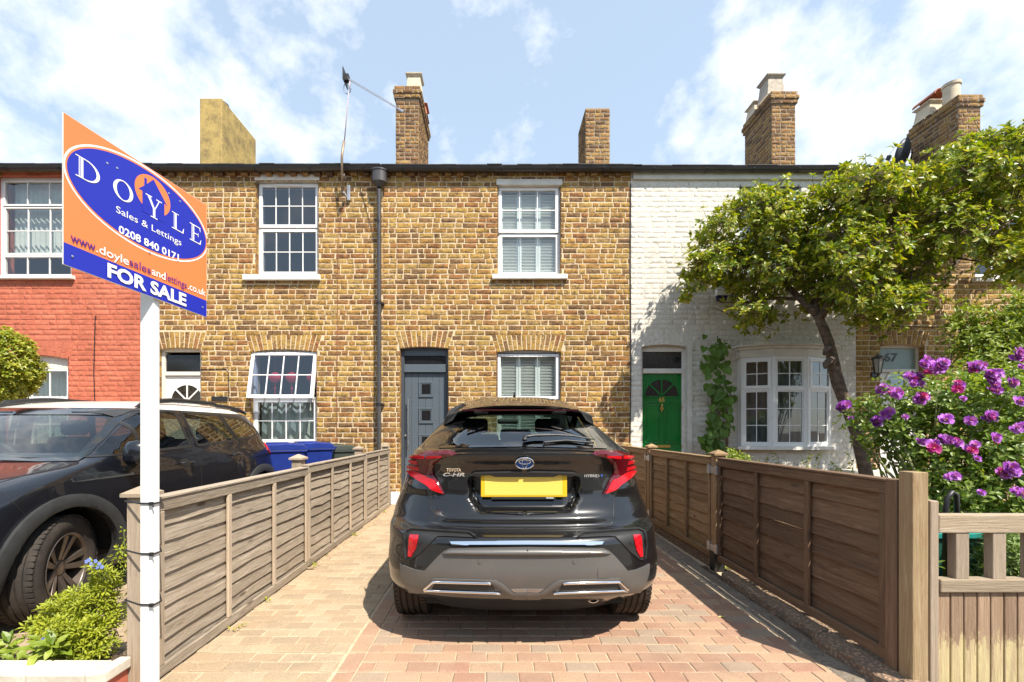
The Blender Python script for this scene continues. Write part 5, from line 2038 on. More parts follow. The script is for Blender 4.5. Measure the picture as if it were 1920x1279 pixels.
cpatch('vent_frame', r3((1142, 765), (1268, 880), (1180, 886), (1128, 795)), .021, M['bumper'], skirt=.014, step=2.5)
ctube('chrome_bar', r3((520, 800), (550, 795), (850, 788), (1135, 782), (1160, 790), (1240, 868)), .0085, .018, M['chrome'])
ctube('chrome_bar', r3((410, 908), (480, 900), (800, 890), (1175, 876), (1235, 878)), .0080, .018, M['chrome'])
cpatch('bumper_ridge', [(xm, 1109)] + r3((250, 908), (310, 872), (385, 810), (470, 765), (1150, 745), (1185, 768), (1160, 772), (540, 786), (500, 812), (440, 850), (300, 935), (255, 952)) + [(xm, 1116)], .017, M['bumper'], skirt=.014, step=3, domed=.004, join=True)
cpatch('fog_lamp', [(xm, 1100.5)] + r3((280, 860), (300, 864), (262, 892), (230, 902)) + [(xm, 1107.5)], .015, M['clearlens'], skirt=.004, step=2.5, join=True)
# matte corner trims with reflectors
cpatch('corner_trim', r3((670, 300), (760, 243), (1090, 222), (1380, 200), (1436, 215), (1456, 262), (1466, 400), (1448, 556), (1395, 545), (1290, 462), (1180, 345), (1120, 288), (1050, 282), (820, 292)), .007, M['trim'], skirt=.012, step=3)
cpatch('corner_trim_rim', stroke_poly(r3((690, 296), (765, 258), (1090, 235), (1380, 213), (1425, 228), (1440, 270), (1449, 400), (1436, 530)), 2.2), .019, M['trim'], skirt=.012, step=2.5)
cpatch('reflector', r3((1308, 268), (1385, 262), (1402, 300), (1416, 508), (1385, 512), (1340, 420)), .013, M['reflector'], skirt=.008)
for (cx, cy, rr_) in ((648, 563, 20), (1288, 345, 15)):
    cpatch('parking_sensor', r3(*[(cx + rr_ * cos(a * pi / 6), cy + rr_ * 1.1 * sin(a * pi / 6)) for a in range(12)]), .0135 if cx < 1000 else .010, M['trim'] if cx > 1000 else M['bumper'], skirt=.006, step=1.5)
cpatch('towing_cover', r3((912, 640), (930, 628), (1045, 622), (1046, 740), (910, 747)), .0125, M['bumper'], mirrored=False, skirt=.006)
# shut lines
SH = c7((1062, -5), (1052, 40), (1050, 90), (1022, 190), (1010, 300), (1003, 440), (992, 560), (986, 770), (965, 830), (900, 858), (560, 884)) + [(xm, 992)]
cpatch('shut_line', stroke_poly(SH, 1.5), .0012, M['trim'], skirt=.002, step=3, join=True)
# frame round the plate recess
U_ = c7((548, 300), (600, 296), (612, 325), (588, 450), (562, 560), (532, 640), (450, 705)) + [(xm, 966)] + [(xm, 957.5)] + c7((380, 676), (450, 655), (490, 600), (520, 480), (535, 340))
cpatch('plate_surround', U_, .006, M['paint'], skirt=.010, step=3, join=True, domed=.004)
cpatch('plate_hood', [(xm, 883)] + c7((560, 262), (600, 285), (600, 302), (540, 290)) + [(xm, 887)], .020, M['trim'], skirt=.03, step=3, join=True)
# number plate: blank, as in the photograph
yp_ = 2.655
mb = MB(); mb.box(fx(901.5, yp_), fx(1063, yp_), yp_ - .006, yp_ + .01, fz(932, yp_), fz(889.5, yp_)); npl = mb.obj('number_plate', M['plate'], car, bevel=.004)
mb = MB(); mb.box(fx(908.5, yp_), fx(1054, yp_), yp_ - .0072, yp_ - .0064, fz(928, yp_), fz(890.5, yp_)); mb.obj('plate_panel', M['plate2'], npl)
mb = MB(); mb.box(fx(921, yp_), fx(1042, yp_), yp_ - .004, yp_ + .012, fz(936.5, yp_), fz(931.6, yp_)); mb.obj('plate_strip', M['trim'], npl, bevel=.002)
# badge: ring, enamel disc and inner ovals
bc = B.hit_px(983.5, 867)
bp_, bn = bc
bmx = Matrix.Translation(bp_ + bn * .006) @ bn.to_track_quat('Z', 'Y').to_matrix().to_4x4()


def oval(mb, cx, cy, a, b, r, seg=36):
    mb.tube([bmx @ Vector((cx + a * cos(2 * pi * k / seg), cy + b * sin(2 * pi * k / seg), .004)) for k in range(seg + 1)], r, 8, cap=False)


mb = MB(); mb.lathe([(0, 0), (.046, 0), (.046, .003), (0, .004)], 32, mx=bmx, squash=(1.12, .86)); bd_ = mb.obj('badge', M['blueglow'], car)
mb = MB(); oval(mb, 0, 0, .0535, .041, .0042); oval(mb, 0, .0115, .034, .0165, .003); oval(mb, 0, 0, .0145, .037, .003)
mb.obj('badge_ring', M['chrome'], bd_, smooth=True)


def text_geo(s, size, bold=0.0, ext=.001, align='CENTER', squeeze=1.0, space=1.0):
    cu = bpy.data.curves.new('lettering', 'FONT')
    cu.body = s; cu.size = size; cu.extrude = ext; cu.offset = bold
    cu.align_x = align; cu.align_y = 'CENTER'; cu.resolution_u = 3
    cu.space_character = space
    o = bpy.data.objects.new('lettering_tmp', cu)
    COL.objects.link(o)
    bpy.context.view_layer.update()
    me = bpy.data.meshes.new_from_object(o.evaluated_get(bpy.context.evaluated_depsgraph_get()))
    vs = [Vector((v.co.x * squeeze, v.co.y, v.co.z)) for v in me.vertices]
    fs = [tuple(p.vertices) for p in me.polygons]
    bpy.data.objects.remove(o); bpy.data.meshes.remove(me); bpy.data.curves.remove(cu)
    return vs, fs


def car_text(s, px, py, wpx, hpx, bold, mt, name='lettering', shear=0):
    vs, fs = text_geo(s, 1.0, bold, .02)
    xa, xb = min(v.x for v in vs), max(v.x for v in vs); ya, yb = min(v.y for v in vs), max(v.y for v in vs)
    out = []
    for v in vs:
        u = px + ((v.x - xa) / (xb - xa) - .5) * wpx + shear * ((v.y - ya) / (yb - ya) - .5)
        w = py - ((v.y - ya) / (yb - ya) - .5) * hpx
        h = B.hit_px(u, w)
        out.append(h[0] + h[1] * (.002 + (.003 if v.z > 0 else 0)))
    mb = MB(); mb.add(out, fs)
    o = mb.obj(name, mt, car)
    return o


car_text('TOYOTA', 851.5, 880.5, 27, 6.5, .03, M['chrome'])
car_text('C-HR', 852.5, 889.5, 42, 7.5, .035, M['chrome'], shear=3)
car_text('HYBRID', 1109, 892, 28, 6.0, .035, M['chrome'])
mb = MB(); h_ = B.hit_px(1128, 892); mb.lathe([(0, 0), (.007, 0), (.006, .003), (0, .004)], 12, mx=Matrix.Translation(h_[0]) @ h_[1].to_track_quat('Z', 'Y').to_matrix().to_4x4()); mb.obj('hybrid_dot', M['blueglow'], car)
vs, fs = text_geo('TOYOTA', .011, .0004, .0004)
mb = MB(); mb.add([Vector((fx(1031, 2.65) + v.x, yp_ - .0045 - (.0006 if v.z > 0 else 0), fz(934, 2.65) + v.y)) for v in vs], fs); mb.obj('lettering', M['upvc'], npl)
# ducktail lip
cpatch('tail_spoiler_lip', stroke_poly([(xm, 842.5)] + [(1060, 843.5), (1110, 845.5), (1145, 848), (1180, 853)], 3.0), .006, M['paint'], skirt=.01, step=3, join=True, domed=.004)

# wiper
g = MB()
arm = [(983, 833), (984, 826), (1000, 823.5), (1040, 822.5), (1070, 824), (1112, 831)]
t_ = surf_tube(B.hit_px, arm, [.014] * 3 + [.010] * 400, .03)
pts = []
for p in resample(arm, 3, closed=False):
    h = B.hit_px(p.x, p.y)
    if h: pts.append(h[0] + h[1] * .028)
n_ = len(pts)
g.tube(pts, [.015 - .009 * i / n_ for i in range(n_)], 8, flat=.7)
wa = g.obj('wiper_arm', M['blackplastic'], car, smooth=True)
t_ = surf_tube(B.hit_px, [(1018, 833.5), (1060, 829.5), (1112, 834)], .007, .014)
t_.obj('wiper_blade', M['trim'], wa, smooth=True)

# roof spoiler
mb = MB()
n_ = 28
vs = []
for i in range(n_ + 1):
    t = i / n_ * 2 - 1
    x = XC + t * .530
    e = abs(t) ** 3
    drop = .070 * abs(t) ** 3.2
    yr, yf_ = 3.02 + .20 * e, 3.52 + .1 * e
    zt2, zf = 1.432 - drop, 1.525 - drop * 1.25
    vs += [(x, yr, zt2), (x, yr + .12, zt2 + .028), (x, yf_, zf), (x, yf_, zf - .06), (x, yr + .10, zt2 - .030), (x, yr + .01, zt2 - .014)]
fs = [(i * 6 + j, i * 6 + (j + 1) % 6, (i + 1) * 6 + (j + 1) % 6, (i + 1) * 6 + j) for i in range(n_) for j in range(6)] + [(5, 4, 3, 2, 1, 0), tuple(n_ * 6 + j for j in range(6))]
mb.add(vs, fs)
sp = mb.obj('roof_spoiler', M['paint'], car, smooth=True, sharp=35)
for sx in (-1, 1):
    mb = MB(); mb.box(XC + sx * .27 - .05, XC + sx * .27 + .05, 3.06, 3.16, 1.375, 1.412); mb.obj('spoiler_support', M['trim'], sp, bevel=.01)
    x1_ = XC + sx * .455
    mb = MB(); mb.prism([(x1_ - sx * .03, 3.12, 1.40), (x1_ + sx * .075, 3.20, 1.37), (x1_ + sx * .10, 3.24, 1.29), (x1_ + sx * .02, 3.14, 1.33)], (0, .12, .02)); mb.obj('spoiler_support', M['trim'], sp, bevel=.01)
mb = MB(); mb.box(XC - .40, XC + .40, 3.034, 3.05, 1.396, 1.407); mb.obj('brake_light', NM('unlit_brake_light').set(base=(.03, .003, .005), rough=.3).mat, sp)
# fin aerial
mb = MB()
p0 = (XC + .01, 4.15)
mb.prism([(p0[0] - .022, p0[1] - .05, 1.54), (p0[0] + .022, p0[1] - .05, 1.54), (p0[0] + .028, p0[1] + .1, 1.545), (p0[0] - .028, p0[1] + .1, 1.545)], (0, 0, .012))
mb.add([(p0[0] - .018, p0[1] - .03, 1.552), (p0[0] + .018, p0[1] - .03, 1.552), (p0[0] + .004, p0[1] - .045, 1.615), (p0[0] - .004, p0[1] - .045, 1.615), (p0[0], p0[1] + .09, 1.552), (p0[0], p0[1] - .03, 1.615)],
       [(0, 1, 2, 3), (1, 4, 5, 2), (4, 0, 3, 5), (3, 2, 5), (0, 4, 1)])
mb.obj('aerial', M['blackplastic'], car, bevel=.003)

# cabin
mb = MB()
mb.box(XC - .62, XC + .62, 3.0, 5.9, .70, .74); mb.box(XC - .6, XC + .6, 2.95, 3.4, .74, 1.06)
mb.obj('cabin_floor', M['seat'], car)
for i, (x, w) in enumerate(((-.42, .24), (0, .2), (.42, .24))):
    mb = MB(); mb.box(XC + x - w * .95, XC + x + w * .95, 3.62, 3.74, .8, 1.16); mb.box(XC + x - .13, XC + x + .13, 3.64, 3.72, 1.17, 1.27)
    mb.obj('rear_seat', M['seat'], car, bevel=.03)
for x in (-.37, .37):
    mb = MB(); mb.box(XC + x - .24, XC + x + .24, 4.45, 4.58, .8, 1.22); mb.box(XC + x - .13, XC + x + .13, 4.48, 4.56, 1.23, 1.38)
    mb.obj('front_seat', M['seat'], car, bevel=.035)
mb = MB(); mb.box(XC - .66, XC + .66, 5.2, 5.7, .85, 1.10); mb.obj('dashboard', M['dash'], car, bevel=.04)
mb = MB(); mb.box(XC - .02 - .12, XC - .02 + .12, 5.02, 5.06, 1.33, 1.39); mb.obj('mirror', M['trim'], car, bevel=.02)
# wheels and underside
for sx in (-1, 1):
    for yy in (3.12, 5.78):
        wc = Matrix.Translation((XC + sx * .716, yy, .336))
        w_ = part('wheel', car, (XC + sx * .716, yy, .336))
        tyre(w_, wc, .336, .215, .235)
        mb = MB(); m2 = wc @ Matrix.Rotation(sx * pi / 2, 4, 'Y'); mb.lathe([(.235, -.1), (.22, -.08), (.20, .07), (.235, .1)], 36, mx=m2); mb.lathe([(0, .05), (.06, .06), (.075, .03), (.21, .07), (.21, .05), (0, .02)], 10, mx=m2)
        mb.obj('rim', M['rim'], w_, smooth=True, sharp=30)
mb = MB(); mb.box(XC - .58, XC + .58, 2.62, 6.5, .24, .30); mb.box(XC - .55, XC + .55, 3.05, 3.2, .2, .26)
mb.box(XC - .76, XC - .58, 2.80, 3.55, .66, .70); mb.box(XC + .58, XC + .76, 2.80, 3.55, .66, .70)
mb.obj('underbody', M['liner'], car)
mb = MB(); mx_ = Matrix.Translation((fx(1108, 2.62), 2.56, fz(1117, 2.62) + .005)) @ Matrix.Rotation(-pi / 2, 4, 'X')
mb.lathe([(.030, 0), (.034, 0), (.034, .2), (.030, .2), (.030, 0)], 20, mx=mx_, squash=(1, .75)); mb.obj('exhaust_pipe', M['chrome'], car, smooth=True, sharp=40)
# door mirrors just showing beyond the flanks
mb = MB()
for sx in (-1,):
    mb.lathe([(0, -.09), (.06, -.07), (.075, 0), (.06, .06), (0, .08)], 14, mx=Matrix.Translation((XC + sx * .93, 5.05, 1.05)) @ Matrix.Rotation(pi / 2, 4, 'Y'), squash=(.9, 1))
mb.obj('door_mirror', M['paint'], car, smooth=True)

# ================================================= the suv at the left, facing the street
suv = thing('parked_suv', 'dark suv with white roof and grey wheel arches, parked nose out behind the left fence', 'car', (-3.6, 4.4, 0))
yaw = radians(1.6)
SM = Matrix.Translation((-3.70, 2.93, 0)) @ Matrix.Rotation(yaw, 4, 'Z')
tab2 = table("""
.20   .70   -.62   3.05   .30  .40
.28   .80   -.76   3.18   .38  .50
.45   .86   -.82   3.26   .42  .52
.65   .875  -.82   3.26   .44  .52
.80   .875  -.76   3.24   .46  .52
.88   .870  -.66   3.22   .50  .52
.94   .865  -.45   3.20   .46  .52
.99   .855  -.20   3.18   .34  .52
1.03  .845  .02    3.16   .26  .52
1.055 .835  .12    3.14   .24  .52
1.08  .825  .18    3.12   .24  .52
1.20  .785  .36    3.06   .26  .50
1.32  .742  .56    2.98   .28  .50
1.42  .700  .74    2.88   .30  .50
1.465 .665  .86    2.76   .32  .48
1.505 .600  1.05   2.60   .34  .44
1.535 .500  1.28   2.40   .30  .36
1.555 .300  1.55   2.15   .20  .24
1.562 .120  1.75   1.95   .08  .08
""")
zs2 = [.20 + i * .0165 for i in range(83)]
zs2 = [z for z in zs2 if z < 1.56] + [1.562]
S = Body(tab2, zs2, SM, NA=84, NS=110)


def s_side(u, v): return S.side(u, v, 1)


# window outlines in flank coordinates (length along the car, height)
SW = {'quarter_window': [(.27, 1.075), (.66, 1.315), (.68, 1.095)],
      'door_window': [(.72, 1.095), (.70, 1.335), (.86, 1.405), (1.18, 1.425), (1.26, 1.42), (1.30, 1.12)],
      'rear_door_window': [(1.44, 1.125), (1.38, 1.425), (1.95, 1.415), (2.10, 1.17), (2.02, 1.15)],
      'rear_quarter_window': [(2.18, 1.175), (2.04, 1.41), (2.40, 1.38), (2.72, 1.24), (2.5, 1.19)]}
WS = [(-.72, 1.075), (-.60, 1.41), (.60, 1.41), (.72, 1.075)]
keep, roof_f, wsf = [], [], []
inv = S.inv
for f in S.f:
    c = inv @ face_c(S.v, f)
    x, y, z = c
    flank = abs(x) > tab2[0](z) * .93 and y > tab2[1](z) + .06
    if flank and z > 1.04 and any(in_poly(y, z, [(a, b) for a, b in P]) for P in SW.values()): continue
    if 1.085 < z < 1.425 and y < 1.2 and in_poly(x, z, WS): continue
    if 1.14 < z < 1.40 and y > 2.7 and abs(x) < .56: wsf.append(f); continue
    if z < .76 and abs(x) > .5 and ((y - 0) ** 2 + (z - .35) ** 2 < .395 ** 2 or (y - 2.62) ** 2 + (z - .35) ** 2 < .395 ** 2): continue
    (roof_f if z > 1.452 else keep).append(f)
sb_ = sub(S.v, keep, 'body', M['paint2'], suv, sharp=45)
bm = bmesh.new(); bm.from_mesh(sb_.data); bmesh.ops.recalc_face_normals(bm, faces=bm.faces); bm.to_mesh(sb_.data); bm.free()
sub(S.v, roof_f, 'roof', M['whiteroof'], suv, sharp=45)
sub(S.v, wsf, 'rear_window', M['carglass_dark'], suv)


def spatch(name, poly, off, mt, fn=s_side, step=.03, hole=None, skirt=.006, both=True, domed=0, parent=None, label=None):
    vs, fs = conform(fn, poly, off, step, hole, skirt, domed)
    r = []
    if not vs: return
    mb = MB(); mb.add(vs, fs); r.append(mb.obj(name, mt, parent or suv, smooth=True, sharp=40))
    if both:
        v2, f2 = mirror(vs, fs, SM, S.inv); m2 = MB(); m2.add(v2, f2); r.append(m2.obj(name, mt, parent or suv, smooth=True, sharp=40))
    return r


def inset(poly, d):
    cx = sum(p[0] for p in poly) / len(poly); cy = sum(p[1] for p in poly) / len(poly)
    out = []
    n = len(poly)
    area = sum(poly[i][0] * poly[(i + 1) % n][1] - poly[(i + 1) % n][0] * poly[i][1] for i in range(n))
    sg = 1 if area > 0 else -1
    for i in range(n):
        a, b, c = Vector(poly[i - 1]), Vector(poly[i]), Vector(poly[(i + 1) % n])
        e1 = (b - a).normalized(); e2 = (c - b).normalized()
        n1 = Vector((-e1.y, e1.x)) * sg; n2 = Vector((-e2.y, e2.x)) * sg
        k = n1 + n2
        k = k / max(.35, k.length_squared / 2)
        out.append(tuple(b + k * d))
    return out


for nm, P in SW.items():
    spatch('side_window', inset(P, -.012), .0015, M['carglass_dark'], step=.05, skirt=.001)
    spatch('window_trim', inset(P, -.024), .004, M['trim'] if nm != 'x' else M['chrome'], hole=inset(P, -.002), step=.03, skirt=.006)
spatch('windscreen', inset(WS, -.02), .002, M['carglass'], fn=S.end, step=.08, both=False, skirt=.001)
spatch('windscreen_border', inset(WS, -.03), .004, M['frit'], fn=S.end, step=.04, hole=inset(WS, .022), both=False, skirt=.001)
spatch('pillar_trim', [(.14, 1.075), (.66, 1.395), (.88, 1.445), (1.3, 1.448), (1.3, 1.436), (.86, 1.425), (.66, 1.345), (.25, 1.075)], .008, M['cladding'], step=.03)
# wheel arches, sills
for wy in (0, 2.62):
    arcp = [(wy + .485 * cos(radians(a)), .35 + .485 * sin(radians(a))) for a in range(-14, 195, 8)] + [(wy + .400 * cos(radians(a)), .35 + .400 * sin(radians(a))) for a in range(194, -15, -8)]
    spatch('wheel_arch', arcp, .022, M['cladding'], step=.03, skirt=.05, domed=.012)
spatch('sill_cladding', [(.44, .22), (2.18, .22), (2.18, .36), (.44, .36)], .018, M['cladding'], step=.06, skirt=.03)
# shut lines of doors and bonnet
for path in ([(.66, 1.07), (.62, .95), (.60, .60), (.66, .38)], [(1.36, 1.42), (1.36, 1.10), (1.39, .95), (1.40, .38)], [(2.12, 1.15), (2.16, 1.0), (2.05, .85), (2.08, .78)]):
    spatch('shut_line', stroke_poly(path, .007), .0012, M['trim'], step=.03, skirt=.002)
def s_px(u, v): return S.hit_px(u, v)
spatch('bonnet_line', stroke_poly([(138, 868), (122, 875), (60, 888), (5, 903), (-60, 920)], 1.3), .0015, M['trim'], fn=s_px, step=4, both=False, skirt=.002)
spatch('bumper_line', stroke_poly([(-20, 906), (10, 928), (30, 948), (46, 964)], 1.0), .0015, M['trim'], fn=s_px, step=4, both=False, skirt=.002)
# handles
for (hy, hz) in ((1.17, .955), (2.02, .985)):
    for sx in (1, -1):
        h = S.side(hy, hz, sx)
        d = SM.to_3x3() @ Vector((0, 1, 0))
        mb = MB(); mb.tube([h[0] - d * .085 + h[1] * .004, h[0] - d * .07 + h[1] * .035, h[0] + h[1] * .042, h[0] + d * .07 + h[1] * .035, h[0] + d * .085 + h[1] * .004], [.008, .012, .013, .012, .008], 8, flat=.8)
        mb.obj('door_handle', M['paint2'], suv, smooth=True)
    spatch('handle_cup', [(hy + .07 * cos(a * pi / 8), hz + .005 + .036 * sin(a * pi / 8)) for a in range(16)], .0012, M['trim'], step=.015, skirt=.001)
# roof rails
for sx in (1, -1):
    pts = []
    for k in range(26):
        t = k / 25
        y = .98 + 1.75 * t
        z = 1.515 + .062 * (sin(pi * min(1, t * 3.2) / 2) if t < .31 else (1 if t < .72 else cos(pi / 2 * (t - .72) / .28) ** .7)) - .02
        pts.append(SM @ Vector((sx * (.60 - .0 * t), y, z - (.03 * t if t > .6 else 0))))
    mb = MB(); mb.tube(pts, [.012] + [.019] * 24 + [.012], 8, flat=1.2); rl = mb.obj('roof_rail', M['blackplastic'], suv, smooth=True)
    mb = MB()
    for y, L in ((1.02, .22), (2.45, .2)): mb.prism([SM @ Vector((sx * .60 - .012, y - L / 2, 1.46)), SM @ Vector((sx * .60 - .012, y + L / 2, 1.47)), SM @ Vector((sx * .60 - .012, y + L / 2, 1.54)), SM @ Vector((sx * .60 - .012, y, 1.53))], SM.to_3x3() @ Vector((.024, 0, 0)))
    mb.obj('rail_foot', M['blackplastic'], rl)
# door mirror
for sx in (1, -1):
    q = SM @ Matrix.Translation((sx * .955, .47, 1.09)) @ Matrix.Rotation(radians(8 * sx), 4, 'Z')
    mb = MB()
    prof = [(0, -.10), (.055, -.095), (.078, -.06), (.082, 0), (.074, .05), (.05, .085), (0, .095)]
    mb.lathe(prof, 20, mx=q, squash=(1.15, .85))
    mi = mb.obj('door_mirror', M['paint2'], suv, smooth=True)
    mb = MB(); mb.tube([q @ Vector((-sx * .02, 0, -.07)), q @ Vector((-sx * .07, .02, -.13)), q @ Vector((-sx * .13, .04, -.15))], [.035, .03, .03], 10); mb.obj('mirror_stalk', M['trim'], mi, smooth=True)
# tail lamp, fuel flap
spatch('tail_lamp', smooth_poly([(2.80, .98), (2.84, 1.09), (3.05, 1.10), (3.16, 1.05), (3.17, .93), (2.98, .92)], 1), .012, M['redlens'], step=.02, skirt=.02)
# head lamp corner at the frame edge
if 0: spatch('head_lamp', smooth_poly([(-.62, .78), (-.30, .83), (-.28, .87), (-.60, .86)], 1), .006, M['clearlens'], step=.02)
# cabin: seats, dashboard, steering wheel
mb = MB(); q = SM; mb.box(-.62, .62, .2, 3.0, .62, .66, 0, q); mb.obj('cabin_floor', M['seat'], suv)
mb = MB(); mb.box(-.68, .68, .25, .62, .80, 1.045, 0, q); mb.obj('dashboard', M['dash'], suv, bevel=.03)
for x in (-.36, .36):
    mb = MB(); mb.box(x - .22, x + .22, 1.35, 1.48, .7, 1.20, 0, q); mb.box(x - .12, x + .12, 1.38, 1.46, 1.21, 1.36, 0, q); mb.obj('front_seat', M['seat'], suv, bevel=.035)
    mb = MB(); mb.box(x - .26, x + .26, 2.25, 2.38, .7, 1.15, 0, q); mb.box(x - .12, x + .12, 2.28, 2.36, 1.16, 1.29, 0, q); mb.obj('rear_seat', M['seat'], suv, bevel=.035)
wq = SM @ Matrix.Translation((-.34, .72, 1.00)) @ Matrix.Rotation(radians(-68), 4, 'X')
mb = MB(); mb.tube([wq @ Vector((.175 * cos(2 * pi * k / 32), .175 * sin(2 * pi * k / 32), 0)) for k in range(33)], .015, 8, cap=False)
mb.tube([wq @ Vector((-.17, 0, 0)), wq @ Vector((.17, 0, 0))], .02, 8); mb.lathe([(0, .03), (.05, .02), (.05, -.02), (0, -.1)], 12, mx=wq)
mb.obj('steering_wheel', M['dash'], suv, smooth=True)
mb = MB(); mb.tube([SM @ Vector((.1, .20, 1.075)), SM @ Vector((.45, .16, 1.066)), SM @ Vector((.62, .2, 1.062))], .009, 6); mb.obj('wiper', M['trim'], suv)
# wheels
for sx in (1, -1):
    for wy in (0, 2.62):
        st = radians(15) if wy == 0 else 0
        wm = SM @ Matrix.Translation((sx * .745, wy, .345)) @ Matrix.Rotation(st, 4, 'Z')
        loc = wm.translation.copy()
        w_ = part('wheel', suv, loc)
        tyre(w_, wm, .345, .215, .225)
        m2 = wm @ Matrix.Rotation(sx * pi / 2, 4, 'Y') @ Matrix.Rotation(radians(20), 4, 'Z')
        mb = MB(); mb.lathe([(.228, .098), (.222, .104), (.208, .09), (.20, -.04), (.205, -.09)], 48, mx=m2)
        mb.lathe([(0, .062), (.03, .062), (.05, .055), (.058, .03), (.058, -.02)], 24, mx=m2)
        for k in range(5):
            for dd in (-.17, .17):
                a = 2 * pi * k / 5
                rq = m2 @ Matrix.Rotation(a, 4, 'Z')
                sn = 1 if dd > 0 else -1
                vs = [rq @ Vector(p) for p in ((.04, sn * .012 - .014, .05), (.04, sn * .012 + .014, .05), (.205, sn * .045 + .024, .088), (.205, sn * .045 - .024, .088),
                                               (.04, sn * .012 - .014, .02), (.04, sn * .012 + .014, .02), (.205, sn * .045 + .024, .05), (.205, sn * .045 - .024, .05))]
                mb.add(vs, [(0, 1, 2, 3), (7, 6, 5, 4), (0, 4, 5, 1), (1, 5, 6, 2), (2, 6, 7, 3), (3, 7, 4, 0)])
        mb.obj('rim', M['rim'], w_, smooth=True, sharp=30, bevel=.003)
        mb = MB(); mb.lathe([(0, 0), (.15, 0), (.15, .012), (0, .012)], 28, mx=wm @ Matrix.Rotation(sx * pi / 2, 4, 'Y')); mb.obj('brake_disc', M['galv'], w_)
mb = MB(); mb.box(-.5, .5, -.55, 3.0, .24, .30, 0, SM)
for wy in (0, 2.62):
    for sx in (-1, 1):
        N = 16
        pr_ = [(wy + .44 * cos(pi * k / N), .35 + .44 * sin(pi * k / N)) for k in range(N + 1)]
        vs = [SM @ Vector((sx * x, y, z)) for x in (.48, .855) for y, z in pr_]
        mb.add(vs, [(k, k + 1, N + 2 + k, N + 1 + k) for k in range(N)])
        mb.add([SM @ Vector((sx * .48, y, z)) for y, z in pr_], [tuple(range(N + 1))])
mb.obj('wheel_liner', M['liner'], suv)

# ---------------------------------------------------------------- estate agent's board on its post
M['signblue'] = NM('sign_blue').set(base=(.012, .020, .36), rough=.35).mat
M['signorange'] = NM('sign_orange').set(base=(.80, .20, .055), rough=.35).mat
M['signpurple'] = NM('sign_purple').set(base=(.09, .012, .17), rough=.4).mat
M['signwhite'] = NM('sign_white').set(base=(.80, .79, .77), rough=.4).mat
M['boardcore'] = simple('board_edge', (.72, .70, .66), .6)
M['polewhite'] = simple('white_painted_post', (.80, .79, .76), .5, var=.04, scale=4, bump=.1)
M['cabletie'] = simple('black_cable_tie', (.015, .015, .017), .4)

sign = thing('sale_board', 'orange and blue FOR SALE board on a tall white square post by the left fence', 'sign', (-1.645, 2.06, 0))
PP = Vector((-1.652, 2.075, 0))
mb = MB()
mxp = Matrix.Translation((PP.x, PP.y, 0)) @ Matrix.Rotation(radians(-6), 4, 'Z') @ Matrix.Rotation(radians(.4), 4, 'Y')
mb.box(-1.648, -1.586, 2.065, 2.105, .0, 2.44)
mb.obj('post', M['polewhite'], sign, bevel=.003)
BO = Vector((-1.725, 1.776, 1.933))
BU = Vector((.165, .634, -.053)); BLn = .657; BU = BU.normalized()
BV = Vector((0, .0, 1)); BV = (BV - BU * BV.dot(BU)); BV = Vector((0, 0, 1))
BN = BU.cross(BV).normalized()                    # faces the driveway
if BN.x < 0: BN = -BN
BHt = .61


BS = .965
def bp3(u, v, o=0.0): return CAM + (BO + BU * u + BV * v + BN * o - CAM) * BS


mb = MB()
mb.prism([bp3(0, 0, -.007), bp3(BLn, 0, -.007), bp3(BLn, BHt, -.007), bp3(0, BHt, -.007)], BN * .006)
brd = mb.obj('board', M['boardcore'], sign)


def bflat(polys, off, mt, name, th=.0004):
    mb = MB()
    for p in polys: mb.prism([bp3(u, v, off) for u, v in p], BN * th)
    return mb.obj(name, mt, brd, fix=False)


def ell(cx, cy, a, b, n=72, clip=True):
    out = []
    for k in range(n):
        t = 2 * pi * k / n
        u, v = cx + a * cos(t), cy + b * sin(t)
        if clip: u = max(.0015, min(BLn - .0015, u)); v = max(.0015, min(BHt - .0015, v))
        out.append((u, v))
    return out


bflat([[(.001, .0895), (BLn - .001, .0895), (BLn - .001, BHt - .001), (.001, BHt - .001)]], -.0008, M['signorange'], 'orange_panel')
bflat([[(.001, .001), (BLn - .001, .001), (BLn - .001, .089), (.001, .089)]], -.0008, M['signblue'], 'blue_band')
bflat([ell(.331, .405, .333, .200)], .0000, M['signwhite'], 'white_ring')
bflat([ell(.331, .405, .326, .192)], .0006, M['signorange'], 'orange_ring')
bflat([ell(.331, .405, .320, .184)], .0012, M['signblue'], 'blue_oval')
bflat([ell(.3615, .488, .086, .087, clip=False)], .0018, M['signorange'], 'orange_disc')
bflat([[(.310, .385), (.417, .385), (.417, .482), (.433, .474), (.363, .566), (.331, .525), (.331, .549), (.319, .549), (.319, .510), (.292, .480), (.310, .480)]], .0024, M['signblue'], 'house_shape')


def arcpts(cx, cy, a, b, t0, t1, n): return [(cx + a * cos(radians(t0 + (t1 - t0) * k / n)), cy + b * sin(radians(t0 + (t1 - t0) * k / n))) for k in range(n + 1)]


def strip(o, i): return [[o[k], o[k + 1], i[k + 1], i[k]] for k in range(len(o) - 1)]


def rect(a, b, c, d): return [(a, b), (c, b), (c, d), (a, d)]


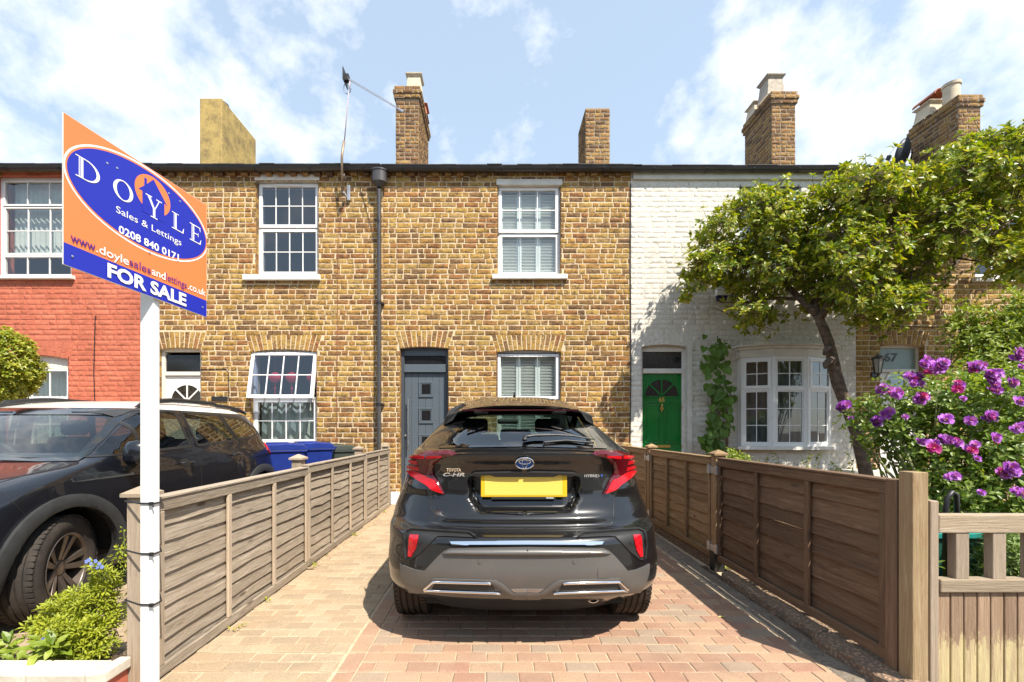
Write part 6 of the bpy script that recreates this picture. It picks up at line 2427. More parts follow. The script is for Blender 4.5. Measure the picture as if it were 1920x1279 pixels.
LET = {
    'D': [rect(.13, .04, .16, .96), rect(.20, .04, .31, .96), rect(0, 0, .45, .045), rect(0, .955, .45, 1)] + strip(arcpts(.42, .5, .58, .5, -90, 90, 20), arcpts(.42, .5, .44, .45, -90, 90, 20)),
    'O': strip(arcpts(.5, .5, .5, .52, 0, 360, 40), arcpts(.5, .5, .33, .47, 0, 360, 40)),
    'Y': [[(.10, .97), (.26, .97), (.58, .44), (.44, .44)], [(.80, .97), (.86, .97), (.58, .44), (.53, .44)], rect(.44, .03, .58, .45), rect(.30, 0, .72, .045), rect(0, .955, .38, 1), rect(.64, .955, 1, 1)],
    'L': [rect(.16, .04, .20, .96), rect(.25, .04, .38, .96), rect(0, .955, .56, 1), rect(0, 0, .96, .05), [(.86, .05), (.96, .05), (1, .30), (.96, .30)]],
    'E': [rect(.16, .04, .20, .96), rect(.25, .04, .38, .96), rect(0, .95, .92, 1), rect(0, 0, .94, .05), rect(.38, .49, .74, .54), rect(.71, .40, .75, .63), [(.82, .95), (.90, .95), (.94, .76), (.90, .76)], [(.84, .05), (.94, .05), (1, .28), (.96, .28)]],
}
for ch, a, b, c, d in (('D', .040, .130, .383, .470), ('O', .183, .268, .385, .472), ('Y', .325, .404, .381, .478), ('L', .455, .520, .383, .466), ('E', .553, .620, .373, .462)):
    polys = [[(a + (b - a) * x, c + (d - c) * y) for x, y in p] for p in LET[ch]]
    bflat(polys, .0030, M['signwhite'], 'lettering')


def btext(s, u0, u1, v0, v1, mt, bold=0.0, off=.0031, ref=None):
    """text fitted to a box; v0..v1 is the height of ref (capital) letters"""
    vs, fs = text_geo(s, 1.0, bold, .0)
    rv, _ = text_geo(ref or s, 1.0, bold, .0)
    ya, yb = min(v.y for v in rv), max(v.y for v in rv)
    xa, xb = min(v.x for v in vs), max(v.x for v in vs)
    out = [bp3(u0 + (v.x - xa) / (xb - xa) * (u1 - u0), v0 + (v.y - ya) / (yb - ya) * (v1 - v0), off) for v in vs]
    mb = MB(); mb.add(out, fs)
    o = mb.obj('lettering', mt, brd, fix=False)
    # make sure the letters face outwards
    me = o.data
    if me.polygons and me.polygons[0].normal.dot(BN) < 0:
        me.flip_normals()
    return o


btext('Sales & Lettings', .195, .506, .316, .346, M['signwhite'], .0, ref='SL')
btext('0208 840 0171', .206, .492, .230, .266, M['signwhite'], .022, ref='08')
for s, a, b, mt, rf in (('www', .023, .113, 'signpurple', 'w'), ('.', .117, .123, 'signwhite', '.'), ('doyle', .128, .249, 'signwhite', 'd'), ('sales', .252, .350, 'signpurple', 'l'), ('and', .354, .422, 'signwhite', 'd'),
                        ('lettings', .426, .536, 'signpurple', 'l'), ('.co.uk', .543, .647, 'signwhite', 'k')):
    v0 = .101 + (.010 * (a / .65))
    h_ = .027 if rf == 'w' else (.007 if rf == '.' else .036)
    btext(s, a, b, v0, v0 + h_, M[mt], .007, ref=rf)
btext('FOR SALE', .160, .534, .014, .077, M['signwhite'], .035, ref='FR')
mb = MB()
for (u, v) in ((.03, .045), (.63, .045), (.345, .205), (.16, .51), (.20, .515), (.44, .545), (.50, .54)):
    mb.lathe([(0, .0025), (.004, .002), (.0045, 0)], 10, mx=Matrix.Translation(bp3(u, v, .0012)) @ BN.to_track_quat('Z', 'Y').to_matrix().to_4x4())
mb.obj('screw', M['galv'], brd)['kind'] = 'stuff'
for i, py in enumerate((945, 1040, 1136)):
    z = fz(py, 2.05)
    mb = MB()
    for k in range(1):
        pts = [(-1.758, 2.112, z + .004), (-1.758, 2.206, z + .004), (-1.664, 2.206, z), (-1.581, 2.108, z), (-1.581, 2.061, z), (-1.650, 2.061, z + .001), (-1.758, 2.112, z + .004)]
        mb.tube(pts, .0042, 6, flat=.8)
    t = thing('cable_tie', ['highest of the three black cable ties round the white post and fence post', 'middle black cable tie round the white post and fence post', 'lowest of the three black cable ties round the white post and fence post'][i],
              'cable tie', (-1.68, 2.08, z), 'cable ties holding the board post')
    mb.obj('strap', M['cabletie'], t)
    mb = MB(); mb.box(-1.598, -1.582, 2.052, 2.062, z - .008, z + .008); mb.tube([(-1.586, 2.056, z), (-1.570, 2.046, z - .006 + .008 * (i - 1))], .003, 5); mb.obj('tie_head', M['cabletie'], t)

# ---------------------------------------------------------------- wheelie bins
M['binblue'] = simple('blue_bin_plastic', (.010, .028, .19), .38, var=.15, scale=8)
M['bingrey'] = simple('dark_green_bin_plastic', (.045, .055, .045), .5, var=.25, scale=8)


def wheelie(x, y, rot, mt, label, h=1.0, group='wheelie bins beside the left house wall'):
    t = thing('wheelie_bin', label, 'bin', (x, y, 0), group)
    q = Matrix.Translation((x, y, 0)) @ Matrix.Rotation(rot, 4, 'Z')
    s = h / 1.0
    mb = MB()
    vs = [q @ Vector(p) for p in ((-.21, -.22, .06), (.21, -.22, .06), (.21, .22, .06), (-.21, .22, .06), (-.27, -.30, .90 * s), (.27, -.30, .90 * s), (.27, .32, .90 * s), (-.27, .32, .90 * s))]
    mb.add(vs, [(0, 3, 2, 1), (0, 1, 5, 4), (1, 2, 6, 5), (2, 3, 7, 6), (3, 0, 4, 7)])
    mb.obj('bin_body', mt, t, bevel=.02)
    mb = MB(); mb.box(-.29, .29, -.325, .34, .90 * s, .925 * s, 0, q)
    for k in range(7): mb.box(-.24 + k * .075, -.225 + k * .075, -.318, -.302, .80 * s, .90 * s, 0, q)
    mb.obj('rim', mt, t, bevel=.006)
    lid = MB()
    N = 8
    prof = [(-.345, .928), (-.345, .945), (-.31, .965), (-.15, 1.0), (.1, 1.012), (.30, .995), (.33, .96), (.33, .928)]
    vs = [q @ Vector((sx, y_, z_ * s)) for sx in (-.295, -.25, .25, .295) for (y_, z_) in [(a, b - (.018 if abs(sx) > .29 and b > .95 else 0)) for a, b in prof]]
    n = len(prof)
    fs = [(i * n + k, i * n + k + 1, (i + 1) * n + k + 1, (i + 1) * n + k) for i in range(3) for k in range(n - 1)] + [tuple(range(n)), tuple(3 * n + k for k in range(n - 1, -1, -1))]
    fs += [(i * n, (i + 1) * n, (i + 1) * n + n - 1, i * n + n - 1) for i in range(3)]
    lid.add(vs, fs); lo = lid.obj('lid', mt, t, smooth=True, sharp=35)
    mb = MB()
    for sx in (-.15, .15): mb.tube([q @ Vector((sx - .07, -.35, .95 * s)), q @ Vector((sx - .05, -.375, .965 * s)), q @ Vector((sx + .05, -.375, .965 * s)), q @ Vector((sx + .07, -.35, .95 * s))], .012, 8)
    mb.box(-.16, .16, -.16, .12, 1.002 * s, 1.018 * s, 0, q)
    mb.obj('lid_grip', mt, lo, smooth=False)
    mb = MB(); mb.tube([q @ Vector((-.22, .37, .93 * s)), q @ Vector((.22, .37, .93 * s))], .014, 8); mb.box(-.2, -.17, .3, .37, .91 * s, .94 * s, 0, q); mb.box(.17, .2, .3, .37, .91 * s, .94 * s, 0, q); mb.obj('handle', mt, t)
    mb = MB()
    for sx in (-.24, .24): mb.lathe([(0, -.02), (.09, -.02), (.10, 0), (.09, .02), (0, .02)], 18, mx=q @ Matrix.Translation((sx, .26, .10)) @ Matrix.Rotation(pi / 2, 4, 'Y'))
    mb.obj('wheel', M['rubber'], t)
    return t


wheelie(-2.98, 6.15, radians(-62), M['binblue'], 'blue wheelie bin, nearer one of two behind the left fence', 1.07)
wheelie(-2.80, 6.66, radians(-58), M['binblue'], 'blue wheelie bin, further one, next to the dark green bin', 1.07)
wheelie(-2.56, 7.02, radians(-60), M['bingrey'], 'dark green wheelie bin against the brick wall by the downpipe', 1.02)
mb = MB(); mb.tube([(-2.02, 7.1, 0), (-2.02, 7.1, .98), (-1.98, 7.1, 1.06), (-1.92, 7.1, 1.08), (-1.88, 7.1, 1.03), (-1.88, 7.1, .9)], .017, 8)

# ---------------------------------------------------------------- things fixed to the houses
am = thing('tv_aerial', 'tall thin television aerial clamped to the brick wall beside the downpipe', 'aerial', (fx(651), YF, fz(372)))
M['rusty'] = simple('rusty_pole', (.28, .20, .13), .5, metal=.5, var=.3, scale=8)
M['cablepink'] = simple('pale_cable', (.42, .34, .36), .6)
ya = YF - .24
mb = MB(); mb.tube([(fx(647.5), YF - .15, fz(376)), (fx(650), ya, fz(310)), (fx(654), ya, fz(282))], .020, 10); mb.obj('mast', M['rusty'], am, smooth=True)
mb = MB(); mb.tube([(fx(654), ya, fz(290)), (fx(656, ya), ya, fz(150, ya))], .009, 8); mb.obj('upper_mast', M['cablepink'], am, smooth=True)
mb = MB(); mb.box(fx(652), fx(658), YF - .05, YF - .008, fz(378), fz(350)); mb.box(fx(646), fx(652), YF - .17, YF - .05, fz(372), fz(369)); mb.box(fx(646), fx(652), YF - .17, YF - .05, fz(340), fz(337)); mb.obj('wall_bracket', M['galv'], am, bevel=.003)
A, Bp = Vector((fx(649, ya), ya, fz(147, ya))), Vector((fx(757, 6.6), 6.6, fz(210, 6.6)))
mb = MB(); mb.tube([A, Bp], .008, 6); mb.tube([Bp - (Bp - A) * .06, Bp], .017, 8); mb.obj('boom', M['galv'], am)
mb = MB()
d_ = (Bp - A).normalized()
sd = Vector((1, 0, 0)).cross(d_).normalized(); pr = d_.cross(Vector((0, 0, 1))).normalized()
for k in range(20):
    c = A + (Bp - A) * (.10 + .86 * k / 20)
    ln = .085 - .03 * k / 20
    mb.tube([c - pr * ln + Vector((0, 0, .015)), c + pr * ln + Vector((0, 0, .015))], .0022, 5)
mb.obj('element', M['galv'], am)['kind'] = 'stuff'
mb = MB(); mb.box(A.x - .03, A.x + .05, A.y - .04, A.y + .04, A.z - .05, A.z + .05); mb.box(A.x - .02, A.x - .01, A.y - .12, A.y + .12, A.z - .10, A.z + .10)
mb.tube([A + Vector((.02 + .06 * cos(t * .7), 0, -.16 - .1 * sin(t * .7))) for t in range(10)], .005, 6, cap=False)
mb.obj('reflector_box', M['blackplastic'], am)

sd_ = thing('satellite_dish', 'dark grey satellite dish beside the right hand chimney', 'satellite dish', (fx(1692, CD + 1.2), CD + 1.2, fz(305, CD + 1.2)))
cx_, cy_, cz_ = fx(1697, 10.6), 10.6, fz(287, 10.6)
q = Matrix.Translation((cx_, cy_, cz_)) @ Matrix.Rotation(radians(205), 4, 'Z') @ Matrix.Rotation(radians(70), 4, 'X')
mb = MB(); mb.lathe([(0, 0), (.10, .006), (.2, .025), (.29, .055), (.30, .05), (.2, .012), (.1, -.006), (0, -.012)], 32, mx=q, squash=(1, 1.1)); mb.obj('dish', simple('dark_grey_dish', (.06, .07, .085), .5), sd_, smooth=True)
mb = MB(); mb.tube([q @ Vector((0, 0, -.02)), q @ Vector((0, .0, -.15)), (cx_ + .25, 10.75, cz_ - .15), (gx(1797), 10.75, cz_ - .2)], .018, 8)
mb.tube([q @ Vector((0, -.28, .03)), q @ Vector((0, -.1, .32))], .012, 6); mb.box(-.03, .03, -.1, .0, .28, .36, 0, q); mb.obj('dish_arm', M['blackplastic'], sd_)

al = thing('alarm_box', 'white alarm box with blue lower edge on the white house wall behind the tree', 'alarm box', (fx(1351), YF, fz(545)))
mb = MB(); mb.prism([(fx(1340), YF - .006, fz(556)), (fx(1362), YF - .006, fz(556)), (fx(1363), YF - .006, fz(526)), (fx(1339), YF - .006, fz(526))], (0, -.075, 0)); mb.obj('case', M['upvc'], al, bevel=.01)
mb = MB(); mb.prism([(fx(1341), YF - .006, fz(556) - .001), (fx(1361), YF - .006, fz(556) - .001), (fx(1358), YF - .006, fz(566)), (fx(1344), YF - .006, fz(566))], (0, -.073, 0)); mb.obj('strobe', simple('navy_plastic', (.01, .015, .07), .3), al, bevel=.005)

wl_ = thing('wall_lantern', 'black coach lantern on the brick wall left of the door numbered 67', 'lamp', (fx(1645), YF, fz(685)))
lx, ly = fx(1646, YF - .2), YF - .2
zt, zb_ = fz(672, ly), fz(700, ly)
mb = MB(); mb.tube([(fx(1640), YF - .01, fz(705)), (fx(1640) + .02, YF - .1, fz(712)), (lx, ly, fz(707, ly)), (lx, ly, zb_)], .012, 8)
mb.lathe([(0, 0), (.05, 0), (.05, .02), (0, .02)], 14, mx=Matrix.Translation((fx(1638), YF - .006, fz(704))) @ Matrix.Rotation(pi / 2, 4, 'X'), squash=(1, 1.4)); mb.obj('bracket', M['blackplastic'], wl_)
mb = MB(); mb.lathe([(0, .10), (.012, .09), (.02, .06), (.10, .0), (.105, -.012), (.085, -.012)], 6, mx=Matrix.Translation((lx, ly, zt))); mb.obj('lamp_roof', M['blackplastic'], wl_)
mb = MB()
for k in range(6):
    a = pi / 3 * k
    mb.tube([(lx + .078 * cos(a), ly + .078 * sin(a), zt - .01), (lx + .045 * cos(a), ly + .045 * sin(a), zb_)], .006, 5)
mb.lathe([(0, -.03), (.04, -.01), (.052, .0), (.0, .012)], 6, mx=Matrix.Translation((lx, ly, zb_))); mb.obj('lamp_cage', M['blackplastic'], wl_)
mb = MB(); mb.lathe([(.074, 0), (.043, zb_ - zt + .012)], 6, mx=Matrix.Translation((lx, ly, zt - .01))); mb.obj('lamp_pane', simple('milky_lamp_glass', (.40, .40, .36), .2, var=.1), wl_, fix=False)

# numbers on the doors
def wall_text(s, px, py, wpx, hpx, y, mt, parent, bold=.03, name='door_number'):
    vs, fs = text_geo(s, 1.0, bold, .02)
    xa, xb = min(v.x for v in vs), max(v.x for v in vs); ya_, yb_ = min(v.y for v in vs), max(v.y for v in vs)
    mb = MB()
    mb.add([Vector((fx(px + ((v.x - xa) / (xb - xa) - .5) * wpx), y - (.004 if v.z > 0 else 0), fz(py - ((v.y - ya_) / (yb_ - ya_) - .5) * hpx))) for v in vs], fs)
    return mb.obj(name, mt, parent)


wall_text('65', 1245.5, 748.5, 11, 9, YF + .119, M['brass'], h3)
wall_text('67', 1682, 668, 26, 17, YF + .119, simple('grey_numerals', (.06, .065, .06), .5), h4)

# cables stapled along the walls
def cable(label, pts, mt, r=.006):
    mb = MB(); mb.tube([(fx(a), YF - .012, fz(b)) for a, b in pts], r, 5)
    o = mb.obj('wall_cable', mt, None, loc=(fx(pts[0][0]), YF, fz(pts[0][1])))
    return tag(o, label, 'cable', 'cables on the house walls')


cable('black cable hanging down the red painted wall', [(181, 592), (179.5, 600), (178, 660), (177, 700), (179, 760), (179, 840)], M['cabletie'], .007)
cable('thin cable running down the brick wall below the aerial', [(648, 378), (645, 395), (637, 410), (634, 470), (633, 600), (632, 700), (631, 840)], simple('red_brown_cable', (.25, .10, .06), .6), .004)
cable('black cable looping from the white door frame to the letter plate', [(377, 693), (410, 692), (425, 692), (429, 698), (430, 752)], M['cabletie'], .006)
cable('black cable along the brick joint between the tree and number 67', [(1620, 611), (1660, 610), (1700, 612), (1740, 614), (1790, 611)], M['cabletie'], .006)
cable('dark cable down the joint between the brick and white houses', [(1182, 345), (1181.5, 500), (1182.5, 700), (1181, 830)], M['cabletie'], .009)
mb = MB(); mb.box(fx(398), fx(428), YF - .03, YF - .01, fz(752), fz(744)); mb.obj('letter_plate', M['trim'], h1, bevel=.003)

# planter wall at the bottom left: stone coping on red brick, corner turned at the fence
zc, d0, d1 = .19, 1.945, 2.075
pw = thing('planter_wall', 'low red brick wall with pale stone coping at the bottom left corner', 'wall', (-2.2, 1.8, 0))
M['coping'] = simple('pale_stone_coping', (.55, .49, .40), .85, var=.18, scale=9, bump=.6)
M['redbrick'] = brick_mat('red_wall_brick', [(.34, .10, .05), (.40, .14, .07), (.28, .08, .05), (.44, .18, .10)], (.12, .05, .03), .5)
xe = -1.725
xk = -1.80
edges_ = [-3.6, -3.0, -2.42, -2.06, xk]
for a, b in zip(edges_, edges_[1:]):
    mb = MB(); 
    mb.prism([(a + .003, d0, zc - .05), (b - .003, d0, zc - .05), (b - .003 + (.02 if b == xk else 0), d1, zc - .05), (a + .003, d1, zc - .05)], (0, 0, .05))
    mb.obj('coping_stone', M['coping'], pw, bevel=.006)
mb = MB(); mb.prism([(xk + .003, d0, zc - .051), (xe, d0 + .02, zc - .051), (xe, d0 + .165, zc - .051), (xk + .023, d0 + .165, zc - .051)], (0, 0, .05)); mb.obj('coping_stone', M['coping'], pw, bevel=.006)
mb = MB(); mb.box(-3.6, xk, d0 + .022, d1 - .02, 0, zc - .052); mb.prism([(xk, d0 + .022, 0), (xe - .018, d0 + .04, 0), (xe - .018, d0 + .165, 0), (xk, d1 - .02, 0)], (0, 0, zc - .053)); mb.obj('wall_core', M['red_mortar'], pw)
place_bricks(pw, lay(0, 3.6 + xk, -.0, zc - .055, course=.083), M['redbrick'], (-3.6, d0 + .02, 0), (1, 0, 0), .006, singles=60)
L_ = Vector((xe - xk - .018, .02, 0))
place_bricks(pw, lay(0, L_.length, -.0, zc - .055, course=.083), M['redbrick'], (xk, d0 + .02, 0), L_.normalized(), .006, singles=10)
mb = MB(); mb.box(-3.6, -1.80, d1 + .001, 2.30, -.02, .10); o = mb.obj('planting_soil', M['earth'], None); o['kind'] = 'structure'

# things in the right hand garden
M['tubgreen'] = simple('dark_green_tub', (.012, .060, .045), .4, var=.15)
tb = thing('garden_tub', 'dark green square tub behind the gate, beside the fence', 'planter', (2.75, 3.0, 0))
mb = MB(); mb.prism([(2.62, 2.72, 0), (3.15, 2.72, 0), (3.15, 3.1, 0), (2.62, 3.1, 0)], (0, 0, .60)); mb.obj('tub_body', M['tubgreen'], tb, bevel=.01)
mb = MB(); mb.box(2.60, 3.17, 2.70, 3.12, .60, .635); mb.obj('tub_rim', simple('teal_rim', (.02, .22, .19), .35), tb, bevel=.006)
hk = thing('metal_hoop', 'black curved metal hoop standing behind the wooden gate', 'hoop', (2.72, 2.62, 0))
mb = MB(); hx_, hy_ = fx(1776, 2.62), 2.62
mb.tube([(hx_ - .01, hy_, .30), (hx_ - .01, hy_, .78), (hx_ + .0, hy_, .86), (hx_ + .03, hy_, .90), (hx_ + .055, hy_, .88), (hx_ + .06, hy_, .70)], .014, 8); mb.obj('hoop_rod', M['blackplastic'], hk, smooth=True)
# back garden fence panel seen dark between the rose stems
M['darkwood'] = wood_mat('dark_fence_board', [(.06, .04, .03), (.10, .07, .05), (.13, .09, .06), (.16, .12, .08), (.09, .06, .045)], 'z')

# trellis
tr = thing('trellis', 'brown wooden trellis fixed to the white wall left of the bow window', 'trellis', (fx(1349), YF - .03, 0))
for px in (1335, 1349, 1364):
    mb = MB(); x = fx(px, 7.46); mb.box(x - .014, x + .014, 7.455, 7.475, fz(900), fz(738)); mb.obj('slat', M['w_brown_z'], tr)
for py in (745, 769, 793, 817, 841):
    mb = MB(); mb.box(fx(1331, 7.44), fx(1368, 7.44), 7.432, 7.453, fz(py + 1.6), fz(py - 1.6)); mb.obj('slat', M['w_brown_z'], tr)

# ---------------------------------------------------------------- the other side of the street (seen in the reflections)
for i, xx in enumerate((-15.5, -8.5, -1.5, 5.5, 12.5)):
    hh = thing('terraced_house', ['brick terraced house across the street, leftmost seen from the drive', 'brick terraced house across the street, second from the left', 'brick terraced house across the street, opposite the parked hatchback',
                                  'brick terraced house across the street, opposite the green door', 'brick terraced house across the street, opposite number 67'][i], 'house', (xx, -15, 0), 'houses across the street')
    mb = MB(); mb.box(xx - 3.45, xx + 3.45, -22, -15, 0, 6.2); mb.obj('wall', simple('opposite_brick_%d' % i, [(.24, .15, .08), (.30, .20, .12), (.27, .17, .09), (.34, .24, .15), (.25, .15, .09)][i], .9, var=.25, scale=4), hh)
    mb = MB(); mb.prism([(xx - 3.45, -14.8, 6.2), (xx - 3.45, -18.5, 8.7), (xx - 3.45, -22.1, 6.2)], (6.9, 0, 0)); mb.obj('roof', M['slate'], hh)
    for (wx, wz) in ((-2.0, 3.6), (1.4, 3.6), (1.4, .9)):
        mb = MB(); frame_ring(mb, xx + wx - .65, xx + wx + .65, wz, wz + 1.6, -15, -14.94, .07); bars(mb, xx + wx - .6, xx + wx + .6, wz + .07, wz + 1.53, -14.99, -14.95, 2, 2, .05); w_ = mb.obj('window', M['upvc'], hh)
        mb = MB(); mb.box(xx + wx - .6, xx + wx + .6, -15, -14.985, wz + .05, wz + 1.55); mb.obj('pane', M['blackglass'], w_)
    mb = MB(); mb.box(xx - 2.5, xx - 1.5, -15, -14.95, 0, 2.1); mb.obj('door', M['greyframe'], hh)

# ---------------------------------------------------------------- plants
def leaf_mat(name, cols, rough=.45, trans=.35, spec=.5):
    m = NM(name).set(rough=rough, spec=spec)
    r = m.rnd()
    n = len(cols)
    col = m.ramp(r, [(i / n, c) for i, c in enumerate(cols)], 'CONSTANT')
    col = m.mix(1.0, col, m.ramp(m.noise(40, 4, .6), [(.3, .82), (.7, 1.15)]), 'MULTIPLY')
    m.base(col)
    out = [x for x in m.n if x.type == 'OUTPUT_MATERIAL'][0]
    tl = m.n.new('ShaderNodeBsdfTranslucent')
    tc = m.mix(1.0, col, (1.35, 1.25, .35), 'MULTIPLY')
    m.l.new(tc, tl.inputs['Color'])
    ms = m.n.new('ShaderNodeMixShader'); ms.inputs['Fac'].default_value = trans
    m.l.new(m.b.outputs[0], ms.inputs[1]); m.l.new(tl.outputs[0], ms.inputs[2]); m.l.new(ms.outputs[0], out.inputs['Surface'])
    return m.mat


M['leaf_tree'] = leaf_mat('tree_leaf', [(.27, .33, .022), (.20, .28, .02), (.36, .38, .04), (.12, .19, .018), (.24, .31, .022), (.44, .42, .08)], .36, .42)
M['leaf_bud'] = leaf_mat('young_leaf_tip', [(.40, .36, .16), (.46, .40, .20), (.34, .36, .11)], .6, .3)
M['leaf_rose'] = leaf_mat('rose_leaf', [(.16, .25, .03), (.21, .30, .045), (.12, .20, .03), (.28, .36, .09), (.17, .26, .035)], .36, .4)
M['leaf_lime'] = leaf_mat('lime_leaf', [(.32, .36, .02), (.40, .43, .035), (.25, .31, .016), (.36, .40, .04)], .5)
M['leaf_shrub'] = leaf_mat('shrub_leaf', [(.20, .27, .025), (.26, .33, .035), (.14, .21, .022), (.32, .38, .06)], .45)
M['leaf_bay'] = leaf_mat('glossy_hedge_leaf', [(.28, .32, .025), (.36, .38, .04), (.17, .23, .018), (.42, .42, .07)], .35)
M['leaf_climb'] = leaf_mat('climber_leaf', [(.12, .22, .03), (.15, .25, .04), (.10, .19, .025)], .5, .4)
M['leaf_mint'] = leaf_mat('pale_green_leaf', [(.17, .26, .06), (.21, .31, .09), (.13, .20, .045), (.26, .34, .13)], .6)
M['bark'] = simple('dark_bark', (.12, .085, .06), .95, var=.6, scale=18, bump=1, bscale=35)
M['stem'] = simple('green_stem', (.12, .15, .04), .7, var=.3)
M['rosestem'] = simple('rose_cane', (.16, .17, .06), .7, var=.3)


def leaf(vs, fs, p, d, n, L, Wd, curl=.15, fold=.25):
    """one folded leaf: p base, d direction, n upper side"""
    s = d.cross(n)
    if s.length < 1e-4: return
    s.normalize(); n = s.cross(d).normalized()
    b = len(vs)
    m1 = p + d * L * .48 - n * L * curl * .12
    tip = p + d * L - n * L * curl
    up = n * Wd * fold
    vs += [p, p + d * L * .42 + s * Wd * .5 + up * .6, p + d * L * .42 - s * Wd * .5 + up * .6, m1, p + d * L * .75 + s * Wd * .36 + up * .35 - n * L * curl * .5, p + d * L * .75 - s * Wd * .36 + up * .35 - n * L * curl * .5, tip]
    fs += [(b, b + 3, b + 1), (b, b + 2, b + 3), (b + 1, b + 3, b + 6, b + 4), (b + 2, b + 5, b + 6, b + 3)]


def rnd_unit(rr, up=0.0):
    while True:
        v = Vector((rr.uniform(-1, 1), rr.uniform(-1, 1), rr.uniform(-1, 1)))
        if .05 < v.length < 1: break
    v.normalize(); v.z += up
    return v.normalized()


def rosette(vs, fs, p, ax, rr, n, L, Wd, spread=(.5, 1.3), curl=.2):
    ax = ax.normalized()
    a = ax.orthogonal().normalized(); b = ax.cross(a)
    t0 = rr.uniform(0, 6)
    for k in range(n):
        t = t0 + k * 2.4
        e = rr.uniform(*spread)
        d = (ax * cos(e) + (a * cos(t) + b * sin(t)) * sin(e)).normalized()
        nn = (ax + Vector((0, 0, .4))).normalized()
        l = L * rr.uniform(.65, 1.15)
        leaf(vs, fs, p + d * .01, d, nn, l, Wd * l / L * rr.uniform(.85, 1.15), curl * rr.uniform(.4, 1.6))


def flat_mesh(name, vs, fs, mt, parent, kind=None, smooth=False):
    me = bpy.data.meshes.new(name); me.from_pydata([tuple(v) for v in vs], [], fs); me.materials.append(mt)
    if smooth: me.polygons.foreach_set('use_smooth', [True] * len(fs))
    me.update()
    o = bpy.data.objects.new(name, me); link(o, parent, (0, 0, 0))
    if kind: o['kind'] = kind
    return o


# ---- the leaning tree before the white house
rr = random.Random(21)
tree = thing('small_tree', 'spreading green tree with a leaning dark trunk in front of the white house', 'tree', (fx(1628, 6.2), 6.2, 0))
CROWN = [(1270, 568), (1290, 500), (1283, 445), (1335, 400), (1400, 362), (1440, 348), (1500, 366), (1560, 345), (1600, 312), (1650, 302), (1700, 318), (1745, 300), (1790, 262), (1850, 248), (1905, 240), (1990, 235),
         (1990, 530), (1925, 525), (1890, 520), (1850, 500), (1810, 470), (1765, 490), (1735, 530), (1722, 590), (1650, 612), (1600, 575), (1560, 600), (1520, 585), (1470, 600), (1420, 606), (1380, 618), (1365, 590), (1350, 545), (1320, 545), (1290, 566)]
clumps = []
tries = 0
while len(clumps) < 150 and tries < 60000:
    tries += 1
    px, py = rr.uniform(1270, 1990), rr.uniform(240, 620)
    if not in_poly(px, py, CROWN): continue
    d = rr.uniform(5.35, 6.75)
    if px < 1560: d = rr.uniform(6.15, 7.0)
    p = W(px, py, d)
    if clumps and min((p - c).length for c in clumps) < .215: continue
    clumps.append(p)
TR = [W(1634, 945, 6.2), W(1622, 880, 6.2), W(1606, 812, 6.2), W(1588, 765, 6.2), W(1570, 715, 6.2), W(1562, 678, 6.2), W(1556, 648, 6.2), W(1545, 618, 6.2), W(1532, 590, 6.2)]
mb = MB()
mb.tube([TR[0] + Vector((.02, 0, -.3))] + TR, [.11, .09, .080, .072, .068, .078, .070, .062, .060, .052], 14)
nodes = [TR[-1], TR[-2]]
limbs = []
fork = [TR[-1]]
mains = [[W(1532, 590, 6.2), W(1500, 560, 6.4), W(1455, 520, 6.65), W(1400, 480, 6.8), W(1350, 460, 6.8)], [W(1535, 600, 6.2), W(1560, 560, 6.1), W(1590, 500, 5.9), W(1640, 440, 5.9), W(1700, 400, 6.0)],
         [W(1532, 590, 6.2), W(1520, 540, 6.4), W(1510, 470, 6.6), W(1480, 410, 6.7)], [W(1590, 500, 5.9), W(1660, 500, 5.9), W(1730, 532, 6.0), W(1775, 520, 6.1), W(1810, 470, 6.1), W(1870, 430, 6.0), W(1940, 380, 6.1)],
         [W(1500, 560, 6.4), W(1440, 560, 6.6), W(1400, 565, 6.7), W(1350, 570, 6.7)], [W(1640, 440, 5.9), W(1720, 360, 6.0), W(1800, 310, 6.0), W(1880, 270, 6.1)], [W(1870, 430, 6.0), W(1900, 340, 5.9), W(1960, 290, 6.0)],
         [W(1400, 565, 6.7), W(1370, 590, 6.6), W(1340, 575, 6.6)]]
for i, ml in enumerate(mains):
    ml = [p + Vector((rr.uniform(-.02, .02), rr.uniform(-.03, .03), rr.uniform(-.02, .02))) for p in ml]
    ml[0] = mains[i][0]
    r0 = (.055, .055, .045, .042, .03, .035, .03, .02)[i]
    n = len(ml)
    mb.tube(ml, [r0 * (1 - .72 * k / (n - 1)) for k in range(n)], 9)
    for a, b in zip(ml, ml[1:]): nodes += [a, (a + b) / 2, b]
for c in sorted(clumps, key=lambda c: min((c - q).length for q in nodes)):
    q = min(nodes, key=lambda n_: (n_ - c).length)
    mid = (q + c) / 2 + Vector((rr.uniform(-.04, .04), rr.uniform(-.04, .04), -.02))
    mb.tube([q, mid, c], [.014, .010, .006], 6)
    nodes += [mid, c]
mb.tube([W(1560, 672, 6.15), W(1548, 682, 6.05), W(1547, 690, 6.02)], [.05, .038, .02], 8)
mb.tube([W(1588, 765, 6.2), W(1578, 772, 6.1)], [.05, .02], 8)
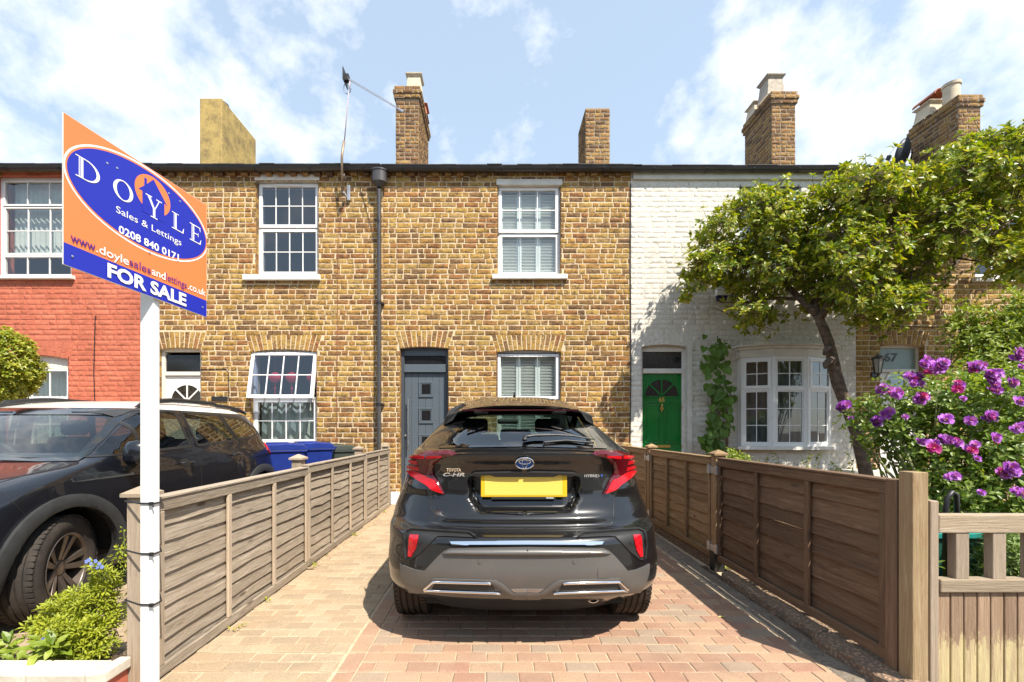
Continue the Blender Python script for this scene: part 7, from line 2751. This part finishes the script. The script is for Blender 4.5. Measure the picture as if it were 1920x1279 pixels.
# forked stub on the trunk
mb.tube([W(1556, 650, 6.2), W(1549, 655, 6.1), W(1546, 664, 6.05)], [.05, .035, .025], 8)
trunk = mb.obj('trunk', M['bark'], tree, smooth=True)
lv, lf, bv, bf, tw = [], [], [], [], MB()
for c in clumps:
    rad = rr.uniform(.23, .36)
    nt = int(42 * (rad / .3) ** 2)
    for k in range(nt):
        v = rnd_unit(rr, .15)
        r_ = rad * rr.uniform(.45, 1.12)
        p = c + Vector((v.x * r_ * 1.1, v.y * r_, v.z * r_ * .8))
        u_, w_ = proj(p)
        if not in_poly(u_, w_, CROWN) and rr.random() < .8: continue
        ax = (v + Vector((.1, -.25, .45))).normalized()
        tw.tube([c + (p - c) * .25, p], [.004, .0025], 4, cap=False)
        rosette(lv, lf, p, ax, rr, rr.randint(6, 9), .084 * rr.uniform(.75, 1.15), .044, (.4, 1.6), .28)
        if rr.random() < .5: rosette(bv, bf, p + ax * .015, ax, rr, 7, .026, .014, (.1, 1.2), .1)
flat_mesh('foliage', lv, lf, M['leaf_tree'], tree, 'stuff')
flat_mesh('flower_bud', bv, bf, M['leaf_bud'], tree, 'stuff')
tw.obj('twig', M['bark'], tree, fix=False)['kind'] = 'stuff'


def bush(name, label, cat, base, blobs, mt, L, Wd, dens, seed, mode='rosette', stem_m='stem', n=(4, 6), spread=(.4, 1.4), up=.4, group=None, poly=None, fill=.45, stemr=.006, curl=.2):
    """blobs: (centre, radii). Leaves through the volume, stems from the base"""
    rr = random.Random(seed)
    t = thing(name, label, cat, base, group)
    vs, fs = [], []
    st = MB()
    for c, rad in blobs:
        c = Vector(c); rad = Vector(rad)
        vol = rad.x * rad.y * rad.z
        cnt = int(dens * (vol ** (2 / 3)))
        for k in range(cnt):
            v = rnd_unit(rr)
            q = rr.uniform(fill, 1.0) * (1 + .18 * noise.noise(Vector((v.x * 2 + seed, v.y * 2, v.z * 2))))
            p = c + Vector((v.x * rad.x, v.y * rad.y, v.z * rad.z)) * q
            if p.z < .02: continue
            if poly:
                u_, w_ = proj(p)
                if not in_poly(u_, w_, poly): continue
            ax = (v + Vector((.05, -.2, up))).normalized()
            rosette(vs, fs, p, ax, rr, rr.randint(*n), L, Wd, spread, curl)
        b = Vector(base) + Vector((rr.uniform(-.08, .08), rr.uniform(-.08, .08), 0))
        for k in range(4):
            e = c + Vector((rr.uniform(-.7, .7) * rad.x, rr.uniform(-.7, .7) * rad.y, rr.uniform(-.2, .8) * rad.z))
            st.tube([b, (b + e) / 2 + Vector((rr.uniform(-.05, .05), rr.uniform(-.05, .05), .08)), e], [stemr * 1.4, stemr, stemr * .5], 6)
    st.obj('stem', M[stem_m], t, smooth=True)
    flat_mesh('foliage', vs, fs, mt, t, 'stuff')
    return t


# ---- purple rose bush behind the right fence
rr = random.Random(8)
RB = [(1590, 760), (1640, 690), (1700, 730), (1760, 700), (1830, 700), (1880, 690), (1935, 690), (1950, 1000), (1745, 975), (1740, 885), (1700, 890), (1660, 860), (1600, 830)]
blobs = []
for px, py, d, r_ in ((1655, 790, 3.7, .30), (1720, 760, 3.6, .34), (1790, 760, 3.5, .38), (1860, 740, 3.6, .40), (1910, 770, 3.3, .36), (1700, 840, 3.6, .30), (1780, 850, 3.4, .36), (1860, 850, 3.3, .38), (1920, 860, 3.1, .34),
                      (1800, 930, 3.2, .30), (1870, 930, 3.1, .32), (1620, 770, 3.9, .16), (1940, 940, 3.0, .3), (1745, 905, 3.3, .16)):
    blobs.append((W(px, py, d), (r_, r_, r_ * .85)))
rose = bush('rose_bush', 'large rose bush covered in purple flowers behind the right fence post and gate', 'rose bush', (3.55, 3.7, 0), blobs, M['leaf_rose'], .052, .028, 1900, 5, stem_m='rosestem', n=(3, 5), spread=(.5, 1.5), fill=.25, up=.5)
M['petal'] = leaf_mat('purple_petal', [(.46, .12, .62), (.38, .08, .56), (.56, .20, .70), (.30, .05, .48)], .5, .3)
M['petal_pink'] = leaf_mat('magenta_petal', [(.45, .02, .22), (.50, .04, .28)], .5, .3)
M['petal_dark'] = leaf_mat('deep_violet_petal', [(.14, .02, .22), (.18, .03, .26)], .5, .3)
M['stamen'] = simple('yellow_stamen', (.75, .42, .08), .7)


def flower_mesh(seed, mt, r=.034):
    rr = random.Random(seed)
    mb = MB()
    for layer, (n, rad, tilt, z) in enumerate(((7, 1.0, .25, 0), (6, .80, .65, .12), (5, .55, 1.0, .22))):
        for k in range(n):
            a = 2 * pi * k / n + rr.uniform(-.2, .2) + layer * .4
            R_ = r * rad * rr.uniform(.85, 1.15)
            wv = 1.0 * R_ * sin(pi / n) * 1.7
            ca, sa = cos(a), sin(a)
            rows = []
            for j, t in enumerate((.12, .6, 1.0)):
                z_ = r * z + sin(tilt) * R_ * t - (r * .10 * t * t if layer == 0 else 0)
                rd = cos(tilt) * R_ * t
                w_ = wv * (.35, .95, .75)[j]
                for s in (-1, 0, 1):
                    zz = z_ + (rr.uniform(-.10, .10) * r if j == 2 else 0) + abs(s) * r * .06
                    rows.append(Vector((ca * rd - sa * s * w_ * .5, sa * rd + ca * s * w_ * .5, zz)))
            mb.add(rows, [(0, 1, 4, 3), (1, 2, 5, 4), (3, 4, 7, 6), (4, 5, 8, 7)], 0)
    mb.lathe([(.22 * r, .20 * r), (.12 * r, .42 * r), (0, .46 * r)], 6, mi=1)
    return mb.mesh('flower', [mt, M['stamen']], True, fix=False)


FM = [flower_mesh(i, M['petal'] if i < 5 else (M['petal_pink'] if i < 6 else M['petal_dark'])) for i in range(8)]
FC = [(355, 525, 50, 6), (445, 575, 55, 6), (670, 400, 95, 16), (560, 490, 60, 8), (590, 600, 48, 5), (135, 650, 36, 4), (315, 730, 36, 4), (395, 685, 36, 4), (175, 720, 12, 1), (920, 405, 58, 7), (1030, 465, 62, 9), (1035, 545, 42, 4),
      (1190, 350, 62, 7), (1195, 410, 16, 1), (830, 540, 38, 3), (845, 602, 10, 1), (910, 728, 34, 2), (990, 715, 42, 5), (1195, 775, 42, 4), (740, 725, 26, 2), (590, 865, 26, 2), (678, 885, 28, 2), (742, 860, 42, 4), (805, 870, 36, 2), (900, 895, 40, 3),
      (1040, 848, 30, 2), (785, 1080, 40, 3), (1050, 1040, 34, 2), (1118, 1030, 52, 6), (955, 1165, 22, 1), (1180, 1155, 32, 2), (1195, 615, 22, 2), (825, 512, 28, 2), (1150, 500, 28, 2), (930, 960, 14, 1), (500, 710, 10, 1), (1270, 480, 40, 4), (1290, 880, 40, 4)]
for zx, zy, rad, n in FC:
    for k in range(n):
        a = rr.uniform(0, 6.28); q = rad * .72 * sqrt(rr.uniform(0, 1)) if n > 1 else 0
        px, py = 1540 + (zx + q * cos(a)) / 3.197, 560 + (zy + q * sin(a) * .8) / 3.197
        base_d = min(blobs, key=lambda b: (proj(b[0])[0] - px) ** 2 + (proj(b[0])[1] - py) ** 2)
        d = base_d[0].y - base_d[1][1] * 1.08 + rr.uniform(-.03, .05)
        o = bpy.data.objects.new('flower', FM[rr.choices(range(8), [4, 4, 4, 4, 4, 2, 1, 1])[0]])
        link(o, rose, W(px, py, d))
        ax = Vector((rr.uniform(-.5, .5), -1, rr.uniform(-.1, .9)))
        o.rotation_euler = ax.to_track_quat('Z', 'Y').to_euler()
        s = rr.uniform(.85, 1.3) if n > 1 else .75
        o.scale = (s, s, s)
# bare canes low in the bush
mb = MB()
for a, b, c, d in ((1610, 830, 1665, 885), (1640, 790, 1700, 880), (1692, 800, 1712, 890), (1660, 760, 1700, 850), (1780, 880, 1800, 960), (1840, 860, 1830, 960), (1765, 870, 1770, 960)):
    p, q = W(a, b, 3.75), W(c, d, 3.45)
    mb.tube([p, (p + q) / 2 + Vector((.02, 0, .02)), q, q + (q - p) * .8], [.006, .008, .010, .011], 6)
mb.obj('cane', M['rosestem'], rose, smooth=True)

# ---- other greenery
bush('garden_shrub', 'yellow green shrub against the brick wall above the purple roses, right edge', 'shrub', (5.6, 5.2, 0), [(W(1830, 640, 5.2), (.38, .35, .42)), (W(1890, 620, 5.2), (.40, .4, .55)), (W(1860, 700, 5.0), (.42, .4, .36)), (W(1925, 680, 5.0), (.4, .4, .6)), (W(1812, 600, 5.3), (.16, .15, .24)), (W(1915, 590, 5.3), (.26, .3, .3))],
     M['leaf_shrub'], .062, .026, 1900, 31, n=(4, 7), up=.6, fill=.2, stem_m='bark')
bt = bush('clipped_bay_tree', 'round clipped lime green bush at the left edge, beside the red house', 'bush', (-6.6, 6.0, 0), [(W(2, 686, 6.0), (.41, .4, .50))], M['leaf_bay'], .058, .026, 9500, 41, n=(5, 7), up=.5, fill=.72, stem_m='bark', stemr=.03)
KS = 1.085
LB = [((-2.02, 2.17, .36), (.17, .11, .13)), ((-1.90, 2.13, .38), (.13, .09, .20)), ((-2.12, 2.20, .36), (.11, .08, .08)), ((-1.87, 2.12, .54), (.06, .06, .10)), ((-1.97, 2.05, .30), (.13, .09, .12)), ((-1.86, 2.06, .28), (.08, .08, .13)), ((-2.13, 2.12, .33), (.09, .08, .10))]
LB = [((x * KS, y * KS, H + (z - H) * KS), tuple(r * KS for r in rd)) for (x, y, z), rd in LB]
bush('low_shrub', 'bright lime green shrub spilling over the coping beside the left fence post', 'shrub', (-2.12, 2.30, .08), LB,
     M['leaf_lime'], .030, .0085, 12500, 51, n=(6, 9), spread=(.3, 1.3), up=.9, fill=.35, stemr=.002)
rr = random.Random(5)
gl = thing('leafy_plant', 'broad leaved green plants lying along the pale coping at the bottom left', 'plant', (-2.4, 2.13, .09))
vs, fs = [], []
for k in range(34):
    px = rr.uniform(-30, 135)
    p = Vector((fx(px, 2.15), rr.uniform(2.09, 2.20), .10))
    a = rr.uniform(0, 6.28)
    rosette(vs, fs, p + Vector((0, 0, rr.uniform(.02, .13))), Vector((rr.uniform(-.5, .5), -.3, .9)), rr, rr.randint(3, 5), .075, .034, (.7, 1.5), .3)
flat_mesh('foliage', vs, fs, M['leaf_shrub'], gl, 'stuff')
fm = thing('forget_me_not', 'small blue flowers on thin stems in front of the suv wheel', 'flowers', (-1.95, 2.2, .3))
mb = MB(); st = MB(); lv, lf = [], []
for (px, py) in ((163, 1053), (168, 1050), (172, 1058), (180, 1052), (187, 1057), (192, 1063), (78, 1203), (82, 1198), (175, 1062), (183, 1064)):
    p = W(px, py, 2.2)
    for k in range(5): mb.lathe([(0, .001), (.004, .0015), (.0045, 0)], 6, mx=Matrix.Translation(p + Vector((.006 * cos(k * 1.26), -.002, .006 * sin(k * 1.26)))) @ Matrix.Rotation(pi / 2, 4, 'X'))
    st.tube([p, p + Vector((.012, .01, -.03)), p + Vector((.014, .04, -.09))], .0014, 5)
    rosette(lv, lf, p + Vector((.012, 0, -.03)), Vector((0, -.5, 1)), rr, 3, .035, .013)
mb.obj('petal', simple('sky_blue_petal', (.20, .28, .70), .6), fm)['kind'] = 'stuff'; st.obj('stem', M['stem'], fm); flat_mesh('foliage', lv, lf, M['leaf_lime'], fm, 'stuff')
sp_ = thing('sprig', 'thin yellow green sprig rising against the left fence post', 'plant', (-1.86, 2.2, .5))
lv, lf = [], []; st = MB()
for (a, b, c, d) in ((236, 1075, 232, 992), (234, 1070, 216, 1040), (235, 1040, 222, 1028)):
    p, q = W(a, b, 2.19), W(c, d, 2.19)
    st.tube([p, (p + q) / 2, q], .0022, 5)
    for k in range(9): rosette(lv, lf, p + (q - p) * (.15 + .85 * k / 8), rnd_unit(rr, .4), rr, 3, .022, .009)
st.obj('stem', M['stem'], sp_); flat_mesh('foliage', lv, lf, M['leaf_lime'], sp_, 'stuff')

# climber on the trellis: every broad leaf is a part
cl = thing('climbing_plant', 'climber with broad heart shaped leaves on the trellis left of the bow window', 'climber', (fx(1345), 7.35, 0))
LM = []
for s in range(4):
    r2 = random.Random(s)
    mb = MB()
    half = [(0, 0), (.30, -.14), (.52, .10), (.50, .42), (.30, .74), (0, 1.05)]
    pts = [(x, y) for x, y in half] + [(-x, y) for x, y in half[-2:0:-1]]
    vs = [Vector((x * (1 + r2.uniform(-.08, .08)), y, .16 * abs(x) + r2.uniform(-.03, .03) - .18 * max(0, y - .5))) for x, y in pts] + [Vector((0, .35, -.03))]
    n = len(pts)
    mb.add(vs, [(i, (i + 1) % n, n) for i in range(n)])
    LM.append(mb.mesh('leaf', M['leaf_climb'], False, fix=False))
rr = random.Random(12)
path = [(1345, 630), (1350, 655), (1338, 680), (1352, 705), (1350, 730), (1362, 752), (1346, 775), (1356, 800), (1330, 820), (1345, 838), (1322, 838)]
for k in range(150):
    t = rr.uniform(0, len(path) - 1.001); i = int(t); u = t - i
    px = path[i][0] + (path[i + 1][0] - path[i][0]) * u + rr.gauss(0, 12); py = path[i][1] + (path[i + 1][1] - path[i][1]) * u + rr.gauss(0, 6)
    o = bpy.data.objects.new('leaf', LM[k % 4])
    link(o, cl, W(px, py, rr.uniform(7.12, 7.4)))
    ax = Vector((rr.uniform(-.6, .6), -1, rr.uniform(.1, .9)))
    o.rotation_euler = (ax.to_track_quat('Z', 'Y').to_matrix() @ Matrix.Rotation(pi + rr.uniform(-.9, .9), 3, 'Z')).to_euler()
    s = rr.uniform(.09, .155) * (.6 if py < 650 else 1)
    o.scale = (s, s, s)
mb = MB(); mb.tube([W(a, b, 7.38) for a, b in path] + [W(1345, 930, 7.38)], .008, 6); mb.tube([W(1352, 705, 7.38), W(1370, 740, 7.36), W(1368, 790, 7.36)], .005, 5); mb.obj('vine', M['bark'], cl, smooth=True)

# trailing sprigs low on the white base, shrub sprig by the fence, undergrowth
rr = random.Random(14)
iv = thing('trailing_ivy', 'thin dark ivy sprigs trailing on the white base under the bow window', 'ivy', (fx(1480), 7.1, 0))
lv, lf = [], []; st = MB()
for (a, b, c, d) in ((1440, 860, 1434, 872), (1452, 848, 1460, 875), (1520, 852, 1510, 880), (1505, 868, 1540, 850), (1570, 880, 1600, 872), (1590, 850, 1600, 890), (1560, 870, 1575, 895), (1610, 865, 1625, 885), (1535, 855, 1530, 885)):
    p, q = W(a, b, 6.95), W(c, d, 6.9)
    st.tube([p, (p + q) / 2 + Vector((.02, -.02, .02)), q], .003, 5)
    for k in range(9): rosette(lv, lf, p + (q - p) * k / 8, rnd_unit(rr, .2), rr, 2, .045, .03)
st.obj('stem', M['bark'], iv); flat_mesh('foliage', lv, lf, M['leaf_tree'], iv, 'stuff')
bush('low_shrub', 'small dark green shrub behind the capped post of the right fence', 'shrub', (fx(1372, 5.2), 5.2, 0), [(W(1375, 858, 5.2), (.17, .14, .10)), (W(1395, 872, 5.0), (.15, .12, .10)), (W(1360, 880, 5.2), (.15, .14, .16))], M['leaf_shrub'], .05, .022, 3200, 61, n=(3, 5), fill=.2)
bush('mint_bed', 'pale green leafy plants seen through the bars of the wooden gate', 'plant', (3.3, 2.95, 0), [((3.05, 2.62, .42), (.22, .18, .30)), ((3.45, 2.8, .45), (.30, .25, .32)), ((2.92, 2.55, .60), (.10, .10, .16)), ((3.3, 2.55, .4), (.25, .15, .3)), ((3.8, 2.9, .5), (.3, .3, .35)), ((2.85, 2.6, .30), (.14, .1, .2))],
     M['leaf_mint'], .040, .018, 5200, 71, n=(4, 6), up=.8, fill=.25, stemr=.003)
bush('garden_greenery', 'sunlit low greenery filling the bed behind the right hand fence', 'plants', (2.6, 3.2, 0), [((2.45, 2.7, .28), (.22, .4, .26)), ((2.5, 3.4, .30), (.25, .4, .28)), ((2.6, 4.2, .30), (.3, .5, .26)), ((2.35, 3.1, .5), (.12, .4, .2))], M['leaf_shrub'], .055, .024, 2000, 81, n=(4, 6), up=.8, fill=.3)

# weeds, grit and fallen leaves on the drive
rr = random.Random(17)
for i, (px, py, n) in enumerate(((1023 * 0 + 587, 1065, 3), (665, 1005, 4), (505, 1130, 2), (722, 963, 3), (440, 1185, 3), (612, 1042, 1), (1362, 1068, 5))):
    d = H * F / (py - CY)
    vs, fs = [], []
    p = Vector((fx(px, d), d, .0))
    for k in range(n): rosette(vs, fs, p + Vector((rr.uniform(-.03, .03), rr.uniform(-.05, .05), .01)), Vector((rr.uniform(-.3, .3), 0, 1)), rr, 5, .03, .010, (.3, 1.2))
    o = flat_mesh('weed', vs, fs, M['leaf_lime'], None)
    tag(o, ['tuft of weeds at the foot of the left fence by its first post', 'weeds in the grit at the foot of the left fence, third panel', 'small weed at the foot of the left fence, second batten', 'furthest weeds along the left fence, near the wall', 'weed by the fence foot nearest the white post',
            'tiny weed between the fence posts on the left', 'dark green weed by the metal shod post of the right fence'][i], 'weed', 'weeds along the fences')
mb = MB()
for k in range(260):
    y = rr.uniform(4.0, 7.3); x = -1.66 + rr.gauss(0, .035) * (1 + .2 * (y - 4))
    s = rr.uniform(.003, .008)
    q = Matrix.Translation((x, y, .004 + s * .3)) @ Matrix.Rotation(rr.uniform(0, 6), 4, 'Z')
    mb.box(-s, s, -s * .7, s * .7, -s * .4, s * .4, 0, q)
mb.obj('grit', M['sand'], None, fix=False)['kind'] = 'stuff'
mb = MB(); p = W(1353, 1157, 2.99); lv, lf = [], []
leaf(lv, lf, Vector((fx(1345, 2.99), 2.98, .004)), Vector((1, .25, .05)).normalized(), Vector((0, 0, 1)), .06, .022, .1)
o = flat_mesh('fallen_leaf', lv, lf, simple('yellow_dry_leaf', (.62, .50, .16), .7), None); tag(o, 'yellow fallen leaf on the paving between the car and right fence', 'leaf')
